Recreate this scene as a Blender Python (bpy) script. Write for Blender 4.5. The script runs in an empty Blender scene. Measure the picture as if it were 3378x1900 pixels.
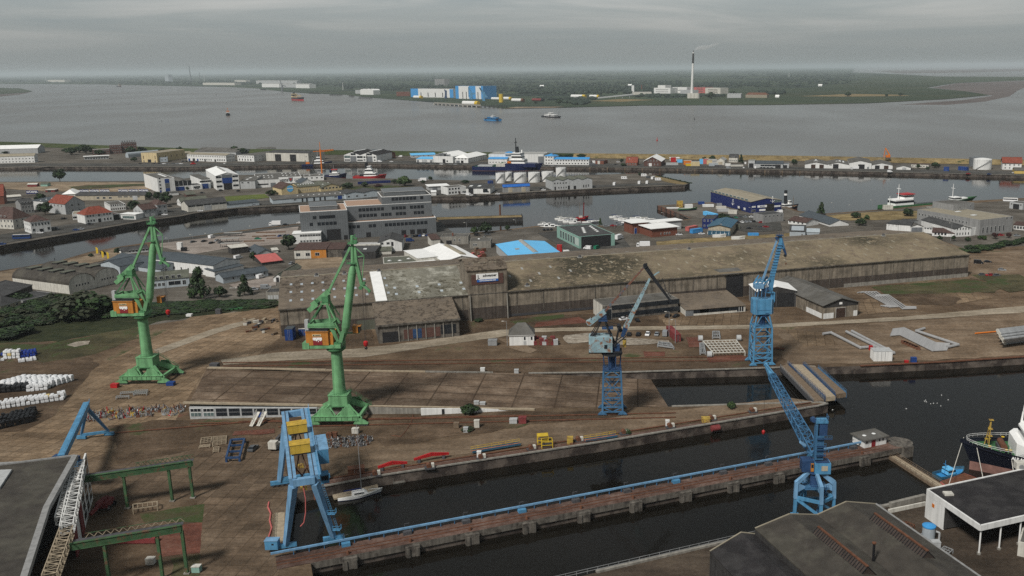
import bpy,bmesh,math,random
from mathutils import Vector as Vc,Matrix
tp_=tuple;enu=enumerate;rg_=range
from mathutils.geometry import tessellate_polygon as tz
random.seed(7)
R=math.radians
def SV(n,k,v):n.inputs[k].default_value=v
scene=bpy.context.scene
COL=scene.collection
CAMZ=110.0
F,CX,CY=2322.0,1525.0,724.45
TH=math.atan((CY-172.4)/F)
ROLL=-.0096
CAMR=(Matrix.Rotation(math.pi/2-TH,4,'X')@Matrix.Rotation(ROLL,4,'Z')).to_3x3()
cam=bpy.data.cameras.new('camera')
cam.sensor_width=36
cam.lens=36*F/2576
cam.shift_x=-(CX-1288)/2576
cam.clip_start=1
cam.clip_end=200000
camo=bpy.data.objects.new('camera',cam)
COL.objects.link(camo)
camo.matrix_world=Matrix.Translation((0,0,CAMZ))@CAMR.to_4x4()
scene.camera=camo
WTR=-3.0
def ZZ(z):return Vc((0,0,z))
TILES={'D':(0,0,1.31134),'A':(0,190,.32803),'B':(845,190,.32803),'C':(1690,130,.32803),'E':(2533,190,.32803),'F1':(0,450,.28302),'F2':(500,450,.28302),'F3':(1000,450,.28302),'F4':(1550,450,.28302),'F5':(2050,450,.28302),'F6':(2600,450,.30202),'G1':(0,780,.33128),'G2':(600,780,.33128),'G3':(1200,780,.33128),'G4':(1850,780,.33128),'G5':(2400,780,.37966),'H1':(0,1220,.46917),'H2':(600,1220,.46917),'H3':(1250,1200,.34499),'H4':(1900,1150,.37951),'H5':(2550,1250,.44854),'K1':(1900,840,.38631),'K2':(2380,760,.33113),'K3':(0,1150,.18634),'K4':(2900,1220,.46909),'K5':(990,770,.27607),'K6':(2560,1360,.24845)}
def uv(t,x,y):
 a,b,s=TILES[t]
 return(a+x*s)*.76256,(b+y*s)*.76256
def ray(t,x,y):
 u,v=uv(t,x,y)
 return CAMR@Vc(((u-CX)/F,-(v-CY)/F,-1))
def g(t,x,y,z=.0):
 d=ray(t,x,y)
 k=(z-CAMZ)/d.z
 return Vc((d.x*k,d.y*k,z))
def vp(t,x,y,Y0):
 d=ray(t,x,y)
 k=Y0/d.y
 return Vc((d.x*k,Y0,CAMZ+d.z*k))
def hz(t,base,top,z0=.0):
 b=g(t,base[0],base[1],z0)
 d=ray(t,top[0],top[1])
 k=math.hypot(b.x,b.y)/math.hypot(d.x,d.y)
 return CAMZ+d.z*k
MATS={}
NODES=dict(noise='ShaderNodeTexNoise',mrange='ShaderNodeMapRange',geom='ShaderNodeNewGeometry',coord='ShaderNodeTexCoord',vecxform='ShaderNodeMapping',mix='ShaderNodeMix',rgb='ShaderNodeRGB',bump='ShaderNodeBump',vmath='ShaderNodeVectorMath',math='ShaderNodeMath',sepxyz='ShaderNodeSeparateXYZ',combxyz='ShaderNodeCombineXYZ',ramp='ShaderNodeValToRGB',brick='ShaderNodeTexBrick',wave='ShaderNodeTexWave',skytex='ShaderNodeTexSky',volume='ShaderNodeVolumePrincipled')
def nd(nt,typ,**kw):
 n=nt.nodes.new(NODES[typ])
 for k,v in kw.items():setattr(n,k,v)
 return n
def mt_(name,col,ro_=.75,var=.18,scale=.6,sk_=.0,c2_=None,a2_=.5,s2_=.25,metal=.0,bump=.0,world=False,det=4.0):
 if name in MATS:return MATS[name]
 m=bpy.data.materials.new(name);m.use_nodes=True
 nt=m.node_tree;L=nt.links.new
 b=nt.nodes['Principled BSDF']
 SV(b,'Roughness',ro_)
 SV(b,'Metallic',metal)
 SV(b,'Specular IOR Level',.3)
 if world:co=nd(nt,'geom').outputs['Position']
 else:co=nd(nt,'coord').outputs['Object']
 n1=nd(nt,'noise');SV(n1,'Scale',scale);SV(n1,'Detail',det)
 L(co,n1.inputs['Vector'])
 mr=nd(nt,'mrange');SV(mr,1,.3);SV(mr,2,.7)
 SV(mr,3,1-var);SV(mr,4,1+var*.6)
 L(n1.outputs['Fac'],mr.inputs[0])
 rgb=nd(nt,'rgb');rgb.outputs[0].default_value=(*col,1)
 src=rgb.outputs[0]
 if c2_:
  n2=nd(nt,'noise');SV(n2,'Scale',s2_);SV(n2,'Detail',6);SV(n2,'Roughness',.65)
  L(co,n2.inputs['Vector'])
  r2=nd(nt,'mrange');SV(r2,1,.62-.3*a2_);SV(r2,2,.72-.3*a2_)
  L(n2.outputs['Fac'],r2.inputs[0])
  mx=nd(nt,'mix',data_type='RGBA');SV(mx,7,(*c2_,1))
  L(r2.outputs[0],mx.inputs[0]);L(src,mx.inputs[6]);src=mx.outputs[2]
 mu=nd(nt,'mix',data_type='RGBA',blend_type='MULTIPLY');SV(mu,0,1)
 L(src,mu.inputs[6]);L(mr.outputs[0],mu.inputs[7]);src=mu.outputs[2]
 if sk_:
  mp=nd(nt,'vecxform');SV(mp,'Scale',(1.1,1.1,.06))
  L(co,mp.inputs['Vector'])
  n3=nd(nt,'noise');SV(n3,'Scale',1.0);SV(n3,'Detail',3)
  L(mp.outputs[0],n3.inputs['Vector'])
  r3=nd(nt,'mrange');SV(r3,1,.4);SV(r3,2,.7);SV(r3,3,1);SV(r3,4,1-sk_)
  L(n3.outputs['Fac'],r3.inputs[0])
  m3=nd(nt,'mix',data_type='RGBA',blend_type='MULTIPLY');SV(m3,0,1)
  L(src,m3.inputs[6]);L(r3.outputs[0],m3.inputs[7]);src=m3.outputs[2]
 L(src,b.inputs['Base Color'])
 if bump:
  bp=nd(nt,'bump');SV(bp,'Strength',bump)
  L(n1.outputs['Fac'],bp.inputs['Height']);L(bp.outputs[0],b.inputs['Normal'])
 MATS[name]=m
 return m
M={}
def D(name,*a,**k):M[name]=mt_(name,*a,**k)
D('white',(.72,.72,.70),sk_=.22,var=.08,scale=.2)
D('wcl',(.82,.82,.80),var=.05,ro_=.5)
D('ofw',(.58,.56,.50),sk_=.3,var=.12)
D('cream',(.58,.47,.27),sk_=.2,var=.1)
D('yellow_wall',(.56,.40,.12),sk_=.2,var=.12)
D('beige',(.42,.37,.28),sk_=.25,var=.12)
D('gwl',(.27,.27,.265),sk_=.25,var=.12)
D('lgy',(.42,.43,.43),sk_=.2,var=.1)
D('bgy',(.36,.40,.43),sk_=.15,var=.1)
D('pbw',(.42,.47,.50),sk_=.15,var=.1)
D('con',(.26,.245,.215),sk_=.35,var=.22)
D('ocn',(.15,.135,.115),sk_=.5,var=.3,c2_=(.08,.07,.06),a2_=.4,s2_=.4)
D('brick',(.17,.062,.04),var=.25,scale=1.5)
D('dbk',(.10,.05,.04),var=.25,scale=1.5)
D('navy',(.012,.022,.11),var=.15,ro_=.45)
D('teal_wall',(.24,.40,.34),var=.08,sk_=.15)
D('dwl',(.045,.043,.042),var=.25,sk_=.3)
D('zinc',(.135,.145,.152),var=.12,scale=.3,ro_=.5)
D('shed_wall',(.25,.212,.165),sk_=.5,var=.3,c2_=(.15,.128,.10),a2_=.4,s2_=.3)
D('shed_wall_dark',(.075,.06,.05),sk_=.45,var=.25)
D('rgy',(.12,.115,.105),var=.28,scale=.25,c2_=(.085,.08,.07),s2_=.12)
D('rdk',(.055,.055,.055),var=.3,scale=.3)
D('roof_black',(.022,.02,.021),var=.35,scale=.3,c2_=(.03,.028,.028),s2_=.15)
D('rsl',(.062,.075,.086),var=.2,scale=.4)
D('rpl',(.30,.30,.285),var=.18,scale=.3)
D('rtn',(.27,.24,.18),var=.18,scale=.3)
D('rwh',(.80,.80,.78),var=.08,scale=.3,ro_=.6)
D('roof_red',(.20,.05,.03),var=.3,scale=.6)
D('rbn',(.075,.045,.038),var=.3,scale=.5)
D('rpk',(.45,.12,.11),var=.15)
D('rcy',(.13,.47,.80),var=.06,scale=.2,ro_=.5)
D('roof_blue',(.02,.12,.42),var=.15,ro_=.5)
D('rbl',(.05,.27,.58),var=.12,ro_=.5)
D('rte',(.035,.10,.155),var=.15,ro_=.5)
D('rgn',(.105,.11,.085),var=.25,scale=.3)
D('hall_roof',(.048,.042,.035),var=.28,scale=.35,c2_=(.066,.06,.048),s2_=.12)
D('terrace',(.36,.24,.17),var=.12)
D('skylight',(.72,.73,.72),var=.1,ro_=.4)
D('glass',(.018,.022,.027),ro_=.12,var=.3,scale=.4)
D('glass_pale',(.10,.14,.14),ro_=.2,var=.3,scale=.4)
D('frame',(.62,.62,.60),var=.08)
D('fdk',(.05,.05,.055),var=.1)
D('dgy',(.17,.18,.19),var=.15,sk_=.2)
D('ddk',(.02,.02,.022),var=.3)
D('dbl',(.015,.05,.20),var=.2,ro_=.5)
D('dbn',(.05,.03,.022),var=.3)
D('door_red',(.22,.02,.025),var=.2)
D('crane_green',(.165,.375,.18),var=.25,scale=.35,ro_=.55,sk_=.3)
D('crane_green_dark',(.07,.20,.09),var=.25,scale=.4,ro_=.55)
D('cbl',(.085,.26,.44),var=.2,scale=.4,ro_=.45,sk_=.25)
D('cbm',(.055,.155,.285),var=.2,scale=.5,ro_=.5,sk_=.3)
D('cnv',(.025,.06,.14),var=.3,scale=.6,ro_=.5)
D('cbk',(.018,.02,.024),var=.3,scale=.6)
D('crane_pale',(.25,.37,.41),var=.25,scale=.5,c2_=(.22,.10,.05),a2_=.35,s2_=.7)
D('crane_rust',(.16,.075,.05),var=.3,scale=.8,c2_=(.10,.13,.16),a2_=.4,s2_=.6)
D('gbl',(.17,.335,.52),var=.18,scale=.35,ro_=.42,sk_=.25)
D('trolley_yellow',(.55,.36,.05),var=.18,ro_=.5,sk_=.3)
D('hor',(.50,.205,.04),var=.15,ro_=.5,sk_=.2)
D('trestle_green',(.045,.10,.045),var=.3,scale=.6,c2_=(.12,.07,.04),a2_=.3,s2_=.7)
D('red',(.40,.018,.02),var=.2,ro_=.45)
D('rdl',(.20,.04,.04),var=.25,sk_=.3)
D('orange',(.60,.17,.02),var=.15,ro_=.5)
D('yellow',(.58,.40,.03),var=.2,ro_=.5)
D('yru',(.42,.29,.06),var=.3,scale=1.2,c2_=(.16,.08,.04),a2_=.4,s2_=.8)
D('steel',(.33,.34,.345),var=.2,ro_=.4,metal=.3)
D('sdk',(.07,.07,.075),var=.3,scale=1)
D('pipe_lagged',(.30,.30,.30),var=.12,ro_=.45,scale=.8)
D('rust',(.13,.055,.03),var=.35,scale=1)
D('timber',(.17,.125,.085),var=.3,scale=1.2)
D('tpl',(.34,.28,.20),var=.25,scale=1)
D('wire',(.03,.03,.033),var=.1)
D('black',(.012,.012,.014),var=.2,ro_=.5)
D('tyre',(.012,.012,.012),var=.2,ro_=.9)
D('snv',(.010,.018,.07),var=.2,ro_=.35)
D('sbk',(.010,.012,.022),var=.25,ro_=.4)
D('ship_red',(.36,.025,.03),var=.2,ro_=.4)
D('antifoul',(.22,.12,.10),var=.3,ro_=.6)
D('dgn',(.04,.13,.05),var=.25,ro_=.6)
D('deck_blue',(.03,.22,.48),var=.2)
D('deck_brown',(.16,.10,.06),var=.25)
D('bwh',(.70,.71,.72),var=.14,scale=1.2,ro_=.45)
D('bale_cream',(.62,.48,.20),var=.14,scale=1.2,ro_=.45)
D('bale_blue',(.02,.05,.30),var=.3,scale=1.2,ro_=.4)
D('bale_black',(.012,.012,.013),var=.4,scale=1.2,ro_=.4)
D('leaf_dark',(.020,.034,.016),var=.45,scale=.5,ro_=.7)
D('leaf_mid',(.030,.058,.018),var=.45,scale=.4,ro_=.7)
D('leaf_olive',(.038,.046,.024),var=.45,scale=.35,ro_=.7)
D('leaf_light',(.05,.085,.025),var=.4,scale=.4,ro_=.7)
D('leaf_red',(.05,.02,.018),var=.4,scale=.5,ro_=.7)
D('far_leaf',(.022,.036,.026),var=.3,scale=.02,ro_=.9)
D('bark',(.06,.045,.032),var=.3,scale=2)
D('quay_wall',(.11,.09,.075),var=.4,scale=.35,world=True,c2_=(.045,.035,.03),a2_=.55,s2_=.18)
D('brick_quay',(.16,.08,.055),var=.4,scale=.5,world=True,c2_=(.07,.05,.04),a2_=.4,s2_=.3)
D('cwh',(.75,.75,.75),var=.04,ro_=.3)
D('car_silver',(.36,.38,.40),var=.04,ro_=.3,metal=.4)
D('car_black',(.012,.012,.014),var=.1,ro_=.25)
D('car_grey',(.09,.095,.10),var=.1,ro_=.3)
D('car_blue',(.02,.05,.16),var=.1,ro_=.3)
D('car_red',(.30,.015,.02),var=.1,ro_=.3)
D('car_green',(.02,.16,.09),var=.1,ro_=.3)
class MQ:
 def __init__(s):s.v=[];s.f=[];s.mi=[];s.m=[]
 def mid(s,m):
  if isinstance(m,str):m=M[m]
  if m not in s.m:s.m.append(m)
  return s.m.index(m)
 def add(s,vs,fs,m):
  o=len(s.v);k=s.mid(m)
  s.v+=[tp_(v)for v in vs]
  for f in fs:s.f.append([o+i for i in f]);s.mi.append(k)
  return s
 def box(s,x0,x1,y0,y1,z0,z1,m,t=None):
  vs=[Vc((x,y,z))for z in(z0,z1)for x,y in((x0,y0),(x1,y0),(x1,y1),(x0,y1))]
  if t:vs=[t@v for v in vs]
  return s.add(vs,[(3,2,1,0),(4,5,6,7),(0,1,5,4),(1,2,6,5),(2,3,7,6),(3,0,4,7)],m)
 def bar(s,p,q,w,h,m,up=(0,0,1),w2=None,h2=None):
  p,q=Vc(p),Vc(q);d=(q-p).normalized();up=Vc(up)
  if abs(d.dot(up))>.98:up=Vc((0,1,0))
  x=d.cross(up).normalized();y=x.cross(d).normalized()
  w2=w2 or w;h2=h2 or h
  vs=[]
  for c,a,b in((p,w/2,h/2),(q,w2/2,h2/2)):
   vs+=[c-x*a-y*b,c+x*a-y*b,c+x*a+y*b,c-x*a+y*b]
  return s.add(vs,[(3,2,1,0),(4,5,6,7),(0,1,5,4),(1,2,6,5),(2,3,7,6),(3,0,4,7)],m)
 def cyl(s,p,q,r0,r1=None,n=12,m='steel',cap=True):
  p,q=Vc(p),Vc(q);d=(q-p).normalized();r1=r0 if r1 is None else r1
  up=ZZ(1)if abs(d.z)<.95 else Vc((0,1,0))
  x=d.cross(up).normalized();y=x.cross(d).normalized();vs=[]
  for c,r in((p,r0),(q,r1)):
   for i in rg_(n):
    a=2*math.pi*i/n
    vs.append(c+x*(r*math.cos(a))+y*(r*math.sin(a)))
  fs=[(i,(i+1)%n,n+(i+1)%n,n+i)for i in rg_(n)]
  if cap:fs+=[tp_(rg_(n-1,-1,-1)),tp_(rg_(n,2*n))]
  return s.add(vs,fs,m)
 def lth(s,c,prof,n,m):
  vs=[];c=Vc(c)
  for r,z in prof:
   for i in rg_(n):
    a=2*math.pi*i/n;vs.append(c+Vc((r*math.cos(a),r*math.sin(a),z)))
  fs=[]
  for j in rg_(len(prof)-1):
   for i in rg_(n):fs.append((j*n+i,j*n+(i+1)%n,(j+1)*n+(i+1)%n,(j+1)*n+i))
  fs+=[tp_(rg_(n-1,-1,-1)),tp_(rg_((len(prof)-1)*n,len(prof)*n))]
  return s.add(vs,fs,m)
 def psm(s,pts,d,m):
  n=len(pts);d=Vc(d);P=[Vc(p)for p in pts]
  vs=P+[p+d for p in P]
  tri=tz([P])
  fs=[tp_(t)for t in tri]+[tp_(i+n for i in t[::-1])for t in tri]
  fs+=[(i,(i+1)%n,n+(i+1)%n,n+i)for i in rg_(n)]
  return s.add(vs,fs,m)
 def tube(s,pts,r,n,m):
  for a,b in zip(pts,pts[1:]):s.cyl(a,b,r,None,n,m)
  return s
 def mesh(s,name,smooth=True):
  me=bpy.data.meshes.new(name)
  me.from_pydata(s.v,[],s.f)
  for m in s.m:me.materials.append(m)
  me.polygons.foreach_set('material_index',s.mi)
  bm=bmesh.new();bm.from_mesh(me)
  bmesh.ops.recalc_face_normals(bm,faces=bm.faces)
  bm.to_mesh(me);bm.free()
  if smooth:
   me.polygons.foreach_set('use_smooth',[True]*len(me.polygons))
   me.set_sharp_from_angle(angle=R(32))
  return me
 def bd(s,name,parent=None,loc=(0,0,0),rz=0,label=None,smooth=True):
  return link(name,s.mesh(name,smooth),parent,loc,rz,label)
def link(name,me,parent=None,loc=(0,0,0),rz=0,label=None):
 o=bpy.data.objects.new(name,me);COL.objects.link(o)
 o.location=loc;o.rotation_euler=(0,0,rz)
 if parent:o.parent=parent
 if label:o['label']=label
 return o
def tag(o,label,cat,group=None):
 o['label']=label;o['category']=cat
 if group:o['group']=group
 return o
def thg(name,label,cat,loc=(0,0,0),rz=0,group=None):
 return tag(link(name,None,None,loc,rz),label,cat,group)
def st_(o,kind='structure'):
 o['kind']=kind;return o
KIDS={}
def kids(o):
 return[c for c in list(COL.objects)if c.parent==o]
def dup(rtt,loc,rz,label,group=None,scale=None,kd=None):
 r=rtt.copy();COL.objects.link(r);r.location=loc;r.rotation_euler=(0,0,rz)
 if scale:r.scale=(scale,)*3 if not hasattr(scale,'__len__')else scale
 r['label']=label
 if group:r['group']=group
 for ch in(kd if kd is not None else kids(rtt)):
  c=ch.copy();COL.objects.link(c);c.parent=r
  for gch in(kids(ch)if kd is None else()):
   d=gch.copy();COL.objects.link(d);d.parent=c
 return r
def paint(o,m):
 if o.data and o.data.materials:
  o.material_slots[0].link='OBJECT';o.material_slots[0].material=M[m]if isinstance(m,str)else m
def yaw(a,b):return math.atan2(b.y-a.y,b.x-a.x)
w=bpy.data.worlds.new('World');scene.world=w;w.use_nodes=True
nt=w.node_tree;L=nt.links.new;bg=nt.nodes['Background']
SUN_EL,SUN_AZ=48.0,212.0
sky=nd(nt,'skytex',sky_type='NISHITA');sky.sun_disc=False
sky.sun_elevation=R(SUN_EL);sky.sun_rotation=R(SUN_AZ);sky.air_density=1.2;sky.dust_density=3
tc=nd(nt,'coord')
sp=nd(nt,'sepxyz');L(tc.outputs['Generated'],sp.inputs[0])
mp=nd(nt,'vecxform');SV(mp,'Scale',(2.6,2.6,34));SV(mp,'Rotation',(0,R(1.2),0));SV(mp,'Location',(3.1,1.7,0))
L(tc.outputs['Generated'],mp.inputs[0])
n1=nd(nt,'noise');SV(n1,'Scale',1.0);SV(n1,'Detail',7);SV(n1,'Roughness',.55);SV(n1,'Distortion',.5)
L(mp.outputs[0],n1.inputs['Vector'])
cr=nd(nt,'ramp');L(n1.outputs['Fac'],cr.inputs[0])
e=cr.color_ramp.elements
e[0].position=.37;e[0].color=(1.85,2.16,2.3,1)
e[1].position=.63;e[1].color=(3.3,3.34,3.28,1)
x=e.new(.50);x.color=(2.35,2.56,2.6,1)
hr=nd(nt,'mrange');L(sp.outputs[2],hr.inputs[0]);SV(hr,1,.005);SV(hr,2,.07)
hm=nd(nt,'mix',data_type='RGBA');L(hr.outputs[0],hm.inputs[0]);SV(hm,6,(1.62,1.76,1.74,1));L(cr.outputs[0],hm.inputs[7])
mx=nd(nt,'mix',data_type='RGBA');SV(mx,0,.9)
L(sky.outputs[0],mx.inputs[6]);L(hm.outputs[2],mx.inputs[7]);zd=nd(nt,'mrange');L(sp.outputs[2],zd.inputs[0])
for i,q in enu((.09,.30,1,.55)):SV(zd,i+1,q)
mz=nd(nt,'mix',data_type='RGBA',blend_type='MULTIPLY');SV(mz,0,1);L(mx.outputs[2],mz.inputs[6]);L(zd.outputs[0],mz.inputs[7]);L(mz.outputs[2],bg.inputs[0])
SV(bg,1,.10)
sun=bpy.data.lights.new('sun','SUN');sun.energy=2.35;sun.angle=R(10);sun.color=(1,.965,.91)
suno=bpy.data.objects.new('sun',sun);COL.objects.link(suno)
sd=Vc((math.sin(R(SUN_AZ))*math.cos(R(SUN_EL)),math.cos(R(SUN_AZ))*math.cos(R(SUN_EL)),math.sin(R(SUN_EL))))
suno.rotation_euler=sd.to_track_quat('Z','Y').to_euler();suno.location=(0,0,400)
vs_=scene.view_settings;vs_.view_transform='Standard';vs_.look='None';vs_.exposure=.62;vs_.gamma=1
hzm=bpy.data.materials.new('haze');hzm.use_nodes=True;nt=hzm.node_tree
nt.nodes.remove(nt.nodes['Principled BSDF'])
pv=nd(nt,'volume');SV(pv,'Color',(.83,.92,.97,1));SV(pv,'Density',4.2e-5);SV(pv,'Anisotropy',.1)
nt.links.new(pv.outputs[0],nt.nodes['Material Output'].inputs['Volume'])
b=MQ();b.box(-70000,70000,-2500,95000,-11.0,216,hzm)
HAZE=st_(b.bd('haze'),'stuff')
scene.cycles.volume_bounces=1;scene.cycles.max_bounces=5;scene.cycles.diffuse_bounces=2;scene.cycles.glossy_bounces=2;scene.cycles.transmission_bounces=2
scene.cycles.transparent_max_bounces=4
scene.cycles.use_denoising=False
def water_mat(name,col,ro_,b1,b2,s1,s2):
 m=bpy.data.materials.new(name);m.use_nodes=True;nt=m.node_tree;L=nt.links.new
 p=nt.nodes['Principled BSDF'];SV(p,'Base Color',(*col,1));SV(p,'Roughness',ro_);p.inputs['IOR'].default_value=1.33 if 'r'==name[0]else 1.27
 ge=nd(nt,'geom')
 mpn=nd(nt,'vecxform');SV(mpn,'Scale',(1,.45,1));SV(mpn,'Rotation',(0,0,R(-12)));L(ge.outputs['Position'],mpn.inputs[0])
 a=nd(nt,'noise');SV(a,'Scale',s1);SV(a,'Detail',4);L(mpn.outputs[0],a.inputs['Vector'])
 bp=nd(nt,'bump');SV(bp,'Strength',b1);SV(bp,'Distance',.3);L(a.outputs['Fac'],bp.inputs['Height'])
 L(bp.outputs[0],p.inputs['Normal'])
 c=nd(nt,'noise');SV(c,'Scale',s2);SV(c,'Detail',5);L(mpn.outputs[0],c.inputs['Vector'])
 r=nd(nt,'mrange');SV(r,1,.35);SV(r,2,.65);SV(r,3,1-b2);SV(r,4,1+b2)
 L(c.outputs['Fac'],r.inputs[0])
 mu=nd(nt,'mix',data_type='RGBA',blend_type='MULTIPLY');SV(mu,0,1);SV(mu,6,(*col,1));L(r.outputs[0],mu.inputs[7]);L(mu.outputs[2],p.inputs['Base Color'])
 r2=nd(nt,'mrange');SV(r2,1,.35);SV(r2,2,.65);SV(r2,3,ro_*.8);SV(r2,4,ro_*1.25)
 L(c.outputs['Fac'],r2.inputs[0]);L(r2.outputs[0],p.inputs['Roughness'])
 return m
MATS['river']=M['river']=water_mat('river_water',(.105,.098,.088),.24,.35,.10,.12,.0035)
MATS['harbour']=M['harbour']=water_mat('harbour_water',(.007,.006,.0045),.07,.14,.25,.55,.02)
split=[g('D',x,y,WTR)for x,y in((-600,400),(138,402),(979,396),(1563,405),(2021,412),(2576,422),(3300,436))]
b=MQ();far=90000
top=[Vc((-60000,split[0].y,WTR))]+split+[Vc((60000,split[-1].y,WTR))]
for p,q in zip(top,top[1:]):
 b.add([p,q,Vc((q.x if abs(q.x)>50000 else q.x*1.0,-2000,WTR)),Vc((p.x,-2000,WTR))],[(0,1,2,3)],M['harbour'])
st_(b.bd('harbour_water',smooth=False))
b=MQ()
for p,q in zip(top,top[1:]):
 p2=Vc((p.x,far,WTR));q2=Vc((q.x,far,WTR))
 b.add([q,p,p2,q2],[(0,1,2,3)],M['river'])
st_(b.bd('river_water',smooth=False))
def gm_(name,cols,scale,grid=None,dirt=.35,gcol=(.05,.045,.03),gw=.012,grass=None,rot=.0,gs_=.62,macro=None):
 m=bpy.data.materials.new(name);m.use_nodes=True;nt=m.node_tree;L=nt.links.new
 p=nt.nodes['Principled BSDF'];SV(p,'Roughness',.9);SV(p,'Specular IOR Level',.15)
 ge=nd(nt,'geom');pos=ge.outputs['Position']
 def noise(s,d=6,r=.6,st=None):
  v=pos
  if st:
   mpn=nd(nt,'vecxform');SV(mpn,'Scale',st);SV(mpn,'Rotation',(0,0,rot));L(pos,mpn.inputs[0]);v=mpn.outputs[0]
  n=nd(nt,'noise');SV(n,'Scale',s);SV(n,'Detail',d);SV(n,'Roughness',r);L(v,n.inputs['Vector']);return n.outputs['Fac']
 def mixc(f,a,c,bt='MIX'):
  n=nd(nt,'mix',data_type='RGBA',blend_type=bt)
  for k,s in((0,f),(6,a),(7,c)):
   if hasattr(s,'is_linked'):L(s,n.inputs[k])
   elif k==0:SV(n,0,s)
   else:SV(n,k,(*s,1))
  return n.outputs[2]
 def rng(s,a,c,lo=.0,hi=1.0):
  n=nd(nt,'mrange');L(s,n.inputs[0]);SV(n,1,a);SV(n,2,c);SV(n,3,lo);SV(n,4,hi);return n.outputs[0]
 r=nd(nt,'ramp');L(noise(scale,8,.68),r.inputs[0])
 e=r.color_ramp.elements;e[0].position=.33;e[0].color=(*cols[0],1);e[1].position=.68;e[1].color=(*cols[2],1);x=e.new(.5);x.color=(*cols[1],1)
 src=r.outputs[0]
 big=noise(scale*.16,4,.5)
 src=mixc(1.0,src,rng(big,.35,.65,1-dirt,1+dirt*.5),'MULTIPLY')
 fine=noise(.9,6,.8)
 src=mixc(1.0,src,rng(fine,.34,.66,.68,1.28),'MULTIPLY')
 strk=noise(.12,5,.6,(.25,2.2,1))
 src=mixc(1.0,src,rng(strk,.35,.7,1.12,.72),'MULTIPLY')
 if grid:
  mpn=nd(nt,'vecxform');SV(mpn,'Rotation',(0,0,rot));L(pos,mpn.inputs[0])
  bk=nd(nt,'brick');bk.offset=0;bk.squash=1;L(mpn.outputs[0],bk.inputs['Vector'])
  SV(bk,'Color1',(1.14,1.13,1.12,1));SV(bk,'Color2',(.74,.73,.72,1));SV(bk,'Mortar',(.36,.33,.29,1))
  SV(bk,'Scale',1);bk.inputs['Brick Width'].default_value=grid[0];bk.inputs['Row Height'].default_value=grid[1]
  bk.inputs['Mortar Size'].default_value=grid[2];SV(bk,'Mortar Smooth',.3)
  src=mixc(rng(noise(.05,4),.3,.6,.45,1.0),src,mixc(1.0,src,bk.outputs['Color'],'MULTIPLY'))
 if grass:
  src=mixc(rng(noise(scale*.5,8,.7),gs_,gs_+.06),src,grass)
 if macro:
  src=mixc(rng(noise(macro[1],6,.65),macro[2],macro[2]+.05),src,macro[0])
 L(src,p.inputs['Base Color'])
 bp=nd(nt,'bump');SV(bp,'Strength',.35);SV(bp,'Distance',.3);L(fine,bp.inputs['Height']);L(bp.outputs[0],p.inputs['Normal'])
 M[name]=m
 return m
gm_('yard',[(.065,.043,.026),(.125,.086,.054),(.205,.15,.10)],.045,grass=(.055,.062,.026),gs_=.60,macro=((.15,.07,.048),.03,.66))
gm_('ddt',[(.052,.035,.022),(.092,.063,.040),(.15,.105,.07)],.09,grass=(.045,.056,.022),gs_=.58)
gm_('slabs',[(.13,.09,.056),(.20,.142,.090),(.275,.205,.138)],.06,grid=(3.6,3.6,.13),rot=R(10),grass=(.06,.062,.03),gs_=.68)
gm_('slabs_dark',[(.075,.054,.036),(.118,.084,.056),(.17,.126,.088)],.08,grid=(4.2,4.2,.10),rot=R(4))
gm_('brown_floor',[(.045,.034,.025),(.07,.053,.039),(.10,.078,.057)],.06)
gm_('bramble',[(.018,.024,.010),(.03,.036,.016),(.048,.05,.023)],.2)
gm_('slip',[(.09,.062,.043),(.15,.107,.074),(.25,.19,.14)],.10,grid=(14,7.5,.3),rot=R(2),dirt=.3)
gm_('road_tan',[(.22,.18,.13),(.30,.252,.188),(.37,.32,.25)],.08,dirt=.25)
gm_('asphalt',[(.05,.048,.044),(.072,.07,.064),(.105,.10,.092)],.08,dirt=.25)
gm_('town',[(.07,.06,.048),(.108,.096,.08),(.165,.148,.125)],.05,dirt=.3,grass=(.06,.066,.03),gs_=.66)
gm_('paving',[(.22,.185,.16),(.28,.24,.21),(.34,.30,.265)],.1,dirt=.15)
gm_('grass',[(.05,.06,.022),(.075,.085,.03),(.11,.11,.045)],.08,dirt=.2)
gm_('straw',[(.13,.095,.045),(.22,.165,.08),(.30,.23,.115)],.12,dirt=.2,grass=(.06,.065,.025),gs_=.6)
gm_('dike_green',[(.032,.047,.018),(.05,.066,.024),(.085,.092,.04)],.03,dirt=.25)
gm_('rox',[(.09,.035,.025),(.145,.058,.04),(.17,.09,.065)],.12,dirt=.3)
gm_('rubble',[(.16,.13,.10),(.30,.26,.21),(.42,.38,.32)],.5,dirt=.2)
gm_('sand',[(.17,.125,.08),(.25,.19,.13),(.33,.26,.18)],.1,dirt=.25,grass=(.08,.075,.035),gs_=.62)
gm_('marsh',[(.030,.047,.026),(.042,.060,.030),(.065,.068,.036)],.003,dirt=.3,macro=((.09,.075,.045),.004,.64))
gm_('fields',[(.028,.045,.028),(.045,.066,.036),(.07,.085,.045)],.0025,dirt=.3,macro=((.014,.024,.018),.0016,.52))
gm_('mud',[(.10,.082,.075),(.125,.105,.098),(.15,.13,.12)],.01,dirt=.2)
gm_('deck_red',[(.075,.045,.035),(.115,.07,.055),(.16,.115,.095)],.3,dirt=.3)
def land(name,pts,z,m,wm='quay_wall',bottom=-9.5,tile='D'):
 P=[g(tile,x,y,z)for x,y in pts];n=len(P);b=MQ()
 b.add(P,[tp_(t)for t in tz([P])],m)
 Q=[Vc((p.x,p.y,bottom))for p in P]
 b.add(P+Q,[(i,(i+1)%n,n+(i+1)%n,n+i)for i in rg_(n)],wm)
 o=b.bd(name,smooth=False);st_(o);return o
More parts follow.
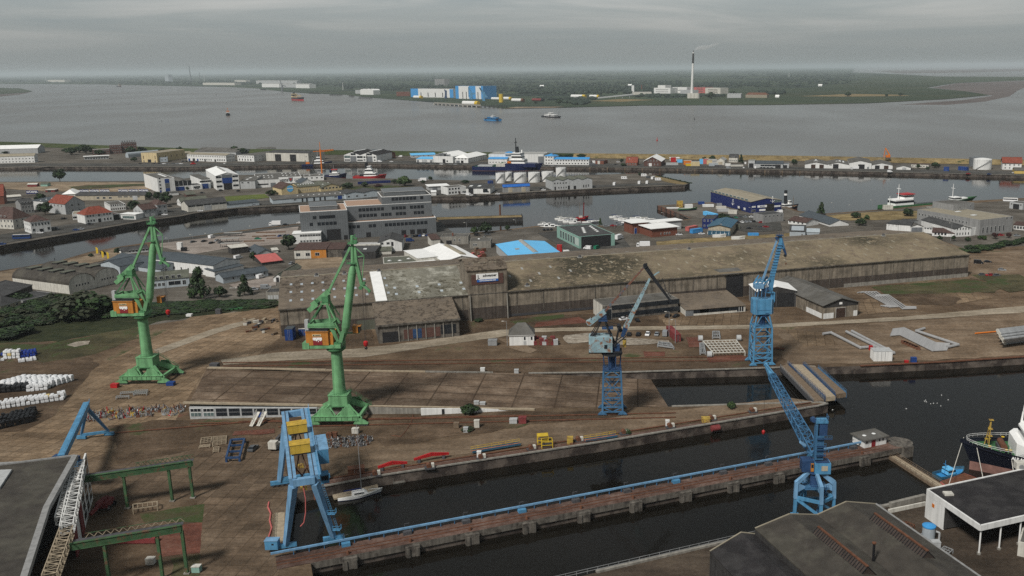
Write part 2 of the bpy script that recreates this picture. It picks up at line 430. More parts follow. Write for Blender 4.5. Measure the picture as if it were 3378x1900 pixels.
def jit(P,amp,step):
 out=[]
 for i,p in enu(P):
  q=P[(i+1)%len(P)];d=(q-p).length;k=max(1,min(60,int(d/step)))
  nrm=Vc((-(q-p).y,(q-p).x,0)).normalized()
  for j in rg_(k):
   t=j/k
   out.append(p.lerp(q,t)+nrm*(random.uniform(-amp,amp)))
 return out
LAY=[0]
def pt_(name,m,pts,tile='D',amp=.0,step=4.0,z=None):
 LAY[0]+=1
 zz=.01+.0045*LAY[0]if z is None else z
 P=[g(tile,x,y,zz)for x,y in pts]
 if amp:P=jit(P,amp,step)
 b=MQ();b.add(P,[tp_(t)for t in tz([P])],M[m])
 return st_(b.bd(name,smooth=False))
land('mainland_ground',[(-500,770),(0,681),(141,658),(227,633),(303,620),(381,608),(597,580),(757,561),(1098,552),(1147,590),(1182,586),(1260,579),(1350,568),(1409,577),(1506,567),(1549,569),(1738,551),(1656,517),(1814,507),(1960,513),(2010,531),(2075,537),(2225,526),(2444,505),(2576,498),(3100,478),(3100,850),(2576,898),(2374,911),(2164,921),(1966,925),(1565,937),(1330,939),(1335,1027),(1686,1023),(2059,1012),(2083,1016),(2059,1022),(1525,1111),(953,1198),(815,1224),(740,1243),(722,1374),(781,1413),(787,1449),(800,2600),(-900,2600)],0,M['yard'])
land('south_quay_ground',[(1180,1522),(1500,1440),(1830,1363),(2331,1251),(2576,1190),(3100,1063),(3100,2600),(1180,2600)],0,M['brown_floor'])
ISL=[(-500,690),(0,619),(216,583),(367,556),(457,544),(489,537),(597,524),(757,515),(1088,495),(1182,494),(1333,484),(1462,477),(1563,472.6),(1723,466),(1735,461),(1647,440),(1606,436),(1469,440),(1182,454),(979,449),(871,449),(769,440),(560,440),(398,455),(0,457),(-500,458)]
land('harbour_island_ground',ISL,0,M['town'])
STR=[(-600,426),(138,419),(457,420),(870,411),(979,412),(1419,420),(1563,421),(2021,428),(2576,441),(3300,455)]
STRF=[(3300,425),(2576,411),(2021,401),(1563,395),(1220,391),(979,387),(705,382),(457,379),(0,361),(-600,357)]
land('outer_quay_ground',STR+STRF,0,M['town'])
def dike(name,pts,m,w0=17,crest=5.0):
 b=MQ();rows=[]
 for i,(x,y)in enu(pts):
  p=g('D',x,y,0);k=g('D',*pts[min(i+1,len(pts)-1)],0);j=g('D',*pts[max(i-1,0)],0)
  d=(k-j).normalized();nrm=Vc((-d.y,d.x,0))
  if nrm.y<0:nrm=-nrm
  rows+=[p-nrm*2+ZZ(.3),p+nrm*w0*.55+ZZ(crest),p+nrm*(w0*.55+4)+ZZ(crest),p+nrm*(w0*1.6)+ZZ(-4)]
 n=len(pts)
 fs=[(i*4+k,(i+1)*4+k,(i+1)*4+k+1,i*4+k+1)for i in rg_(n-1)for k in rg_(3)]
 b.add(rows,fs,M[m]);return st_(b.bd(name))
dike('river_dike',[(-600,362),(0,366),(457,384),(705,387),(979,391),(1230,395),(1440,398)],'dike_green')
dike('river_dike_dry',[(1440,398),(1563,399),(2021,405),(2576,416),(3300,431)],'straw')
def slipz(p):
 return 0
A0=[(470,1014),(1060,1030),(1335,1027),(1686,1023),(1760,1022)]
rowsS=[g('D',476,1013,4.6),g('D',780,1019,3.3),g('D',1060,1027,1.9),g('D',1335,1027,.12),g('D',1686,1022.5,WTR-.05),g('D',1900,1020,WTR-2.5)]
rowsN=[g('D',521,926,4.6),g('D',820,931.5,3.3),g('D',1070,935,1.9),g('D',1322,939,.12),g('D',1640,951,WTR-.05),g('D',1800,953,WTR-2.5)]
b=MQ();n=len(rowsS)
b.add(rowsS+rowsN,[(i,i+1,n+i+1,n+i)for i in rg_(n-1)],M['slip'])
lo=[Vc((p.x,p.y,-9))for p in rowsN+rowsS]
for row,off in((rowsN,0),(rowsS,n)):
 lw=[Vc((p.x,p.y,-9))for p in row]
 k=4
 b.add(row[:k]+lw[:k],[(i,i+1,k+i+1,k+i)for i in rg_(k-1)],M['quay_wall']if row is rowsN else M['con'])
b.add([rowsS[0],rowsN[0],Vc((rowsN[0].x,rowsN[0].y,-1)),Vc((rowsS[0].x,rowsS[0].y,-1))],[(0,1,2,3)],M['ocn'])
st_(b.bd('slipway_ramp',smooth=False))
FS=[(-900,209),(0,211),(250,212),(375,215),(575,218.7),(644,222),(719,231),(779,235),(867,238),(927,245),(994,250),(1087,257),(1210,266),(1270,273),(1396,271),(1614,265),(1933,263.5),(2182,259.5),(2382,249),(2489,239),(2432,230),(2329,220),(2407,208),(2700,197.5),(2700,193.5),(2357,192.2),(2250,186),(2144,182),(2150,172)]
P=[g('D',x,y,WTR+.6)for x,y in FS]
kx=P[-1].x/P[-1].y
P+=[Vc((kx*80000,80000,WTR+.6)),Vc((-60000,80000,WTR+.6)),Vc((-60000,P[0].y,WTR+.6))]
b=MQ();b.add(P,[tp_(t)for t in tz([P])],M['fields']);st_(b.bd('far_shore_ground',smooth=False))
def fp_(name,m,pts,z):
 P=[g('D',x,y,WTR+z)for x,y in pts]
 b=MQ();b.add(P,[tp_(t)for t in tz([P])],M[m]);return st_(b.bd(name,smooth=False))
fp_('marsh_meadow','marsh',[(1396,270.8),(1614,264.8),(1933,263.3),(2182,259.2),(2382,248.8),(2488,239),(2432,230.4),(2329,220.4),(2407,208.4),(2690,197.7),(2690,193.8),(2357,192.5),(2250,187),(2200,192),(2140,205),(2050,222),(1900,230),(1700,246),(1500,256),(1420,264)],1.0)
fp_('mud_flat','mud',[(2260,263),(2420,252),(2500,241),(2440,231),(2345,220.6),(2410,209),(2700,199),(2700,206),(2590,215),(2560,228),(2540,242),(2480,255),(2380,264)],.1)
fp_('far_mud_flat','mud',[(2200,178),(2700,171),(2700,176),(2400,183),(2260,184)],.2)
for pts in([(2010,242),(2140,236),(2260,238),(2290,241),(2130,243)],[(1480,254),(1560,249),(1650,251),(1560,256)]):
 fp_('straw_field','straw',pts,1.3)
fp_('shore_sand','sand',[(1270,272.6),(1396,270.6),(1420,268),(1300,268.5)],1.2)
fp_('river_island','marsh',[(-200,221),(0,221),(50,222),(82,229.5),(60,233),(0,236.5),(-200,240)],1.5)
fp_('island_mud','mud',[(-200,239),(0,236),(60,233),(82,230),(50,238),(0,243),(-200,250)],.3)
def text_mesh(name,s,size,m,extrude=.02,align='CENTER',bold=.0):
 cu=bpy.data.curves.new(name,'FONT');cu.body=s;cu.size=size;cu.extrude=extrude;cu.align_x=align;cu.align_y='CENTER';cu.offset=bold;cu.resolution_u=2
 o=bpy.data.objects.new(name,cu);COL.objects.link(o)
 me=bpy.data.meshes.new_from_object(o.evaluated_get(bpy.context.evaluated_depsgraph_get()))
 bpy.data.objects.remove(o);me.materials.clear();me.materials.append(M[m]);return me
def text(parent,s,size,m,loc,rz=.0,name='lettering',bold=.0,sx=1.0,tilt=.0,align='CENTER'):
 o=link(name,text_mesh(name,s,size,m,bold=bold,align=align),parent,loc)
 o.rotation_euler=(math.pi/2,tilt,rz);o.scale=(sx,1,1);return o
def rail(mb,pts,h=1.1,m='steel',post=2.0,w=.07):
 for a,b in zip(pts,pts[1:]):
  a,b=Vc(a),Vc(b);n=max(1,int((b-a).length/post));up=ZZ(h)
  mb.bar(a+up,b+up,w,w,m);mb.bar(a+up*.5,b+up*.5,w,w,m)
  for i in rg_(n+1):p=a.lerp(b,i/n);mb.bar(p,p+up,w,w,m)
def lt_(mb,p,q,w0,w1,h0,h1,m,nseg,r=.12,up=(0,0,1)):
 p,q=Vc(p),Vc(q);d=(q-p).normalized();x=d.cross(Vc(up)).normalized();y=x.cross(d).normalized()
 def cor(t):
  c=p.lerp(q,t);a=(w0+(w1-w0)*t)/2;b_=(h0+(h1-h0)*t)/2
  return[c-x*a-y*b_,c+x*a-y*b_,c+x*a+y*b_,c-x*a+y*b_]
 prev=cor(0)
 for i in rg_(nseg):
  cur=cor((i+1)/nseg)
  for k in rg_(4):
   mb.bar(prev[k],cur[k],r*1.5,r*1.5,m)
   j=(k+1)%4
   mb.bar(cur[k],cur[j],r,r,m)
   mb.bar(prev[k]if i%2 else prev[j],cur[j]if i%2 else cur[k],r,r,m)
  prev=cur
def green_crane():
 B0=g('H2',1125,350);Y=B0.y
 def c(t,x,y,dy=.0):
  p=vp(t,x,y,Y)-B0;return Vc((p.x,dy,p.z))
 rtt=thg('tower_crane','green tower crane with orange machinery house standing beside the blue gantry crane','crane',B0,0,'green tower cranes')
 G,GD='crane_green','crane_green_dark'
 zb,zt=c('H2',1105,236).z,c('H2',1105,165).z
 b=MQ();b.box(-3.0,3.0,-2.6,2.6,zb,zt,G);b.box(-3.15,3.15,-2.75,2.75,zt,zt+.25,G);b.box(-3.1,3.1,-2.7,2.7,zb-.3,zb,GD)
 rail(b,[(-3,-2.6,zt+.25),(3,-2.6,zt+.25),(3,2.6,zt+.25)],1.1,GD);b.bd('portal_head',rtt)
 for sx in(-1,1):
  for sy in(-1,1):
   b=MQ();b.bar((sx*2.5,sy*2.2,zb+.1),(sx*7.6,sy*5.4,1.9),1.3,1.5,G,w2=.95,h2=1.1)
   b.bar((sx*2.9,sy*2.5,zb-.2),(sx*7.9,sy*5.6,2.1),.18,2.0,G)
   b.bd('leg',rtt)
   f=MQ()
   f.psm([(sx*5.4,sy*5.5-.45,1.0),(sx*6.6,sy*5.5-.45,2.6),(sx*7.8,sy*5.5-.45,2.6),(sx*10.0,sy*5.5-.45,1.0),(sx*10.0,sy*5.5-.45,.7),(sx*5.4,sy*5.5-.45,.7)],(0,.9,0),G)
   for k in rg_(6):f.cyl((sx*(5.8+k*.75),sy*5.5-.25,.42),(sx*(5.8+k*.75),sy*5.5+.25,.42),.36,n=10,m='sdk')
   f.bd('rail_bogie',rtt)
 for sy in(-1,1):
  b=MQ();y=sy*5.4
  b.box(-7.2,7.2,y-.55,y+.55,2.0,3.3,G);b.box(-7.4,7.4,y-.75,y+.75,3.3,3.42,G);b.box(-7.2,7.2,y-.7,y+.7,1.85,2.0,GD)
  for k in rg_(9):b.box(-7+k*1.72,-6.86+k*1.72,y-.72,y+.72,2.0,3.3,G)
  b.bd('sill_beam',rtt)
  zz=zb-.2
  for sx in(-1,1):
   p=MQ();p.psm([(sx*.9,y-.12,3.4),(sx*6.5,y-.12,3.4),(sx*4.75,y-.12,5.9),(sx*2.1,y-.12,5.9)],(0,.24,0),G);p.bd('web_plate',rtt)
   p=MQ();p.bar((sx*.35,y*.99,3.4),(sx*2.6,y*.62,zz),.35,.5,G);p.bd('brace',rtt)
 for sx in(-1,1):
  MQ().box(sx*7-.45,sx*7+.45,-5.4,5.4,2.1,3.1,G).bd('cross_beam',rtt)
 st=MQ()
 st.bar((3.2,2.0,zt),(8.4,5.6,3.2),.9,.12,GD);rail(st,[(3.4,1.6,zt),(8.6,5.2,3.2)],1,GD);st.bd('stair',rtt)
 pr=c('G2',1540,1125)
 zr=pr.z;px=.0
 MQ().lth((0,0,0),[(2.05,zt+.2),(1.98,zt+1.2),(1.72,zr-2),(1.72,zr)],28,G).bd('column',rtt)
 b=MQ();b.lth((0,0,0),[(1.75,zr-.7),(2.9,zr+.1),(3.0,zr+.3),(3.0,zr+.75),(1.9,zr+.8),(1.85,zr+3.0)],28,GD)
 for i in rg_(16):
  a=i*math.pi/8;p=Vc((3.0*math.cos(a),3.0*math.sin(a),zr+.7));q=Vc((3.0*math.cos(a+math.pi/8),3.0*math.sin(a+math.pi/8),zr+.7))
  b.bar(p+ZZ(.95),q+ZZ(.95),.09,.09,GD);b.bar(p,p+ZZ(.95),.07,.07,GD)
 b.bd('slewing_ring',rtt)
 hl=c('K5',112,1302);hr=c('K5',375,1300);ht=c('K5',105,1150)
 b=MQ();b.box(hl.x-.6,2.3,-3.0,3.0,hl.z-1.2,hl.z-.15,G);b.box(hl.x-1.3,hl.x+.9,-3.2,3.2,hl.z-1.3,hl.z+.7,G)
 b.box(-1.9,2.2,-2.2,2.2,zr+2.9,hl.z-1.0,GD);b.bd('slewing_platform',rtt)
 H=MQ();H.box(hl.x,hr.x,-3.1,3.1,hl.z-.1,ht.z,'hor');H.box(hl.x-.15,hr.x+.15,-3.3,3.3,ht.z,ht.z+.18,'hor');H.box(hl.x+.1,hr.x-.1,-2.9,2.9,ht.z+.18,ht.z+.55,'rdk')
 H.box(hr.x,hr.x+1.3,-2.4,2.4,hl.z-.1,ht.z-.4,'hor')
 hs=H.bd('machinery_house',rtt)
 pl=c('K5',185,1197);pR=c('K5',285,1172)
 s=MQ();s.box(pl.x,pR.x,-3.22,-3.1,pl.z,pR.z,'cream');n_=s.bd('nameplate',hs)
 zc=(pl.z+pR.z)/2;ph=pR.z-pl.z
 s=MQ();s.box(pl.x+.25,pl.x+.62,-3.26,-3.222,zc-ph*.28,zc+ph*.28,'black')
 for i in rg_(6):s.box(pl.x+.95+i*.26,pl.x+1.13+i*.26,-3.26,-3.222,zc-ph*.22,zc+ph*.22,'dwl')
 s.bd('nameplate_mark',hs)
 a=c('K5',195,1300);bq=c('K5',295,1210);W_=bq.x-a.x;Hh=bq.z-a.z
 s=MQ();s.box(a.x,bq.x,-3.2,-3.1,a.z,bq.z,'door_red')
 s.bd('emblem',hs)
 tp=[(0,1),(1,1),(1,.68),(.92,.6),(.84,.52),(.74,.62),(.66,.68),(.58,.62),(.5,.66),(.42,.52),(.34,.56),(.26,.64),(.2,.62),(.12,.62),(.05,.68),(0,.68)]
 s=MQ();s.psm([(a.x+x*W_,-3.25,a.z+y*Hh)for x,y in tp],(0,.04,0),'wcl')
 for x,y in((.12,.8),(.42,.88),(.72,.8),(.28,.72),(.58,.72),(.88,.72)):s.box(a.x+x*W_-.07,a.x+x*W_+.07,-3.27,-3.251,a.z+y*Hh-.07,a.z+y*Hh+.07,'fdk')
 s.box(a.x+.55*W_,a.x+.65*W_,-3.25,-3.201,a.z+.42*Hh,a.z+.52*Hh,'wcl')
 s.bd('emblem_crest',hs)
 for sy in(-1,1):
  b=MQ();p0=c('K5',120,1085,sy*2.6);p1=c('K5',455,1085,sy*2.6);p2=c('K5',420,1030,sy*2.6);p3=c('K5',122,1062,sy*2.6)
  b.psm([p0-Vc((0,.25,0)),p1-Vc((0,.25,0)),p2-Vc((0,.25,0)),p3-Vc((0,.25,0))],(0,.5,0),G)
  b.bar(c('K5',120,1095,sy*2.6),c('K5',460,1095,sy*2.6),.9,.18,G)
  b.bd('upper_girder',rtt)
  MQ().bar(c('K5',400,1095,sy*2.3),c('K5',470,1270,sy*1.9),.5,1.5,G,w2=.4,h2=.7).bd('girder_post',rtt)
 for x in(135,400):
  MQ().bar(c('K5',x,1060,-2.6),c('K5',x,1060,2.6),.5,.6,G).bd('cross_girder',rtt)
 b=MQ();a0=c('K5',78,1010,-2.2);a1=c('K5',140,1300,-2.2);b.box(a0.x,a0.x+1.1,-2.6,-1.2,a1.z,a0.z,'lgy');b.bd('control_cabinet',rtt)
 top=lambda dy:c('K5',320,790,dy)
 for sy in(-1,1):
  for x,y,wd in((150,1030,.4),(395,1030,.55),(445,1000,.35)):
   MQ().bar(c('K5',x,y,sy*2.4),top(sy*1.5)+Vc((-.8 if x<200 else .3,0,-.6)),wd,wd,G if x>200 else GD).bd('trestle_leg',rtt)
 b=MQ();t0=c('K5',262,835);t1=c('K5',350,760);b.box(t0.x,t1.x,-1.9,1.9,t0.z,t0.z+.35,G);b.box(t0.x+.4,t1.x-.1,-1.4,1.4,t0.z+.35,t1.z+.4,GD);rail(b,[(t0.x,-1.9,t0.z+.3),(t1.x,-1.9,t0.z+.3)],1,GD);b.bd('trestle_head',rtt)
 MQ().bar(c('K5',345,690),c('K5',215,800),1.5,1.7,G,w2=1.9,h2=1.4).bar(c('K5',230,790),c('K5',130,890),2.2,.9,GD).bd('counter_lever',rtt)
 MQ().bar(c('K5',210,835),c('K5',112,915),2.6,1.5,G).bar(c('K5',205,815),c('K5',155,855),2.4,1.9,G).bd('counterweight',rtt)
 MQ().cyl(c('K5',527,1235),c('K5',545,1120),.55,1.25,24,G).cyl(c('K5',545,1120),c('K5',622,470),1.28,1.2,24,G).cyl(c('K5',622,470),c('K5',632,380),1.2,.8,24,G).cyl(c('K5',632,385),c('K5',618,25),.62,.45,14,G).bd('jib',rtt)
 b=MQ()
 for sy in(-1,1):b.bar(c('K5',495,1285,sy*1.7),c('K5',525,1160,sy*1.5),.4,1.2,G)
 b.bd('jib_foot_bracket',rtt)
 b=MQ();p=c('K5',640,335);b.box(p.x-2.0,p.x+.6,-1.3,1.3,p.z-.6,p.z-.4,GD);rail(b,[(p.x-2,-1.3,p.z-.5),(p.x+.6,-1.3,p.z-.5)],1.0,GD,1);rail(b,[(p.x-2,1.3,p.z-.5),(p.x-2,-1.3,p.z-.5)],1.0,GD,1);b.bd('jib_platform',rtt)
 b=MQ();p=c('K5',630,110);b.box(p.x-1.4,p.x+1.4,-1.2,1.2,p.z-.3,p.z,GD);b.bar(c('K5',580,120),c('K5',680,85),.35,.8,GD);b.bar(c('K5',605,40),c('K5',680,60),.3,.5,GD);b.bar(c('K5',620,70),c('K5',660,10),.15,.3,GD)
 rail(b,[(p.x-1.4,-1.2,p.z),(p.x+1.4,-1.2,p.z)],1.0,GD,1);b.bd('jib_head',rtt)
 MQ().bar(c('K5',598,165),c('K5',340,700),.8,.65,G).bd('tie_rod',rtt)
 MQ().bar(c('K5',655,150),c('K5',670,330),.5,.6,G,w2=.9,h2=1.1).bar(c('K5',668,330),c('K5',735,610),1.1,1.3,G,w2=.9,h2=1.0).bd('fly_jib',rtt)
 MQ().bar(c('K5',665,170),c('K5',765,268),.3,.3,G).bar(c('K5',765,268),c('K5',740,560),.22,.22,G).bar(c('K5',655,285),c('K5',765,268),.3,.3,G).bd('fly_jib_stay',rtt)
 MQ().bar(c('K5',730,600),c('K5',838,690),.9,1.0,G,w2=.6,h2=.5).cyl(c('K5',728,645,-.8),c('K5',728,645,.8),.62,n=14,m=GD).cyl(c('K5',762,595,-.7),c('K5',762,595,.7),.5,n=14,m=GD).cyl(c('K5',828,690,-.5),c('K5',828,690,.5),.4,n=12,m=GD).bd('tip_sheaves',rtt)
 b=MQ()
 for dx,dy in((0,-.3),(0,.3),(.9,0)):b.bar(c('K5',745,650)+Vc((dx,dy,0)),c('K5',780,1295)+Vc((dx*.3,dy,0)),.06,.06,'wire')
 b.bd('hoist_rope',rtt)
 p=c('K5',785,1315);MQ().lth(p,[(.3,.9),(.75,.55),(.8,-.2),(.45,-.9)],12,'red').lth(p+ZZ(-1.6),[(.2,.7),(.5,.2),(.45,-.2),(.15,-.4)],10,'black').bd('hook_block',rtt)
 p=c('K5',610,1210);q=c('K5',705,1130)
 MQ().box(p.x,p.x+1.7,1.8,3.9,p.z,q.z,'hor').box(p.x-.05,q.x,1.7,4.0,q.z,q.z+.2,'hor').box(p.x+1.7,q.x-.3,2.0,3.7,p.z+.4,q.z,'glass').bar((1.6,2.4,p.z-.1),(p.x+2,2.8,p.z-.1),1.2,.25,GD).bd('driver_cab',rtt)
 return rtt
GC=green_crane()
dup(GC,g('H1',1052,72)+Vc((0,.6,0)),0,'farther green tower crane with orange machinery house standing before the shrubs')
def portal_legs(rtt,wx,wy,zt,m,tx=None,ty=None,name='portal_frame',levels=(.03,.14,.36,.6,.85,1.0),fe=.98):
 tx=tx or wx*.62;ty=ty or wy*.62
 def cor(t):return[(sx*(wx+(tx-wx)*t)/2,sy*(wy+(ty-wy)*t)/2,.9+(zt-.9)*t)for sx,sy in((-1,-1),(1,-1),(1,1),(-1,1))]
 b0,b1=cor(0),cor(1)
 for k in rg_(4):
  MQ().bar(b0[k],b1[k],.55,.55,m).bd('leg',rtt)
  f=MQ();sx=1 if b0[k][0]>0 else-1
  f.psm([(b0[k][0]-1.5,b0[k][1]-.4,.5),(b0[k][0]-.4,b0[k][1]-.4,1.5),(b0[k][0]+.4,b0[k][1]-.4,1.5),(b0[k][0]+1.5,b0[k][1]-.4,.5)],(0,.8,0),m)
  for j in rg_(4):f.cyl((b0[k][0]-1.2+j*.8,b0[k][1]-.25,.36),(b0[k][0]-1.2+j*.8,b0[k][1]+.25,.36),.34,n=10,m='sdk')
  f.bd('rail_bogie',rtt)
 for k in rg_(4):
  b=MQ();j=(k+1)%4
  for i in rg_(len(levels)):
   c_=cor(levels[i]);b.bar(c_[k],c_[j],.34,.4,m)
   if i<len(levels)-1:
    d_=cor(levels[i+1]);mid=(Vc(d_[k])+Vc(d_[j]))/2
    if i%2==0 and i>0:b.bar(c_[k],mid,.26,.26,m);b.bar(c_[j],mid,.26,.26,m)
    else:
     mid=(Vc(c_[k])+Vc(c_[j]))/2;b.bar(mid,d_[k],.26,.26,m);b.bar(mid,d_[j],.26,.26,m)
  b.bd('side_bracing',rtt)
def crane_rusty():
 B0=g('K1',312,1345);Y=B0.y;t='K1'
 def c(x,y,dy=.0):
  p=vp(t,x,y,Y)-B0;return Vc((p.x,dy,p.z))
 rtt=thg('quay_crane','weathered grey-blue quay crane with rusty folded jib beside the slipway','crane',B0,0,'blue quay cranes')
 m='cbl';zt=c(312,968).z
 portal_legs(rtt,6.6,6.4,zt,'cbm',5.6,5.4)
 b=MQ();b.box(-3,3,-2.9,2.9,zt,zt+.3,'cnv');rail(b,[(-3,-2.9,zt+.3),(3,-2.9,zt+.3)],1,'cnv');b.bd('portal_deck',rtt)
 zr=c(312,835).z
 b=MQ()
 for a in rg_(8):
  an=a*math.pi/4+.4;b.bar((2.7*math.cos(an),2.7*math.sin(an),zt),(3.1*math.cos(an),3.1*math.sin(an),zr-.4),.3,.3,'cnv')
 b.lth((0,0,0),[(2.9,zr-.6),(3.4,zr-.4),(3.4,zr),(2.5,zr+.05)],24,'cbk');b.lth((0,0,0),[(.9,zt+.3),(1.0,zr-2),(2.0,zr-.3),(1.5,zr+.6)],18,'cnv');b.bd('slewing_ring',rtt)
 h0=c(112,815);h1=c(310,685)
 b=MQ();b.psm([(h0.x,-2.4,h0.z),(h0.x,2.0,h0.z),(h0.x+.8,2.6,h0.z),(h1.x,2.6,h0.z),(h1.x,-2.8,h0.z),(h0.x+.5,-2.8,h0.z)],(0,0,h1.z-h0.z),'crane_pale')
 b.box(h0.x-.1,3.2,-2.4,2.4,h0.z-.5,h0.z-.02,'cbk');hh=b.bd('machinery_house',rtt)
 q=c(242,782);MQ().box(q.x,q.x+1.0,-2.86,-2.8,q.z,q.z+1.3,'glass').bd('window',hh)
 q=c(205,782);MQ().box(q.x,q.x+1.0,-2.86,-2.8,q.z,q.z+1.3,'crane_pale').bd('window',hh)
 q=c(120,690);b=MQ()
 for i in rg_(6):b.bar((q.x+i*.6,-1.5+i*.4,q.z),(q.x+.7+i*.5,1-i*.3,q.z+.6),.2,.3,'cbk')
 b.cyl((q.x+1,-1.2,q.z+.5),(q.x+1,1.2,q.z+.5),.5,n=10,m='sdk');b.bd('roof_winch',hh)
 MQ().psm([c(312,825,-1.5),c(370,825,-1.5),c(375,770,-1.5),c(312,770,-1.5)],(0,3,0),'cnv').bd('turntable_column',rtt)
 q=c(400,800);MQ().box(q.x,q.x+1.1,.2,2.0,q.z+.3,q.z+2.6,'yru').box(q.x+1.1,q.x+1.16,.4,1.8,q.z+1.2,q.z+2.4,'glass').bd('driver_cab',rtt)
 for sy in(-1,1):
  for p,q,wd,mm in(((130,680),(205,560),.22,'cbk'),((160,690),(215,565),.2,'cbk'),((335,770),(250,570),.5,'cbk'),((340,760),(370,610),.3,'cbk'),((250,580),(375,605),.14,'cbk'),((350,745),(425,690),.3,'cbk')):
   MQ().bar(c(*p,sy*1.9),c(*q,sy*1.1),wd,wd,mm).bd('trestle_leg',rtt)
 q=c(235,552);b=MQ();b.box(q.x-1.6,q.x+1.3,-1.5,1.5,q.z-.4,q.z,'cnv');b.box(q.x-1,q.x+1,-1,1,q.z,q.z+1.2,'cnv');rail(b,[(q.x-1.6,-1.5,q.z),(q.x+1.3,-1.5,q.z)],.9,'cbk');b.bd('trestle_head',rtt)
 q=c(270,625);MQ().box(q.x-1.8,q.x+1.8,-1.2,1.2,q.z-.2,q.z+.3,'cnv').bd('trestle_platform',rtt)
 q=c(368,612);MQ().cyl(q+Vc((0,-1,0)),q+Vc((0,1,0)),.7,n=14,m='cbk').bar(q,c(385,660),.5,1.2,'cbk').bd('rope_drum',rtt)
 for sy in(-1,1):
  MQ().bar(c(250,480,sy*1.1),c(110,590,sy*1.1),.3,1.2,'crane_pale').bd('counter_lever',rtt)
 MQ().bar(c(135,560),c(95,585),2.6,1.3,'crane_pale').bd('counterweight',rtt)
 MQ().bar(c(245,485),c(580,110),.55,.7,'crane_rust',w2=.35,h2=.5).bd('tie_rod',rtt)
 b=MQ();b.bar(c(395,700),c(425,620),.9,1.0,'cnv',w2=1.6,h2=1.5);b.bar(c(425,620),c(630,205),1.7,1.55,'crane_pale',w2=.8,h2=.6)
 b.bar(c(418,600),c(618,215),1.5,.12,'crane_rust',w2=.8)
 for i in rg_(9):p=c(440+i*21,570-i*42);b.bar(p+Vc((-.3,-1.1,.3)),p+Vc((-1.2,-1.1,.7)),.12,.12,'crane_rust')
 b.bd('jib',rtt)
 b=MQ();b.bar(c(588,95),c(655,190),1.0,1.2,'cbk');b.bar(c(655,190),c(800,385),.95,1.1,'cbk',w2=.6,h2=.6);b.cyl(c(803,392,-.5),c(803,392,.5),.55,n=12,m='cbk')
 for i in rg_(8):p=c(690+i*15,215+i*21);b.bar(p,p+Vc((1.0,0,.7)),.1,.1,'cbk')
 b.bar(c(660,180),c(712,145),.3,.4,'crane_pale');b.bar(c(735,200),c(770,300),.18,.18,'cbk');b.bar(c(770,300),c(815,370),.16,.16,'cbk');b.bd('fly_jib',rtt)
 q=c(592,95);b=MQ();b.cyl(q+Vc((0,-.7,0)),q+Vc((0,.7,0)),.7,n=14,m='cbk');b.bar(q,c(606,75),.6,.5,'cbk');rail(b,[c(585,90,-.8),c(650,150,-.8)],.8,'cbk',.8);b.bd('jib_head',rtt)
 return rtt
crane_rusty()
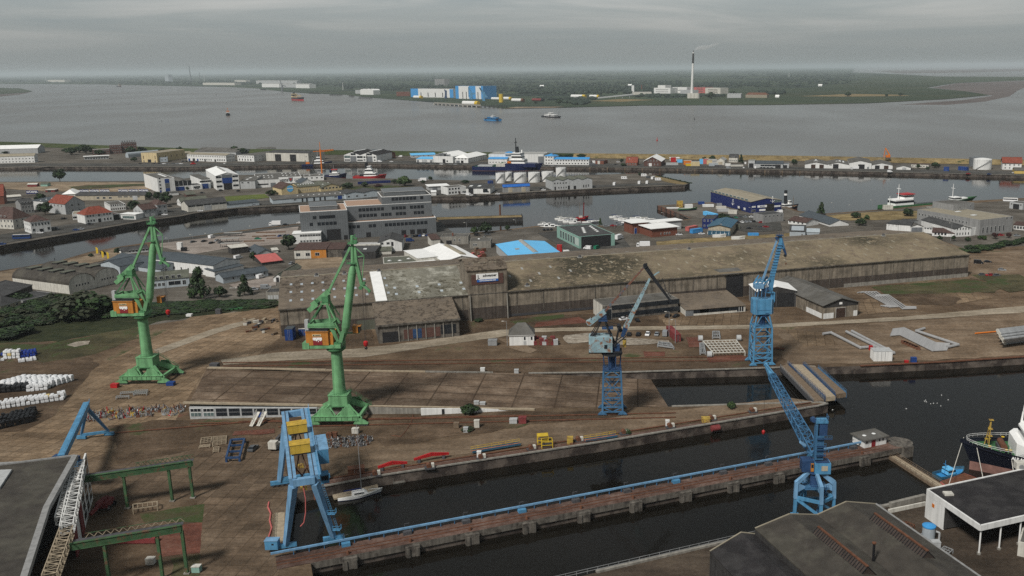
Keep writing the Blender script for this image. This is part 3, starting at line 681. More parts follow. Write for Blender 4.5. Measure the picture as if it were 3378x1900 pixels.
def crane_bright():
 B0=g('K2',385,1325);Y=B0.y;t='K2'
 def c(x,y,dy=.0):
  p=vp(t,x,y,Y)-B0;return Vc((p.x,dy,p.z))
 rtt=thg('quay_crane','bright blue quay crane with raised jib standing at the end of the slipway basin','crane',B0,R(6),'blue quay cranes')
 m='cbl';z1=c(400,945).z;z2=c(420,825).z
 portal_legs(rtt,7.2,6.8,z1,m,6.6,6.2,levels=(.03,.16,.3,.52,.76,1.0))
 b=MQ()
 for sx in(-1,1):
  for sy in(-1,1):
   b.bar((sx*3.3,sy*3.1,z1),(sx*2.3,sy*2.2,z2),.45,.45,m);b.bar((sx*3.3,sy*3.1,z1),(sx*.2,sy*2.2,z2),.25,.25,m)
 b.bd('upper_frame',rtt)
 b=MQ();b.box(-2.9,2.9,-2.8,2.8,z1-.1,z1+.2,'cbm');rail(b,[(-2.9,-2.8,z1+.2),(2.9,-2.8,z1+.2),(2.9,2.8,z1+.2)],1,m);b.bd('portal_deck',rtt)
 MQ().lth((.4,0,0),[(1.0,z1),(1.3,z2-1.6),(2.6,z2-.8),(2.7,z2+.5),(1.6,z2+.7)],22,'cnv').lth((1.3,0,0),[(2.9,z2+.5),(3.1,z2+.6),(3.1,z2+.8),(2.9,z2+.9)],22,'cnv').bd('slewing_ring',rtt)
 h0=c(298,815);h1=c(510,675);zl=h0.z-.2;zh=h1.z
 b=MQ();b.psm([(h0.x+.9,-3.0,zl),(h1.x-1.2,-3.0,zl+.1),(h1.x,-1.8,zl),(h1.x,2.4,zl),(h0.x+.9,2.6,zl),(h0.x,1.6,zl),(h0.x,-1.8,zl)],(0,0,zh-zl),m)
 hh=b.bd('machinery_house',rtt)
 b=MQ()
 for x in(h0.x+.95,h1.x-1.25):b.box(x,x+.25,-3.06,-2.9,zl,zh+.2,'gbl')
 b.box(h0.x+1.2,h1.x-1.4,-3.04,-2.99,zl+1.6,zl+1.8,'cbm');b.bd('cover_strip',hh)
 q=c(455,770);MQ().box(q.x,q.x+1.0,-2.6,-2.2,q.z,q.z+1.2,'cnv').bd('vent',hh)
 MQ().bar(c(515,620),c(512,720),1.6,.7,m).bar(c(430,612),c(518,618),1.6,.6,m).bd('jib_support',rtt)
 for sy in(-1,1):
  for p,q in(((345,660),(365,560)),((385,650),(395,560)),((420,680),(440,560)),((485,600),(440,490))):
   MQ().bar(c(*p,sy*1.7),c(*q,sy*1.3),.3,.3,'cbm').bd('trestle_leg',rtt)
  MQ().psm([c(400,560,sy*1.4),c(478,480,sy*1.4),c(468,462,sy*1.4),c(395,545,sy*1.4)],(0,.3,0),m).bar(c(330,540,sy*1.6),c(382,455,sy*1.6),.3,.7,m,h2=.4).bar(c(345,495,sy*1.6),c(450,505,sy*1.5),.3,.5,m).bd('counter_lever',rtt)
 b=MQ();p=c(320,555);q=c(412,535);b.box(p.x,q.x,-1.9,1.2,p.z-.6,p.z+1.0,'gbl');b.bd('counterweight',rtt)
 b=MQ();q=c(430,575);b.box(q.x-1.2,q.x+1.2,-1.4,1.4,q.z-.6,q.z+.2,'cnv');b.cyl(q+Vc((.2,-1.2,.8)),q+Vc((.2,1.2,.8)),.6,n=12,m='steel');b.bd('trestle_machinery',rtt)
 MQ().bar(c(412,488),c(566,72),.6,.75,'gbl',w2=.45,h2=.55).bd('tie_rod',rtt)
 b=MQ();b.bar(c(490,600),c(505,470),1.5,.9,m,w2=1.7,h2=1.6);b.bar(c(505,470),c(592,130),1.7,1.55,m,w2=1.2,h2=1.25);b.bar(c(592,130),c(590,60),1.2,1.2,m,w2=.8,h2=.9)
 for i in rg_(12):p=c(508+i*7,455-i*28);b.box(p.x-.95,p.x+.75,-.92,.92,p.z-.08,p.z+.08,'cbm')
 b.bd('jib',rtt)
 MQ().bar(c(585,55),c(622,185),.9,1.2,'cbm').bar(c(622,175),c(650,250),.8,1.0,'cnv',w2=.5,h2=.6).cyl(c(640,255,-.5),c(640,255,.5),.5,n=12,m='cbk').bd('fly_jib',rtt)
 b=MQ();q=c(585,50);b.box(q.x-1.3,q.x+1.1,-1.1,1.1,q.z-.2,q.z+.1,'cnv');b.cyl(c(555,80,-.6),c(555,80,.6),.6,n=12,m='cnv');rail(b,[(q.x-1.3,-1.1,q.z),(q.x+1.1,-1.1,q.z)],.9,'cnv',.8);b.bd('jib_head',rtt)
 b=MQ();b.bar(c(645,262),c(648,330),.07,.07,'wire');p=c(648,335);b.lth(p,[(.1,.4),(.3,0),(.1,-.5)],8,'rust');b.bd('hook_block',rtt)
 return rtt
crane_bright()
def crane_tower():
 t='K6';B0=g('K6',480,1345);Y=B0.y
 def c(x,y,dy=.0):
  p=vp(t,x,y,Y)-B0;return Vc((p.x,dy,p.z))
 rtt=thg('quay_crane','blue quay crane with long lattice jib lowered over the dock, standing behind the grey workshop','crane',B0,0,'blue quay cranes')
 m='cbl'
 zk=c(240,900).z;zt=c(370,745).z;zs=c(600,800).z;zbr=c(230,1100).z
 for an,nm in((200,0),(280,0),(340,0),(100,0)):
  ca,sa=math.cos(R(an)),math.sin(R(an));r=5.0
  b=MQ();b.bar((ca*1.6,sa*1.6,zs+.4),(ca*r,sa*r,zk),.75,.8,'gbl',w2=.9,h2=1.1);b.bar((ca*r,sa*r,zk+.3),(ca*(r+.15),sa*(r+.15),zbr),.85,.95,'gbl')
  b.bar((ca*(r+.1),sa*(r+.1),zbr),(ca*(r+.2),sa*(r+.2),.8),.75,.75,m);b.psm([(ca*r,sa*r,zk+.2),(ca*r*.5,sa*r*.5,zk-1.2),(ca*r*.55,sa*r*.55,zk-1.7),(ca*r,sa*r,zk-2.4)],(-sa*.4,ca*.4,0),'gbl')
  b.bd('leg',rtt)
  b=MQ();x,y=ca*(r+.2),sa*(r+.2);b.box(x-1,x+1,y-.4,y+.4,.3,1.1,m);b.bd('rail_bogie',rtt)
 pts=[Vc((math.cos(R(a))*5.1,math.sin(R(a))*5.1,0))for a in(200,280,340,460)]
 for i in rg_(4):
  p,q=pts[i],pts[(i+1)%4];MQ().bar(p+ZZ(zbr+.3),q+ZZ(zbr+.3),.5,.8,m).bar(p+ZZ(zbr),q+ZZ(zbr-3.4),.45,.6,m).bd('brace',rtt)
 b=MQ();b.lth((.3,0,0),[(1.3,zk-2),(1.3,zs),(1.9,zs+.2),(1.9,zs+.7)],18,'cnv');b.box(-2.6,3.2,-2.2,2.2,zk-1.7,zk-1.5,'cbm');rail(b,[(-2.6,-2.2,zk-1.5),(3.2,-2.2,zk-1.5)],1,'cbm');b.bd('king_post',rtt)
 b=MQ();b.bar((2.8,-1.6,zk-1.6),(.6,-2.2,1.2),.9,.15,'cbm');rail(b,[(2.8,-2.1,zk-1.6),(.6,-2.7,1.2)],1,'cnv');b.bd('stair',rtt)
 h0=c(490,780);h1=c(708,640)
 b=MQ();b.box(h0.x,h1.x,-2.0,1.2,h0.z,h1.z,m);b.box(h0.x+.3,h1.x-.3,-1.7,1,h1.z,h1.z+.25,'cnv');b.box(c(365,0).x,h0.x,-1.2,1.8,h0.z+.3,h1.z+.4,'cnv');hh=b.bd('machinery_house',rtt)
 q=c(578,735);MQ().box(q.x,q.x+1.55,-2.08,-2.0,q.z,q.z+1.3,'beige').bd('nameplate',hh)
 q=c(445,745);MQ().box(q.x,q.x+.7,-1.5,-.2,q.z-.2,q.z+1.9,'hor').box(q.x+.1,q.x+.6,-1.55,-1.5,q.z+.8,q.z+1.7,'glass').bd('driver_cab',rtt)
 p0=c(560,610);p1=c(575,110)
 MQ().box(p0.x-1.1,p0.x-.3,-1.1,1.1,p0.z,p1.z,'cbm').box(p0.x-.3,p0.x+1.0,-1.1,.9,p0.z,c(0,300).z,'cbm').box(p0.x-.6,p0.x+1.7,-1.1,.9,c(0,300).z,p1.z-.3,'cnv').box(p0.x-1.2,p0.x+1.8,-1.3,1.1,p1.z-.3,p1.z+.3,m).bd('mast',rtt)
 b=MQ();b.cyl((p0.x-1.6,-.6,p1.z+.3),(p0.x-1.6,.6,p1.z+.3),.6,n=14,m='cnv');b.cyl((p0.x-1.6,.8,p1.z-.1),(p0.x-1.6,1.4,p1.z-.1),.6,n=14,m='cnv');rail(b,[(p0.x-1.2,-1.3,p1.z+.3),(p0.x+1.9,-1.3,p1.z+.3),(p0.x+1.9,1.1,p1.z+.3)],1.1,'cbm',1);b.bd('mast_head',rtt)
 b=MQ()
 for y in(330,590-40,480,430):q=c(600,y);b.box(p0.x-.9,p0.x+(2.8 if y<400 else 1.4),-1.7,-1.1,q.z,q.z+.12,'cnv');rail(b,[(p0.x-.9,-1.7,q.z),(p0.x+(2.8 if y<400 else 1.4),-1.7,q.z)],1,'cbm',1.2)
 b.bd('mast_landing',rtt)
 foot=c(520,560);tip=g('D',1926,917,27.0)-B0
 b=MQ();mid=foot.lerp(tip,.16);mid2=foot.lerp(tip,.86)
 lt_(b,foot,mid,1.8,2.6,.9,2.6,'cbm',3,.17);lt_(b,mid,mid2,2.6,1.7,2.6,1.4,'cbm',16,.15);b.bd('lattice_jib',rtt)
 MQ().bar(mid2,tip,1.6,1.4,m,w2=.7,h2=.6).cyl(tip+Vc((-.5,0,0)),tip+Vc((.5,0,0)),.55,n=12,m=m).bd('jib_tip',rtt)
 q=c(330,425);MQ().bar(c(335,425,1.5),c(410,470,1.5),1.0,.5,'gbl').bd('jib_walkway',rtt)
 top=Vc((p0.x-1.4,.2,p1.z+.6));b=MQ()
 for dx in(-.4,.4):b.bar(top+Vc((dx,0,0)),tip+Vc((dx,0,.5)),.05,.05,'wire')
 b.bd('luffing_rope',rtt)
 hk=g('D',1910,1087,4.0);k=math.hypot(tip.x+B0.x,tip.y+B0.y)
 d=ray('D',1910,1087);kk=(tip.y+B0.y)/d.y;hz_=CAMZ+d.z*kk
 hp=Vc((tip.x,tip.y,hz_));MQ().bar(tip,hp,.07,.07,'wire').bd('hoist_rope',rtt)
 MQ().lth(hp,[(.15,.7),(.5,.3),(.5,-.2),(.2,-.7)],12,'red').bd('hook_block',rtt)
crane_tower()
def gantry():
 z=20.0;NL=g('H2',778,765,z);NR=g('H2',932,742,z);FL=g('H2',722,292,z);FR=g('H2',855,272,z)
 fNL=g('H2',735,1258,.4);fNR=g('H2',1068,1205,.4);fFL=g('H2',690,812,.4);fFR=fFL+(fNR-fNL)
 B0=(fNL+fNR+fFL+fFR)/4;B0.z=0
 rtt=thg('gantry_crane','pale blue gantry crane with two yellow trolleys spanning the head of the dock','crane',B0)
 m='gbl';T=lambda p:p-B0
 for a,e in((NL,FL),(NR,FR)):
  b=MQ();d=(e-a).normalized();b.bar(T(a)-ZZ(1.1),T(e)-ZZ(1.1),1.5,2.0,m);b.bar(T(a),T(e),1.7,.12,m)
  b.bar(T(a)+ZZ(.12),T(e)+ZZ(.12),.15,.15,'sdk');b.bd('girder',rtt)
 for a,e in((NL,NR),(FL,FR)):
  MQ().bar(T(a)-ZZ(1.0),T(e)-ZZ(1.0),1.3,1.6,m).bd('end_beam',rtt)
 for a,f,rear in((NL,fNL,0),(NR,fNR,0),(FL,fFL,1),(FR,fFR,1)):
  top=T(a)if not rear else T(a.lerp(NL if a is FL else NR,.12))
  MQ().bar(top-ZZ(1.8),T(f)+ZZ(1.2),1.5,1.7,m,w2=1.0,h2=1.1).bd('leg',rtt)
 for f in(fNL,fNR,fFL,fFR):
  p=T(f);d=(fNR-fNL).normalized();b=MQ()
  b.bar(p-d*2.4+ZZ(.9),p+d*2.4+ZZ(.9),.8,1.0,'cbl')
  for k in rg_(4):q=p+d*(-1.9+k*1.27);n_=Vc((-d.y,d.x,0));b.cyl(q-n_*.3+ZZ(.3),q+n_*.3+ZZ(.3),.42,n=10,m='sdk')
  b.bd('rail_bogie',rtt)
 for a,e in((fFL,fFR),):
  MQ().bar(T(a)+ZZ(1.7),T(e)+ZZ(1.7),.9,1.1,'cbl').bd('sill_beam',rtt)
 tr=[]
 for y0 in(452,592):
  p=g('H2',745 if y0<500 else 762,y0-8,z+.4);q=g('H2',880 if y0<500 else 903,y0-28,z+.4)
  o=thg('hoist_trolley','yellow hoist trolley on the gantry girders, the %s one'%('farther' if y0<500 else 'nearer'),'hoist',(p+q)/2,yaw(p,q),'yellow trolleys on the gantry')
  wd=(q-p).length/2;MQ().box(-wd,wd,-1.5,1.6,.1,2.3,'trolley_yellow').box(-wd-.1,wd+.1,-1.6,1.7,2.3,2.42,'trolley_yellow').bd('housing',o)
  MQ().box(-wd+.3,wd-.3,-1.2,1.3,-.35,.1,'sdk').bd('carriage',o)
  b=MQ()
  for s in(-1,1):b.bar((s*.5,0,-.3),(s*.5,0,-9),.07,.07,'wire')
  b.bar((-.3,0,-.4),(-1.6,0,-6),.25,.25,'rust');b.bar((.3,0,-.4),(1.6,0,-6),.25,.25,'rust');b.bd('hoist_rope',o)
  MQ().box(-.8,.8,-.4,.4,-10,-9,'yru').bd('hook_block',o)
 b=MQ();a=NL.lerp(FL,.28);e=NR.lerp(FR,.28)
 b.bar(T(a)+Vc((.4,0,-2)),T(e)+ZZ(-9),.3,.3,'rust');b.bar(T(e)+Vc((-.4,0,-2)),T(a)+ZZ(-9),.3,.3,'rust');b.bar(T(e)+ZZ(-2),T(e)+ZZ(-12),.4,.4,'rust');b.bd('brace_frame',rtt)
 p=NR.lerp(FR,.30);q=NR.lerp(FR,.52);b=MQ();ax=(q-p).normalized();n_=Vc((ax.y,-ax.x,0))
 c1=T(p)+n_*2.6-ZZ(1.6);c2=T(q)+n_*2.6-ZZ(1.6);b.bar(c1,c2,3.0,3.6,'cbl');b.bar(c1+ZZ(1.9),c2+ZZ(1.9),3.2,.15,m);mr=b.bd('machine_room',rtt)
 p=NR.lerp(FR,.16);b=MQ();c0=T(p)+n_*2.5-ZZ(4.6);b.bar(c0,c0+ax*2.6,2.0,2.2,'cbl');b.bar(c0-ax*.02+ZZ(.3),c0-ax*.05+ZZ(.3),1.6,1.2,'glass');b.bd('driver_cab',rtt)
 b=MQ();off=n_*1.3;rail(b,[T(NR)+off,T(FR)+off],1.2,m,2.2,.09);b.bar(T(NR)+off*.8,T(FR)+off*.8,.9,.08,'cbl');b.bd('walkway',rtt)
 b=MQ();d=T(fNR)-T(NR);s0=T(NR)-ZZ(2);off=Vc((1.5,-.3,0))
 for k in rg_(2):b.bar(s0+off+Vc((.45*k,0,0)),T(fNR)+off+Vc((.45*k,0,1.6)),.08,.08,'cbl')
 for k in rg_(24):p=(s0+off).lerp(T(fNR)+off+ZZ(1.6),k/24);b.bar(p,p+Vc((.45,0,0)),.06,.06,'cbl')
 for t_ in(.5,.78,.95):p=(s0+off).lerp(T(fNR)+off,t_);b.box(p.x-.6,p.x+1.2,p.y-.6,p.y+.6,p.z-.05,p.z+.05,'cbl');rail(b,[(p.x-.6,p.y-.6,p.z),(p.x+1.2,p.y-.6,p.z),(p.x+1.2,p.y+.6,p.z)],1.1,'cbl',.8)
 b.bd('ladder',rtt)
 b=MQ();p=T(fNL);b.box(p.x-4.4,p.x-1.4,p.y-1.6,p.y+.2,1.0,3.2,'cbl');b.box(p.x-4.5,p.x-1.3,p.y-1.7,p.y+.3,3.2,3.35,m);b.box(p.x-2.8,p.x-2.3,p.y-1.63,p.y-1.6,2.2,2.6,'glass');b.bd('cable_drum_house',rtt)
 b=MQ();p=T(NR.lerp(NL,.55))-ZZ(2);pts=[p,p+Vc((.4,-.4,-3.2)),p+Vc((.2,-.6,-6.5)),p+Vc((-.4,-.6,-9)),p+Vc((-1.3,-.5,-10))]
 b.tube(pts,.13,8,'rpk');b.bd('hose',rtt)
gantry()
def small_gantry():
 z=11.0;N=g('H1',428,600,z);Fp=g('H1',608,226,z);fl=g('H1',575,478,.5);fr=g('H1',768,452,.5)
 B0=(fl+fr)/2;B0.z=0;T=lambda p:p-B0
 rtt=thg('gantry_crane','small dark blue semi gantry crane reaching out from the dark hall roof at left','crane',B0)
 m='cbl'
 MQ().bar(T(N)-ZZ(.9),T(Fp)-ZZ(.9),1.5,1.9,m).bar(T(N),T(Fp),1.7,.12,m).bd('girder',rtt)
 b=MQ();rail(b,[T(N)+Vc((.9,.2,0)),T(Fp)+Vc((.9,.2,0))],1,m,2.4);b.bd('walkway_rail',rtt)
 e=T(Fp.lerp(N,.03))-ZZ(1.4)
 for f in(fl,fr):
  MQ().bar(e,T(f)+ZZ(.9),.9,1.0,'cbm',w2=.55,h2=.6).bd('leg',rtt)
  b=MQ();p=T(f);b.box(p.x-1.4,p.x+1.4,p.y-.5,p.y+.5,.3,1.2,m);[b.cyl((p.x-1+k,p.y-.3,0),(p.x-1+k,p.y+.3,0),.4,n=10,m='sdk')for k in(0,2)];b.bd('rail_bogie',rtt)
 MQ().bar(T(fl)+ZZ(.9),T(fr)+ZZ(.9),.6,.8,m).bd('sill_beam',rtt)
 p=T(N);b=MQ();b.box(p.x-3.2,p.x+5,p.y-1.4,p.y+1.4,p.z-2.8,p.z-1.8,'cbm');b.box(p.x-2.2,p.x+.2,p.y-1.2,p.y+1.5,p.z-1.8,p.z-.2,'cnv');b.box(p.x+2.2,p.x+4.4,p.y-1,p.y+1.2,p.z-1.8,p.z-.6,'cnv');rail(b,[(p.x-3.2,p.y-1.4,p.z-1.8),(p.x+5,p.y-1.4,p.z-1.8)],1,m);b.bd('end_carriage',rtt)
small_gantry()
def trestle(lab,a,e,posts,zt,truss):
 A=g('H1',*a,zt);E=g('H1',*e,zt);B0=(A+E)/2;B0.z=0;T=lambda p:p-B0
 rtt=thg('crane_runway',lab,'crane runway',B0,0,'green crane runways')
 m='trestle_green'
 b=MQ();b.bar(T(A)-ZZ(.75),T(E)-ZZ(.75),.5,1.5,m);b.bar(T(A),T(E),.8,.1,m);b.bar(T(A)-ZZ(1.5),T(E)-ZZ(1.5),.8,.1,m)
 n=11
 for i in rg_(n+1):p=T(A).lerp(T(E),i/n)-ZZ(.75);b.bar(p-ZZ(.7),p+ZZ(.7),.7,.12,m)
 b.bd('runway_beam',rtt)
 b=MQ();off=Vc((0,1.3,0));u=ZZ(1.0);A2=T(A).lerp(T(E),truss);E2=T(E)
 b.bar(T(A)+off-u*.2,E2+off-u*.2,1.6,.1,'sdk');b.bar(A2+off*1.4+u,E2+off*1.4+u,.12,.12,m);k=12
 for i in rg_(k):p=A2.lerp(E2,i/k)+off*1.4;q=A2.lerp(E2,(i+.5)/k)+off*1.4+u;r=A2.lerp(E2,(i+1)/k)+off*1.4;b.bar(p,q,.12,.12,'tpl' if truss<.2 else m);b.bar(q,r,.12,.12,'tpl' if truss<.2 else m)
 b.bd('walkway_truss',rtt)
 d=(E-A).normalized()
 for x,y in posts:
  f=g('H1',x,y,0);t_=(f-A).dot(d);top=A+d*t_;top.z=zt-1.5;f=Vc((top.x,top.y,0))
  MQ().bar(T(f),T(top),.65,.55,m).bar(T(f)-ZZ(-.05),T(f)+ZZ(.35),1.3,1.1,'con').bd('post',rtt)
trestle('green steel crane runway on three posts, the farther of two',(575,752),(1345,640),((890,1010),(1200,1012),(1350,978)),10.5,.45)
trestle('green crane runway with open lattice walkway, the nearer of two',(490,1222),(1270,1092),((770,1560),(1135,1530),(1310,1500)),12.0,.1)
WCACHE={}
def wmesh(w,h,gm,fm):
 k=(round(w,1),round(h,1),gm,fm)
 if k not in WCACHE:
  w,h=k[0],k[1];b=MQ();b.box(-w/2,w/2,-.05,.05,0,h,fm)
  n=2 if w>1.1 else 1;fr=min(.12,h*.1);pw=(w-fr*(n+1))/n
  for i in rg_(n):
   x=-w/2+fr+i*(pw+fr);b.box(x,x+pw,-.09,-.02,fr,h-fr,gm)
  WCACHE[k]=b.mesh('window',False)
 return WCACHE[k]
def dmesh(w,h,m):
 k=('d',round(w,1),round(h,1),m)
 if k not in WCACHE:
  b=MQ();b.box(-w/2,w/2,-.06,.05,0,h,'frame' if m!='ddk' else 'fdk');b.box(-w/2+.12,w/2-.12,-.11,-.02,.02,h-.12,m)
  if w>2.4:
   for i in rg_(1,4):b.box(-w/2+.12,w/2-.12,-.13,-.1,h*i/4,h*i/4+.06,m)
  WCACHE[k]=b.mesh('door',False)
 return WCACHE[k]
def place(rtt,me,face,f,W,Dp,z,name,off=.0):
 L_=W if face in 'fb' else Dp
 if face=='f':p,r=(f*W,-off,z),0
 elif face=='r':p,r=(W+off,f*Dp,z),math.pi/2
 elif face=='b':p,r=(W-f*W,Dp+off,z),math.pi
 else:p,r=(-off,Dp-f*Dp,z),-math.pi/2
 return link(name,me,rtt,p,r)
def roofgeo(walls,roofmb,kind,x0,x1,y0,y1,z0,h,rh,wl_,rfm,ov=.35,ng=1,t=.22,rim=None):
 ze=z0+h
 def quad(pts,m=rfm,mb=roofmb,th=t):
  P=[Vc(p)for p in pts]
  mb.psm(P,(0,0,th),m)
 W,Dp=x1-x0,y1-y0
 if kind=='flat':
  walls.box(x0,x1,y0,y1,z0,ze-.35,wl_)
  e=.35
  for a in((x0,x1,y0,y0+e),(x0,x1,y1-e,y1),(x0,x0+e,y0+e,y1-e),(x1-e,x1,y0+e,y1-e)):walls.box(*a,ze-.35,ze,rim or wl_)
  roofmb.box(x0+e,x1-e,y0+e,y1-e,ze-.349,ze-.2,rfm)
 elif kind=='slab':
  walls.box(x0,x1,y0,y1,z0,ze,wl_)
  roofmb.box(x0-ov,x1+ov,y0-ov,y1+ov,ze,ze+.3,rim or rfm);roofmb.box(x0-ov+.3,x1+ov-.3,y0-ov+.3,y1+ov-.3,ze+.3,ze+.34,rfm)
 elif kind=='gx':
  ym=(y0+y1)/2;zr=ze+rh
  walls.psm([(x0,y0,z0),(x0,y1,z0),(x0,y1,ze),(x0,ym,zr),(x0,y0,ze)],(W,0,0),wl_)
  s=rh/(Dp/2)
  quad([(x0-ov,y0-ov,ze-ov*s+.02),(x1+ov,y0-ov,ze-ov*s+.02),(x1+ov,ym,zr+.02),(x0-ov,ym,zr+.02)]);quad([(x0-ov,ym,zr+.02),(x1+ov,ym,zr+.02),(x1+ov,y1+ov,ze-ov*s+.02),(x0-ov,y1+ov,ze-ov*s+.02)])
  roofmb.box(x0-ov,x1+ov,ym-.25,ym+.25,zr+t-.05,zr+t+.12,rfm)
 elif kind=='gy':
  w=W/ng;zr=ze+rh;s=rh/(w/2)
  pts=[(x0,y0,z0),(x1,y0,z0)]
  pts+=[(x1,y0,ze)]
  for k in rg_(ng-1,-1,-1):pts+=[(x0+w*(k+.5),y0,zr),(x0+w*k,y0,ze)]
  walls.psm(pts,(0,Dp,0),wl_)
  for k in rg_(ng):
   xa,xm,xb=x0+w*k,x0+w*(k+.5),x0+w*(k+1);oa=ov if k==0 else 0;ob=ov if k==ng-1 else 0
   quad([(xa-oa,y0-ov,ze-oa*s+.02),(xm,y0-ov,zr+.02),(xm,y1+ov,zr+.02),(xa-oa,y1+ov,ze-oa*s+.02)]);quad([(xm,y0-ov,zr+.02),(xb+ob,y0-ov,ze-ob*s+.02),(xb+ob,y1+ov,ze-ob*s+.02),(xm,y1+ov,zr+.02)])
   roofmb.box(xm-.25,xm+.25,y0-ov,y1+ov,zr+t-.05,zr+t+.12,rfm)
 elif kind=='hip':
  walls.box(x0,x1,y0,y1,z0,ze,wl_);zr=ze+rh
  a,b_,c_,d_=(x0-ov,y0-ov,ze),(x1+ov,y0-ov,ze),(x1+ov,y1+ov,ze),(x0-ov,y1+ov,ze)
  if W>Dp:e,f=(x0+Dp*.42,(y0+y1)/2,zr),(x1-Dp*.42,(y0+y1)/2,zr);fs=[(a,b_,f,e),(b_,c_,f),(c_,d_,e,f),(d_,a,e)]
  else:e,f=((x0+x1)/2,y0+W*.42,zr),((x0+x1)/2,y1-W*.42,zr);fs=[(a,b_,e),(b_,c_,f,e),(c_,d_,f),(d_,a,e,f)]
  for q in fs:roofmb.add(q,[tp_(rg_(len(q)))],rfm)
  roofmb.box(x0-ov,x1+ov,y0-ov,y1+ov,ze-.2,ze-.01,rim or 'frame')
 elif kind in('mono','monof'):
  za,zb=(ze,ze+rh)if kind=='mono' else(ze+rh,ze)
  walls.psm([(x0,y0,z0),(x0,y1,z0),(x0,y1,zb),(x0,y0,za)],(W,0,0),wl_);s=(zb-za)/Dp
  quad([(x0-ov,y0-ov,za-ov*s+.02),(x1+ov,y0-ov,za-ov*s+.02),(x1+ov,y1+ov,zb+ov*s+.02),(x0-ov,y1+ov,zb+ov*s+.02)])
 elif kind=='barrel':
  n=12;w=W/ng
  for k in rg_(ng):
   arc=[(x0+w*k+w*(.5-.5*math.cos(math.pi*i/n)),y0,ze+rh*math.sin(math.pi*i/n))for i in rg_(n+1)]
   walls.psm([(x0+w*k,y0,z0)]+[(p[0],p[1],p[2]-.02)for p in arc]+[(x0+w*(k+1),y0,z0)],(0,Dp,0),wl_)
   for p,q in zip(arc,arc[1:]):quad([(p[0],y0-ov,p[2]),(q[0],y0-ov,q[2]),(q[0],y1+ov,q[2]),(p[0],y1+ov,p[2])],th=.18)
def bld(name,label,cat,t,a,b,h=None,ty=None,d=None,bk=None,rf_='flat',rh=2.0,wl_='white',rfm='rgy',wn_=(),dr_=(),sky=(),group=None,ov=.35,ng=1,z0=.0,tb=None,rim=None,atop=0,chim=()):
 A=g(t,*a,z0)if len(a)==2 else Vc(a);B=g(tb or t,*b,z0)if len(b)==2 else Vc(b)
 if atop:A=g(t,*a,h);Bt=g(tb or t,*b,h);A.z=Bt.z=0;B=Bt
 if h is None:h=hz(t,a,(a[0],ty),z0)-z0
 W=(B-A).length;rz=yaw(A,B);n=Vc((-math.sin(rz),math.cos(rz),0))
 if d is None:d=max(4.0,(g(*bk,z0+h)-A).dot(n))if len(bk)==3 else max(4.0,(g(t,*bk,z0+h)-A).dot(n))
 rtt=thg(name,label,cat,A,rz,group)
 w_=MQ();r_=MQ();roofgeo(w_,r_,rf_,0,W,0,d,0,h,rh,wl_,rfm,ov,ng,rim=rim)
 w_.bd('wall',rtt,smooth=False);ro=r_.bd('roof',rtt,smooth=(rf_=='barrel'))
 finish(rtt,ro,W,d,h,rh,rf_,wn_,dr_,sky,ng,chim)
 rtt['dims']=(W,d,h)
 return rtt
def finish(rtt,ro,W,d,h,rh,rf_,wn_,dr_,sky,ng=1,chim=(),z0=.0):
 for wn in wn_:
  face,n,x0,x1,z,ww,wh=wn[:7];gm=wn[7]if len(wn)>7 else 'glass';fm=wn[8]if len(wn)>8 else 'frame'
  me=wmesh(ww,wh,gm,fm)
  for i in rg_(n):place(rtt,me,face,x0+(x1-x0)*(i/(n-1)if n>1 else .5),W,d,z+z0,'window')
 for dr in dr_:
  face,x,ww,wh,m=dr[:5];place(rtt,dmesh(ww,wh,m),face,x,W,d,z0+(dr[5]if len(dr)>5 else .02),'door')
 for s in sky:
  fx,fy,sw,sl=s[:4];x,y=fx*W,fy*d
  if rf_=='gx':z=h+rh*(1-abs(y-d/2)/(d/2))
  elif rf_=='gy':w1=W/ng;u=x%w1;z=h+rh*(1-abs(u-w1/2)/(w1/2))
  elif rf_=='mono':z=h+rh*y/d
  elif rf_=='monof':z=h+rh*(1-y/d)
  else:z=h-.2
  b=MQ();b.box(x-sw/2,x+sw/2,y-sl/2,y+sl/2,z-.3,z+.3,'fdk' if len(s)>4 else 'rpl');b.lth((x,y,z+.3),[(min(sw,sl)*.45,0),(min(sw,sl)*.4,.25),(.1,.4)],8,'skylight')if len(s)<=4 and max(sw,sl)<3 else b.box(x-sw/2+.15,x+sw/2-.15,y-sl/2+.15,y+sl/2-.15,z+.3,z+.42,'skylight' if len(s)<=4 else 'glass')
  o=b.bd('skylight',ro)
 for c_ in chim:
  fx,fy,hh=c_;x,y=fx*W,fy*d;MQ().box(x-.45,x+.45,y-.45,y+.45,h,h+rh+hh,'brick').box(x-.55,x+.55,y-.55,y+.55,h+rh+hh,h+rh+hh+.15,'con').bd('chimney',ro)
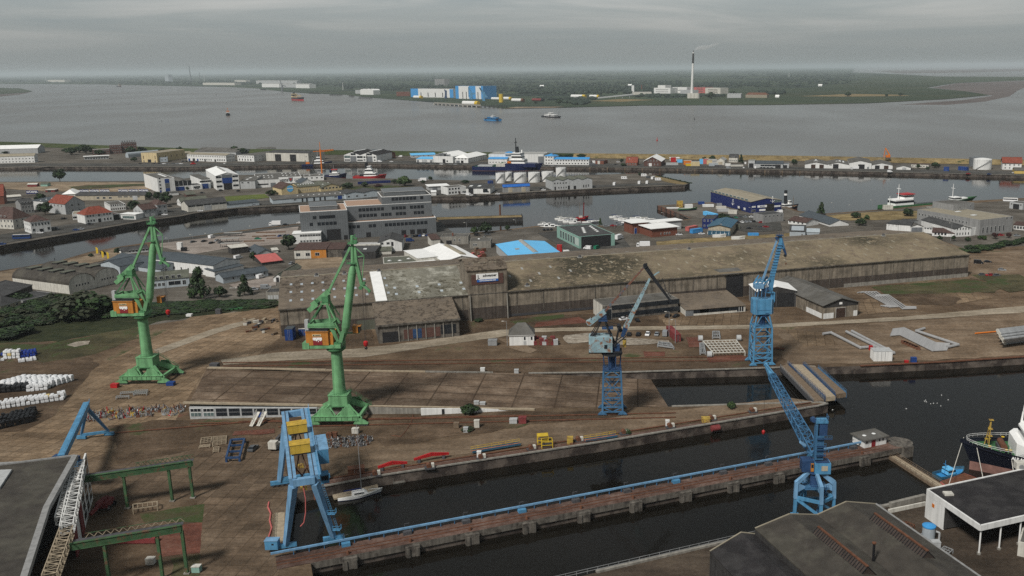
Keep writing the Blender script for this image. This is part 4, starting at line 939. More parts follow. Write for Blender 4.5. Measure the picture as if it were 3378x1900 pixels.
def vol(rtt,x0,x1,y0,y1,z0,h,rf_='flat',rh=2.0,wl_='white',rfm='rgy',wn_=(),dr_=(),sky=(),ov=.3,ng=1,rim=None,wname='wall'):
 w_=MQ();r_=MQ();roofgeo(w_,r_,rf_,x0,x1,y0,y1,z0,h,rh,wl_,rfm,ov,ng,rim=rim)
 w_.bd(wname,rtt,smooth=False);ro=r_.bd('roof',rtt,smooth=False)
 for wn in wn_:
  face,n,a,b_,z,ww,wh=wn[:7];me=wmesh(ww,wh,wn[7]if len(wn)>7 else 'glass',wn[8]if len(wn)>8 else 'frame')
  for i in rg_(n):
   f=a+(b_-a)*(i/(n-1)if n>1 else .5)
   p,r={'f':((x0+f*(x1-x0),y0,z0+z),0),'r':((x1,y0+f*(y1-y0),z0+z),math.pi/2),'l':((x0,y1-f*(y1-y0),z0+z),-math.pi/2)}[face]
   link('window',me,rtt,p,r)
 for dr in dr_:
  face,f,ww,wh,m=dr;p,r={'f':((x0+f*(x1-x0),y0,z0+.02),0),'r':((x1,y0+f*(y1-y0),z0+.02),math.pi/2),'l':((x0,y1-f*(y1-y0),z0+.02),-math.pi/2)}[face]
  link('door',dmesh(ww,wh,m),rtt,p,r)
 for s in sky:
  x,y,sw,sl=s;MQ().box(x-sw/2,x+sw/2,y-sl/2,y+sl/2,z0+h-.4,z0+h+.25,'skylight').bd('skylight',ro)
 return ro
def lp(rtt,p):
 c,s=math.cos(-rtt.rotation_euler.z),math.sin(-rtt.rotation_euler.z);q=p-rtt.location
 return Vc((q.x*c-q.y*s,q.x*s+q.y*c,q.z))
B=bld
def roof_mossy(name,base,moss,patchc,amt):
 m=bpy.data.materials.new(name);m.use_nodes=True;nt=m.node_tree;L=nt.links.new;p=nt.nodes['Principled BSDF'];SV(p,'Roughness',.92)
 co=nd(nt,'coord').outputs['Object']
 def nz(s,d=6,r=.6,sc=(1,1,1),dist=0):
  mp=nd(nt,'vecxform');SV(mp,'Scale',sc);L(co,mp.inputs[0]);n=nd(nt,'noise');SV(n,'Scale',s);SV(n,'Detail',d);SV(n,'Roughness',r);SV(n,'Distortion',dist);L(mp.outputs[0],n.inputs['Vector']);return n.outputs['Fac']
 def rg(s,a,c,lo=0,hi=1):
  n=nd(nt,'mrange');L(s,n.inputs[0]);[setattr(n.inputs[i+1],'default_value',v)for i,v in enu((a,c,lo,hi))];return n.outputs[0]
 def mx(f,a,c,bt='MIX'):
  n=nd(nt,'mix',data_type='RGBA',blend_type=bt)
  for k,s in((0,f),(6,a),(7,c)):
   if hasattr(s,'is_linked'):L(s,n.inputs[k])
   elif k==0:SV(n,0,s)
   else:SV(n,k,(*s,1))
  return n.outputs[2]
 src=mx(rg(nz(.05,5),.35,.65),base,tp_(v*.72 for v in base))
 src=mx(rg(nz(.18,8,.7,(1,.8,1)),.5,.62),src,patchc)
 zone=rg(nz(.022,3,.5),.42,.58);mm=nz(.34,8,.75,(1,1,1),.6)
 cm=nd(nt,'math',operation='MULTIPLY');L(rg(mm,.62-.17*amt,.65-.17*amt),cm.inputs[0]);L(rg(zone,0,1,.12,1),cm.inputs[1])
 src=mx(cm.outputs[0],src,mx(rg(nz(.9,3),.4,.6),moss,tp_(v*.55 for v in moss)))
 src=mx(1.0,src,rg(nz(1.2,4,.7),.3,.7,.78,1.18),'MULTIPLY')
 wv=nd(nt,'wave');wv.wave_type='BANDS';wv.bands_direction='Y';SV(wv,'Scale',.13);L(co,wv.inputs['Vector'])
 src=mx(1.0,src,rg(wv.outputs['Fac'],0,.12,.86,1),'MULTIPLY')
 L(src,p.inputs['Base Color'])
 bp=nd(nt,'bump');SV(bp,'Strength',.5);SV(bp,'Distance',.4);L(mm,bp.inputs['Height']);L(bp.outputs[0],p.inputs['Normal'])
 M[name]=m
roof_mossy('roof_shed',(.245,.195,.125),(.048,.04,.02),(.165,.125,.085),1.1)
roof_mossy('roof_shed_pale',(.20,.19,.15),(.09,.08,.05),(.33,.32,.27),.6)
roof_mossy('roof_shed_brown',(.175,.138,.10),(.07,.052,.035),(.115,.092,.07),.6)
def great_shed():
 A=g('D',709,848);Bp=g('D',2433.6,696);rz=yaw(A,Bp);W=(Bp-A).length;h,zr,dep=12.1,17.2,80.0
 rtt=thg('warehouse','enormous long brown warehouse with mossy corrugated roof and a taller signed block','warehouse',A,rz)
 X=lambda t,x,y,z=.0:lp(rtt,g(t,x,y,z)).x
 wl=MQ();wl.psm([(0,0,0),(0,dep,0),(0,dep,h),(0,dep/2,zr),(0,0,h)],(W,0,0),'shed_wall')
 wl.bd('wall',rtt,smooth=False)
 xt0=X('G3',1022,700,5);xt1=X('G3',1437,700,5)
 w=MQ();w.box(.02,W+.05,-.12,-.003,.5,5.2,'shed_wall_dark');w.bd('wall_band',rtt,smooth=False)
 w=MQ();w.box(X('G3',1445,800),X('G4',320,735),-.2,-.004,.3,1.4,'fdk');w.bd('plinth_band',rtt)
 w=MQ();w.box(X('G5',900,400),W,-.22,-.004,0,2.0,'con');w.bd('plinth',rtt)
 w=MQ();k=0
 x=3.0
 while x<W-2:w.box(x-.12,x+.12,-.16,-.121,.2,h-.1,'ocn');x+=12.4
 w.bd('wall_ribs',rtt,smooth=False)
 s=(zr-h)/(dep/2)
 def rf_(nm,x0,x1,m,y0=-.5,y1=None,lift=.0):
  b=MQ();y1=dep/2 if y1 is None else y1
  za,zb=h+y0*s+.05+lift,h+y1*s+.05+lift
  b.psm([(x0,y0,za),(x1,y0,za),(x1,y1,zb),(x0,y1,zb)],(0,0,.25),m);return b.bd(nm,rtt,smooth=False)
 xa=X('G3',930,500,14);xs0=X('G3',110,640,12.2);xs1=X('G3',232,636,12.2)
 r1=rf_('roof',-.4,xs0,'roof_shed_brown');r1b=rf_('roof',xs0,xt0+1,'roof_shed_pale');r2=rf_('roof',xt1-1,W+.4,'roof_shed')
 b=MQ();b.psm([(-.4,dep/2,zr+.05),(W+.4,dep/2,zr+.05),(W+.4,dep+.5,h),(-.4,dep+.5,h)],(0,0,.25),'roof_shed_brown');rb=b.bd('roof',rtt,smooth=False)
 MQ().box(-.4,W+.4,dep/2-.5,dep/2+.5,zr+.2,zr+.45,'rtn').bd('ridge_cap',rtt)
 MQ().box(-.4,W+.4,-.75,-.45,h-.25,h+.1,'ocn').bd('gutter',rtt)
 rf_('roof_patch',xs0+.3,xs1,'rwh',-.45,dep/2-1.5,.30)['label']='new white roof strip'
 def light(x,y,m='rpl',w=1.0,l=3.2,rr=None):
  b=MQ();z=h+y*s+.31
  b.psm([(x,y,z),(x+w,y,z),(x+w,y+l,z+l*s),(x,y+l,z+l*s)],(0,0,.05),m);b.bd('rooflight',rr or r2,smooth=False)
 x=xt1+5
 for i in rg_(32):
  for y in((10,27)if i%2 else(18,)):light(x+random.uniform(-1,1),y+random.uniform(-1,1),'rtn' if i>4 else 'rpl')
  x+=(W-xt1-10)/32
 for i in rg_(10):
  for y in(8,18,28):light(4+i*4.6,y+random.uniform(-.5,.5),'bgy',1.1,2.4,r1)
 for i in rg_(5):
  for y in(6,14):light(xs1+4+i*10,y+random.uniform(-.5,.5),'pbw',1.2,2.4,r1b)
 for i in rg_(40):
  y=dep/2+6+(i%2)*3;z=zr-(y-dep/2)*s+.31;b=MQ();x=6+i*W/40;b.psm([(x,y,z),(x+2.2,y,z),(x+2.2,y+1.2,z-1.2*s),(x,y+1.2,z-1.2*s)],(0,0,.05),'rpl');b.bd('rooflight',rb,smooth=False)
 for t,x,y in(('G2',1342,408),('G2',1617,385),('G3',1635,437),('G4',188,235),('G4',1275,155),('F6',1030,1110),('G3',148,362)):
  q=lp(rtt,g(t,x,y,16));y_=min(max(q.y,4),dep/2-1.5);z=h+y_*s+.3;MQ().box(q.x-1.1,q.x+1.1,y_-.9,y_+.9,z-.2,z+.35,'rpl').cyl((q.x,y_,z+.3),(q.x,y_,z+1.3),.8,.6,10,'sdk').bd('roof_vent',rtt)
 ht=hz('G3',(1025,850),(1012,352));dT=22.0;rT=3.2
 MQ().psm([(xt0,-.6,0),(xt0,dT,0),(xt0,dT,ht),(xt0,dT*.5,ht+rT),(xt0,-.6,ht)],(xt1-xt0,0,0),'shed_wall').bd('tower_wall',rtt,smooth=False)
 MQ().box(xt0+.3,xt1-.3,-.75,-.61,.2,5.8,'shed_wall_dark').bd('wall_band',rtt,smooth=False)
 b=MQ();b.psm([(xt0-.5,-1.1,ht-.1),(xt1+.5,-1.1,ht-.1),(xt1+.5,dT*.5,ht+rT+.05),(xt0-.5,dT*.5,ht+rT+.05)],(0,0,.25),'roof_shed_brown');b.psm([(xt0-.5,dT*.5,ht+rT+.05),(xt1+.5,dT*.5,ht+rT+.05),(xt1+.5,dT+.5,ht),(xt0-.5,dT+.5,ht)],(0,0,.25),'roof_shed_brown');rt=b.bd('roof',rtt,smooth=False)
 for i in rg_(5):x=xt0+4+i*(xt1-xt0-8)/4;y=6.0;z=ht+rT*y/(dT/2)+.2;MQ().box(x-.4,x+.4,y-.8,y+.8,z,z+.25,'rtn').bd('rooflight',rt)
 x0=X('G3',1065,480,14);x1=X('G3',1395,470,14);zb=hz('G3',(1200,830),(1200,478));zt=hz('G3',(1200,830),(1200,378))
 MQ().box(xt0+(xt1-xt0)*.10,xt1-(xt1-xt0)*.10,-.8,-.61,zb,zt,'dbk').bd('dark_panel',rtt)
 sx0,sx1=xt0+(xt1-xt0)*.22,xt0+(xt1-xt0)*.77;s0=hz('G3',(1200,830),(1200,428));s1=hz('G3',(1200,830),(1200,370));sb=hz('G3',(1200,830),(1200,452))
 b=MQ();b.box(sx0,sx1,-1.0,-.81,s0,s1,'wcl');sg=b.bd('sign_board',rtt)
 b=MQ();b.box(sx0+.3,sx1,-1.0,-.81,sb,s0-.01,'roof_blue');sg2=b.bd('sign_board',rtt)
 wd=sx1-sx0
 text(sg,'J.',(s1-s0)*.85,'black',(sx0+wd*.11,-1.03,(s0+s1)/2-.1),bold=.06)
 text(sg,'schwanner',(s1-s0)*.62,'black',(sx0+wd*.61,-1.03,(s0+s1)/2+.35),bold=.05,sx=wd*.72/((s1-s0)*.62*5.0))
 text(sg2,'www.schwanner.com',(s0-sb)*.8,'wcl',(sx0+wd*.52,-1.03,(s0+sb)/2+.05),bold=.03,sx=wd*.8/((s0-sb)*.8*9.3))
 for t,xa_,ya,xb,yb in(('G3',1048,605,1080,858),('G3',1402,575,1440,815)):
  f=lp(rtt,g(t,xb,yb));b=MQ();zt_=hz(t,(xb,yb),(xa_,ya));b.cyl((f.x,-1.6,0),(f.x,-1.0,zt_),.28,n=10,m='con');b.bd('downpipe',rtt)
 gx0,gx1=X('G4',1545,560),X('G4',1735,560);MQ().box(gx0,gx1,-.35,-.13,.05,h-.9,'ddk').bd('gate',rtt)
 b=MQ();z=h-.6;b.psm([(gx0-2,-1.2,h-.05),(gx1+1,-1.2,h-.05),(gx1,6.5,h+6.5*s+.3),(gx0-4,6.5,h+6.5*s+.3)],(0,0,.12),'rgy');b.bd('gate_canopy',rtt)
 q=lp(rtt,g('G2',1885,915));MQ().box(q.x-6,q.x+5,-.3,-.13,0,4.4,'rgn').bd('gate',rtt)
 a0=g('G3',170,1085);a1=g('G3',945,975);q0,q1=lp(rtt,a0),lp(rtt,a1)
 yf=(q0.y+q1.y)/2;xA,xB=q0.x-.6,q1.x;ha=hz('G3',(170,1085),(165,905))
 b=MQ();b.psm([(xA,yf,0),(xA,-.2,0),(xA,-.2,h-.5),(xA,yf,ha)],(xB-xA,0,0),'ocn');aw=b.bd('annex_wall',rtt,smooth=False)
 MQ().psm([(xA-.6,yf-.5,ha+.02),(xB+.5,yf-.5,ha+.02),(xB+.5,-.1,h-.4),(xA-.6,-.1,h-.4)],(0,0,.25),'roof_shed_brown').bd('annex_roof',rtt,smooth=False)
 MQ().box(xA-.6,xB+.6,yf-.75,yf-.5,ha-.5,ha+.28,'ocn').bd('annex_fascia',rtt)
 la=xB-xA
 for f0,f1,z0,z1,m in((.05,.24,.3,4.6,'ddk'),(.42,.53,.9,4.9,'cnv'),(.53,.66,.9,5,'dbk'),(.77,.96,1.6,5.6,'glass'),(.31,.42,.9,5,'dbk'),(.66,.76,.9,5,'dbk')):
  b=MQ();b.box(xA+la*f0,xA+la*f1,yf-.1,yf+.05,z0,z1,m)
  if m=='glass':
   for k in rg_(1,5):b.box(xA+la*f0+(f1-f0)*la*k/5-.05,xA+la*f0+(f1-f0)*la*k/5+.05,yf-.14,yf-.1,z0,z1,'fdk')
   b.box(xA+la*f0,xA+la*f1,yf-.14,yf-.1,(z0+z1)/2,(z0+z1)/2+.1,'fdk')
  b.bd('bay_panel' if m in('dbk',)else('window' if m=='glass' else 'gate'),rtt,smooth=False)
 for k in rg_(7):x=xA+la*(.25+k*.11);MQ().box(x-.2,x+.2,yf-.3,yf,0,ha-.5,'con').bd('pier',rtt)
great_shed()
B('storage_shed','white roofed storage shed beside the green dike','shed','F1',(-90,212),(445,198),ty=150,d=28,rf_='gx',rh=4,wl_='lgy',rfm='rwh',dr_=(('f',.35,4,4,'dgy'),))
B('office_building','long white two storey quay building with a pale yellow roof','building','F1',(-60,316),(408,304),ty=236,d=11,rf_='gx',rh=2.6,wl_='white',rfm='rtn',wn_=(('f',12,.04,.96,1,1.6,1.3),('f',12,.04,.96,4.6,1.6,1.2),('r',3,.2,.8,1.5,1.4,1.3),('r',3,.2,.8,4.6,1.4,1.2)))
r=B('office_building','dark brick stepped office block against the river','building','F1',(1425,196),(1602,188),ty=76,d=15,wl_='dbk',rfm='rdk',wn_=tp_(('f',6,.1,.9,1.5+3.6*k,1.8,1.5)for k in rg_(5)))
W_,d_,h_=r['dims'];vol(r,-W_*.78,-.03,-3,d_-3,0,h_*.78,wl_='dbk',rfm='rbn',wn_=tp_(('f',5,.1,.9,1.5+3.6*k,1.8,1.5)for k in rg_(3)));vol(r,-W_*1.9,-W_*.78-.03,-6,d_-6,0,h_*.5,wl_='dbk',rfm='rpl',wn_=tp_(('f',7,.1,.9,1.2+3.4*k,1.8,1.4)for k in rg_(2)))
B('pavilion','low glazed pavilion with a white flat roof behind the moored yachts','building','F1',(985,275),(1268,262),ty=236,d=8,rf_='slab',wl_='lgy',rfm='rwh',ov=1.2,wn_=(('f',9,.06,.94,.8,2.2,1.6),))
B('arched_hall','blue grey arched storage hall beside the cream warehouse','hall','F1',(1465,246),(1500,248),h=2.6,d=46,rf_='barrel',rh=4,wl_='bgy',rfm='bgy',ov=.2)
B('warehouse','cream warehouse with a white sign over its dark gate','warehouse','F1',(1655,300),(1836,303),ty=190,bk=(2035,150),rf_='flat',wl_='cream',rfm='rtn',wn_=(('f',1,.14,.14,4,1.2,4.2,'dbn','cream'),('f',1,.88,.88,4,1.2,4.2,'dbn','cream'),('r',5,.1,.9,4,1.4,3.5,'dbn','cream')),dr_=(('f',.5,5,3.6,'ddk'),('f',.14,1.4,2.6,'dbn'),('f',.86,1.4,2.6,'dbn')))
B('workshop','grey blue workshop beside the cream warehouse','workshop','F2',(95,300),(190,296),ty=245,d=9,wl_='bgy',rfm='rgy',wn_=(('f',2,.3,.7,2,1.5,1.5),))
B('warehouse','low beige warehouse running behind the parked cars','warehouse','F2',(270,252),(480,236),ty=205,d=18,wl_='beige',rfm='rtn',rf_='gx',rh=1.6,wn_=(('f',8,.06,.94,2.4,1.6,1.4),))
r=B('harbour_office','long white two storey harbour building with a cream roof on the outer quay','building','F2',(420,282),(872,300),ty=206,d=15,rf_='gx',rh=1.6,wl_='white',rfm='rtn',wn_=(('f',22,.03,.97,5.6,1.4,1.6),('f',6,.34,.62,1.2,1.8,2),('f',5,.78,.96,1.2,1.6,2.4),('r',5,.15,.85,5.4,1.4,1.4),('r',5,.15,.85,1.4,1.4,1.6)),dr_=(('f',.05,3.5,3,'dbl'),('f',.17,4,3.2,'ddk'),('f',.27,3,3,'dbl'),('f',.46,2.4,3,'ddk'),('f',.72,2.6,3,'ddk')))
B('warehouse','wide grey roofed warehouse behind the long white harbour building','warehouse','F2',(500,205),(985,215),ty=175,d=34,rf_='gx',rh=4,wl_='lgy',rfm='rgy')
B('office_building','white two storey quay house with arched ground floor windows','building','F2',(1005,288),(1198,295),ty=214,bk=(1330,170),rf_='hip',rh=1.4,wl_='white',rfm='rgy',wn_=(('f',7,.08,.92,5,1.5,1.5),('f',5,.12,.8,.9,1.8,2.6),('r',9,.06,.94,4.8,1.4,1.3),('r',9,.06,.94,1.2,1.4,1.3)))
B('clubhouse','small white clubhouse with a grey roof against the dike','building','F2',(1235,180),(1455,170),ty=142,d=12,rf_='hip',rh=1.2,wl_='white',rfm='rgy',wn_=(('f',7,.08,.92,1.4,1.6,1.4),),ov=1)
B('boat_hall','large white boat hall with two dark gates on the outer quay','hall','F2',(1340,284),(1832,294),ty=186,bk=(1960,165),rf_='gx',rh=1.2,wl_='ofw',rfm='rdk',wn_=(('f',1,.95,.95,5.5,1.2,1.4),('r',7,.1,.9,5.2,1.4,1)),dr_=(('f',.285,9,8.6,'ddk'),('f',.64,9,8.6,'ddk'),('f',.92,1.4,2.2,'dgy')))
B('site_office','white annex with a dark roof beside the boat hall','building','F2',(1840,285),(1945,262),ty=240,d=12,wl_='white',rfm='rdk',wn_=(('f',3,.2,.8,2.5,1.2,1.2),))
B('boat_hall','white twin gabled boat hall with black roofs','hall','F3',(480,292),(858,298),ty=213,d=42,rf_='gy',ng=2,rh=3.6,wl_='white',rfm='roof_black',wn_=(('f',1,.1,.1,1,8,1.8),('f',1,.1,.1,4.2,8,3.2,'glass_pale'),('f',1,.49,.49,4.4,8,2.8),('f',1,.49,.49,1,8,1.8),('f',2,.63,.94,1.4,2.6,1.8),('f',2,.63,.94,4.6,2.6,2.4),('f',2,.29,.79,8,7,2.6)),dr_=(('f',.29,8.5,7,'dgy'),('f',.79,8,7,'dgy')),sky=((.25,.5,3,30),(.75,.5,3,30)))
B('brick_shed','dark red brick gabled shed with a grey roof','shed','F3',(940,266),(1078,250),ty=205,d=30,rf_='gy',rh=3.6,wl_='brick',rfm='rsl',wn_=(('f',3,.2,.8,1.6,1.3,1.8),))
B('low_hall','low hall with a bright blue flat roof near the dike','hall','F3',(1262,250),(1550,240),ty=222,d=22,rf_='mono',rh=.8,wl_='lgy',rfm='rcy',wn_=(('f',5,.1,.9,1.4,1.4,1.2),))
B('low_hall','white sided low hall with a light blue roof beside the parked cars','hall','F3',(1320,302),(1512,304),ty=262,d=18,rf_='mono',rh=1,wl_='white',rfm='rcy',dr_=(('f',.5,7,3.4,'lgy'),('f',.1,3,3,'dgy'),('f',.9,3,3,'dgy')))
B('boat_hall','broad white hall with a pale gabled roof and grey gable glazing','hall','F3',(1518,304),(1748,312),ty=226,d=36,rf_='gy',rh=4,wl_='white',rfm='rwh',dr_=(('f',.55,4,4.6,'ddk'),),wn_=(('f',2,.7,.72,1.2,1.8,2,'glass'),('f',3,.28,.72,8.2,9.4,2.4,'zinc','zinc'),('f',1,.5,.5,10.6,12,1.4,'zinc','zinc')))
B('office_building','white two storey office with a white hipped roof beside the broad white hall','building','F3',(1750,308),(1925,312),ty=250,bk=(2035,205),rf_='hip',rh=4,wl_='white',rfm='rwh',wn_=(('f',4,.16,.84,4.4,2,1.6),('r',8,.06,.94,4.2,1.6,1.4),('r',8,.06,.94,1.2,1.6,1.4)),dr_=(('f',.32,5,3,'dgy'),('f',.6,3.4,3,'ddk')),chim=((.55,.3,-1),))
r=B('factory','white factory with bright blue roof panels behind the navy ship','factory','F4',(222,318),(862,320),ty=206,d=30,wl_='white',rfm='rpl',wn_=(('f',3,.1,.5,6,3,1.6),('f',8,.06,.6,1.4,2,1.4)),dr_=(('f',.95,7,9,'dgy'),))
W_,d_,h_=r['dims'];vol(r,W_*.02,W_*.36,-8,-.02,0,h_*.55,rf_='mono',rh=1.6,wl_='white',rfm='rbl',wn_=(('f',6,.1,.9,2,1.6,1.2),));vol(r,W_*.3,W_*.46,-2,6,h_,1.6,rf_='hip',rh=1.4,wl_='white',rfm='rbl')
B('office_building','white three storey corner office with a blue roof','building','F4',(868,330),(978,334),ty=228,d=13,rf_='hip',rh=2.6,wl_='white',rfm='rbl',wn_=tp_(('f',3,.22,.78,1.3+3.5*k,2,1.5)for k in rg_(3))+(('l',3,.2,.8,4.6,1.8,1.5),),chim=((.7,.5,0),))
B('office_building','long white two storey office with a bright blue roof next to the brick shed','building','F4',(980,334),(1388,336),ty=266,d=11,rf_='gx',rh=1.8,wl_='white',rfm='rbl',wn_=(('f',13,.05,.96,4.6,2,1.5),('f',11,.1,.96,1.2,1.8,1.5)),chim=((.42,.5,0),))
B('brick_shed','flat roofed red brick shed with a white gate','shed','F4',(1412,322),(1560,326),ty=282,d=14,wl_='brick',rfm='rdk',dr_=(('f',.2,4.5,4.2,'white'),('f',.62,3,4,'ofw')))
B('house','red tiled house between hedges on the outer quay','house','F4',(1818,338),(1950,340),ty=304,d=10,rf_='gx',rh=6,wl_='brick',rfm='roof_red',wn_=(('f',4,.15,.85,1,1.5,1.5),),sky=((.3,.3,1.5,1),))
B('hall','brick hall with a broad white gabled roof and two rows of windows','hall','F5',(262,348),(462,350),ty=288,d=34,rf_='gy',rh=5,wl_='dbk',rfm='rwh',ov=.8,wn_=(('f',4,.25,.75,5.6,1.3,1.7),('f',4,.25,.8,1.4,1.3,1.7)),dr_=(('f',.38,3.4,3.6,'white'),))
B('kiosk','small white pavilion with a white roof behind the fairground stores','kiosk','F5',(570,286),(680,284),ty=252,d=8,rf_='slab',wl_='ofw',rfm='rwh',wn_=(('f',3,.2,.8,1,1.6,1.2),))
B('shed','cream gabled shed with faint lettering among fairground wagons','shed','F5',(1108,332),(1200,334),ty=278,d=16,rf_='gy',rh=2.6,wl_='ofw',rfm='rpl',dr_=(('f',.5,5,4,'beige'),))
B('shed','low grey roofed shed behind the cream gabled shed','shed','F5',(1000,305),(1106,306),ty=284,d=10,rf_='gx',rh=1.5,wl_='lgy',rfm='rpl')
B('house','cream dormer house beside a tall dark conifer','house','F5',(1252,300),(1352,302),ty=244,d=11,rf_='gx',rh=3.4,wl_='ofw',rfm='rdk',wn_=(('f',4,.14,.86,1,1.4,1.7),('f',2,.4,.6,5.2,1.3,1.5)))
r=B('workshop','long low white workshop with a slate roof and a raised grey end block','workshop','F5',(1552,368),(1880,372),ty=318,d=15,rf_='mono',rh=2,wl_='lgy',rfm='rsl',wn_=(('f',2,.35,.62,2,9,2),),dr_=(('f',.83,6,4,'ddk'),))
W_,d_,h_=r['dims'];vol(r,-W_*.23,-.03,2,14,0,h_*1.7,wl_='lgy',rfm='rgn',dr_=(('f',.45,5,5,'ddk'),));vol(r,W_+.03,W_*1.22,2,14,0,h_,wl_='lgy',rfm='rsl',dr_=(('f',.4,4,3.4,'ddk'),))
r=B('warehouse_row','row of white gabled quay warehouses with grey roofs, one taller','warehouse','F6',(182,348),(664,354),ty=305,d=40,rf_='gy',ng=2,rh=2.4,wl_='white',rfm='rgy',dr_=(('f',.19,5,4.4,'dbn'),('f',.38,5,4.4,'dbn'),('f',.70,6,5,'ddk')),sky=((.25,.35,5,2),(.75,.35,5,2),(.25,.6,2,10),(.88,.5,2,14),(.8,.5,2,14)),wn_=(('f',2,.57,.6,3.4,1.4,1.2),))
W_,d_,h_=r['dims'];vol(r,W_+.03,W_*1.5,0,46,0,h_*1.45,rf_='gy',rh=2.6,wl_='white',rfm='rgy',dr_=(('f',.55,7,5,'ddk'),('f',.85,2,2.6,'dgy')));vol(r,W_*1.5+.03,W_*1.97,1,40,0,h_*.95,rf_='gy',rh=2.4,wl_='white',rfm='rgy',dr_=(('f',.28,5,4,'ddk'),('f',.7,5,4,'dbn')))
B('garage','small white gabled garage right of the row of white quay warehouses','garage','F6',(1182,364),(1338,368),ty=338,d=18,rf_='gy',rh=1.8,wl_='white',rfm='rgy',dr_=(('f',.55,4.5,2.8,'lgy'),))
B('cottage','low white cottage with a flat brown roof under the dry dike','cottage','F6',(1342,338),(1532,344),ty=302,d=8,rf_='slab',wl_='ofw',rfm='rbn',wn_=(('f',6,.1,.9,1,1.6,1.3),))
B('house','white gabled house with a bright red tiled roof at the right edge','house','F6',(2338,362),(2545,366),ty=285,d=13,rf_='gx',rh=5.2,wl_='white',rfm='roof_red',wn_=(('f',4,.15,.85,4.4,1.5,1.5),('l',2,.3,.7,1.5,1.5,1.5),('f',4,.15,.85,1.2,1.5,1.5)),chim=((.5,.5,0),),ov=.8)
B('shed','yellow walled shed with a grey gabled roof near the red roofed house','shed','F6',(2470,408),(2660,412),ty=372,d=16,rf_='gx',rh=2.2,wl_='yellow_wall',rfm='rgy')
B('office_building','cream plastered house with a very dark hipped roof and dormers at the left edge','house','F1',(-120,1068),(165,1082),ty=955,d=16,rf_='hip',rh=8,wl_='ofw',rfm='rbn',wn_=(('f',7,.1,.95,1.2,1.2,1.8),('f',7,.1,.95,5.0,1.2,1.8),('r',3,.2,.8,1.2,1.2,1.8),('r',3,.2,.8,5,1.2,1.8),('f',5,.1,.7,8.8,1.3,1.2)))
B('villa','square white villa with a brown hipped roof on the quay corner','house','F1',(372,1136),(603,1108),ty=1000,d=14.5,rf_='hip',rh=4,wl_='white',rfm='rbn',wn_=(('f',6,.1,.9,5.4,1.2,1.8),('f',2,.13,.87,1.6,1.7,2.0),('l',3,.2,.8,5.4,1.2,1.8),('l',3,.2,.8,1.6,1.2,1.8),('f',3,.42,.58,8.2,.9,.8)),dr_=(('f',.5,2.6,2.8,'ddk'),))
B('tenement','grey rendered tenement behind the square white villa','building','F1',(255,905),(405,890),ty=782,d=16,wl_='gwl',rf_='gx',rh=2.6,rfm='rdk',wn_=tp_(('f',4,.15,.85,1.4+3.4*k,1.2,1.6)for k in rg_(3)))
B('chapel','steep red brick gabled building cut by the left edge','building','F1',(-110,800),(55,790),ty=700,d=18,rf_='gx',rh=9,wl_='brick',rfm='roof_red')
B('office_building','white framed modernist office with a black roof behind the red roofed house','building','F1',(560,858),(775,812),ty=762,d=14,wl_='white',rf_='mono',rh=1.0,rfm='rsl',wn_=tp_(('f',13,.04,.96,.5+2.7*k,1.1,2.0)for k in rg_(3)),sky=((.1,.5,2,1.2),(.4,.5,2,1.2),(.7,.5,2,1.2)))
B('annex','dark red walled annex with a black flat roof beside the modernist office','building','F1',(438,850),(556,846),ty=772,d=15,wl_='brick',rfm='rdk')
B('house','broad grey gabled house with a red tiled roof behind the white red roofed house','house','F1',(772,912),(1002,880),ty=790,d=24,rf_='gy',rh=5.4,wl_='lgy',rfm='roof_red',wn_=(('f',2,.35,.68,2.2,1.6,1.3),('f',2,.35,.68,6.2,1.6,1.5),('l',4,.2,.8,6,1.3,1.6)))
B('house','white quay house with a red hipped roof and a small round topped gable','house','F1',(1000,1022),(1326,982),ty=918,d=15,rf_='hip',rh=5,wl_='white',rfm='roof_red',wn_=(('f',3,.1,.3,1.2,1.2,1.8),('f',3,.1,.3,5,1.2,1.8),('f',3,.68,.9,1.2,1.2,1.8),('f',3,.68,.9,5,1.2,1.8),('f',1,.5,.5,4.6,1.5,2.2)),dr_=(('f',.5,2,3,'ddk'),),sky=((.25,.2,2.2,1),(.75,.2,2.2,1)))
B('link_building','low white link building with a pale flat roof beside the red roofed quay house','building','F1',(850,972),(935,966),ty=905,d=17,wl_='white',rfm='rtn',wn_=(('f',3,.2,.8,1,1.8,1.6),))
B('pavilion','low white glazed pavilion on the canal quay','building','F1',(1412,966),(1585,972),ty=905,d=8,rf_='slab',ov=.6,wl_='white',rfm='rwh',wn_=(('f',4,.22,.8,.7,2.8,2.2,'glass_pale'),))
B('garage','dark gated garage between the white quay house and the glazed pavilion','garage','F1',(1328,978),(1412,966),ty=908,d=9,wl_='lgy',rfm='rbn',dr_=(('f',.4,4.4,4,'ddk'),))
B('office_building','white angular two storey office with a grey flat roof','building','F1',(1290,872),(1470,856),ty=800,d=26,wl_='white',rfm='rgy',wn_=(('f',7,.08,.92,3.9,1.0,1.2),('f',7,.08,.92,.8,1.0,1.6,'dbn'),('l',8,.05,.95,3.9,1.2,1.2)),chim=((.6,.4,-1.6),))
B('row_house','pale house with twin garage doors and a brown roof, left of a pair','house','F1',(1672,948),(1840,924),ty=858,d=13,rf_='gx',rh=3.6,wl_='lgy',rfm='rbn',wn_=(('f',3,.2,.85,4.2,1.6,1.2),('l',2,.3,.7,4,1.2,1.4)),dr_=(('f',.3,3.4,2.6,'white'),('f',.7,3.4,2.6,'white')))
B('row_house','pale house with a hipped brown roof, right of a pair','house','F1',(1842,906),(1955,892),ty=800,d=15,rf_='hip',rh=3.4,wl_='lgy',rfm='rbn',wn_=(('f',2,.25,.75,1.4,1.4,1.4),('f',2,.25,.75,4.8,1.4,1.4)))
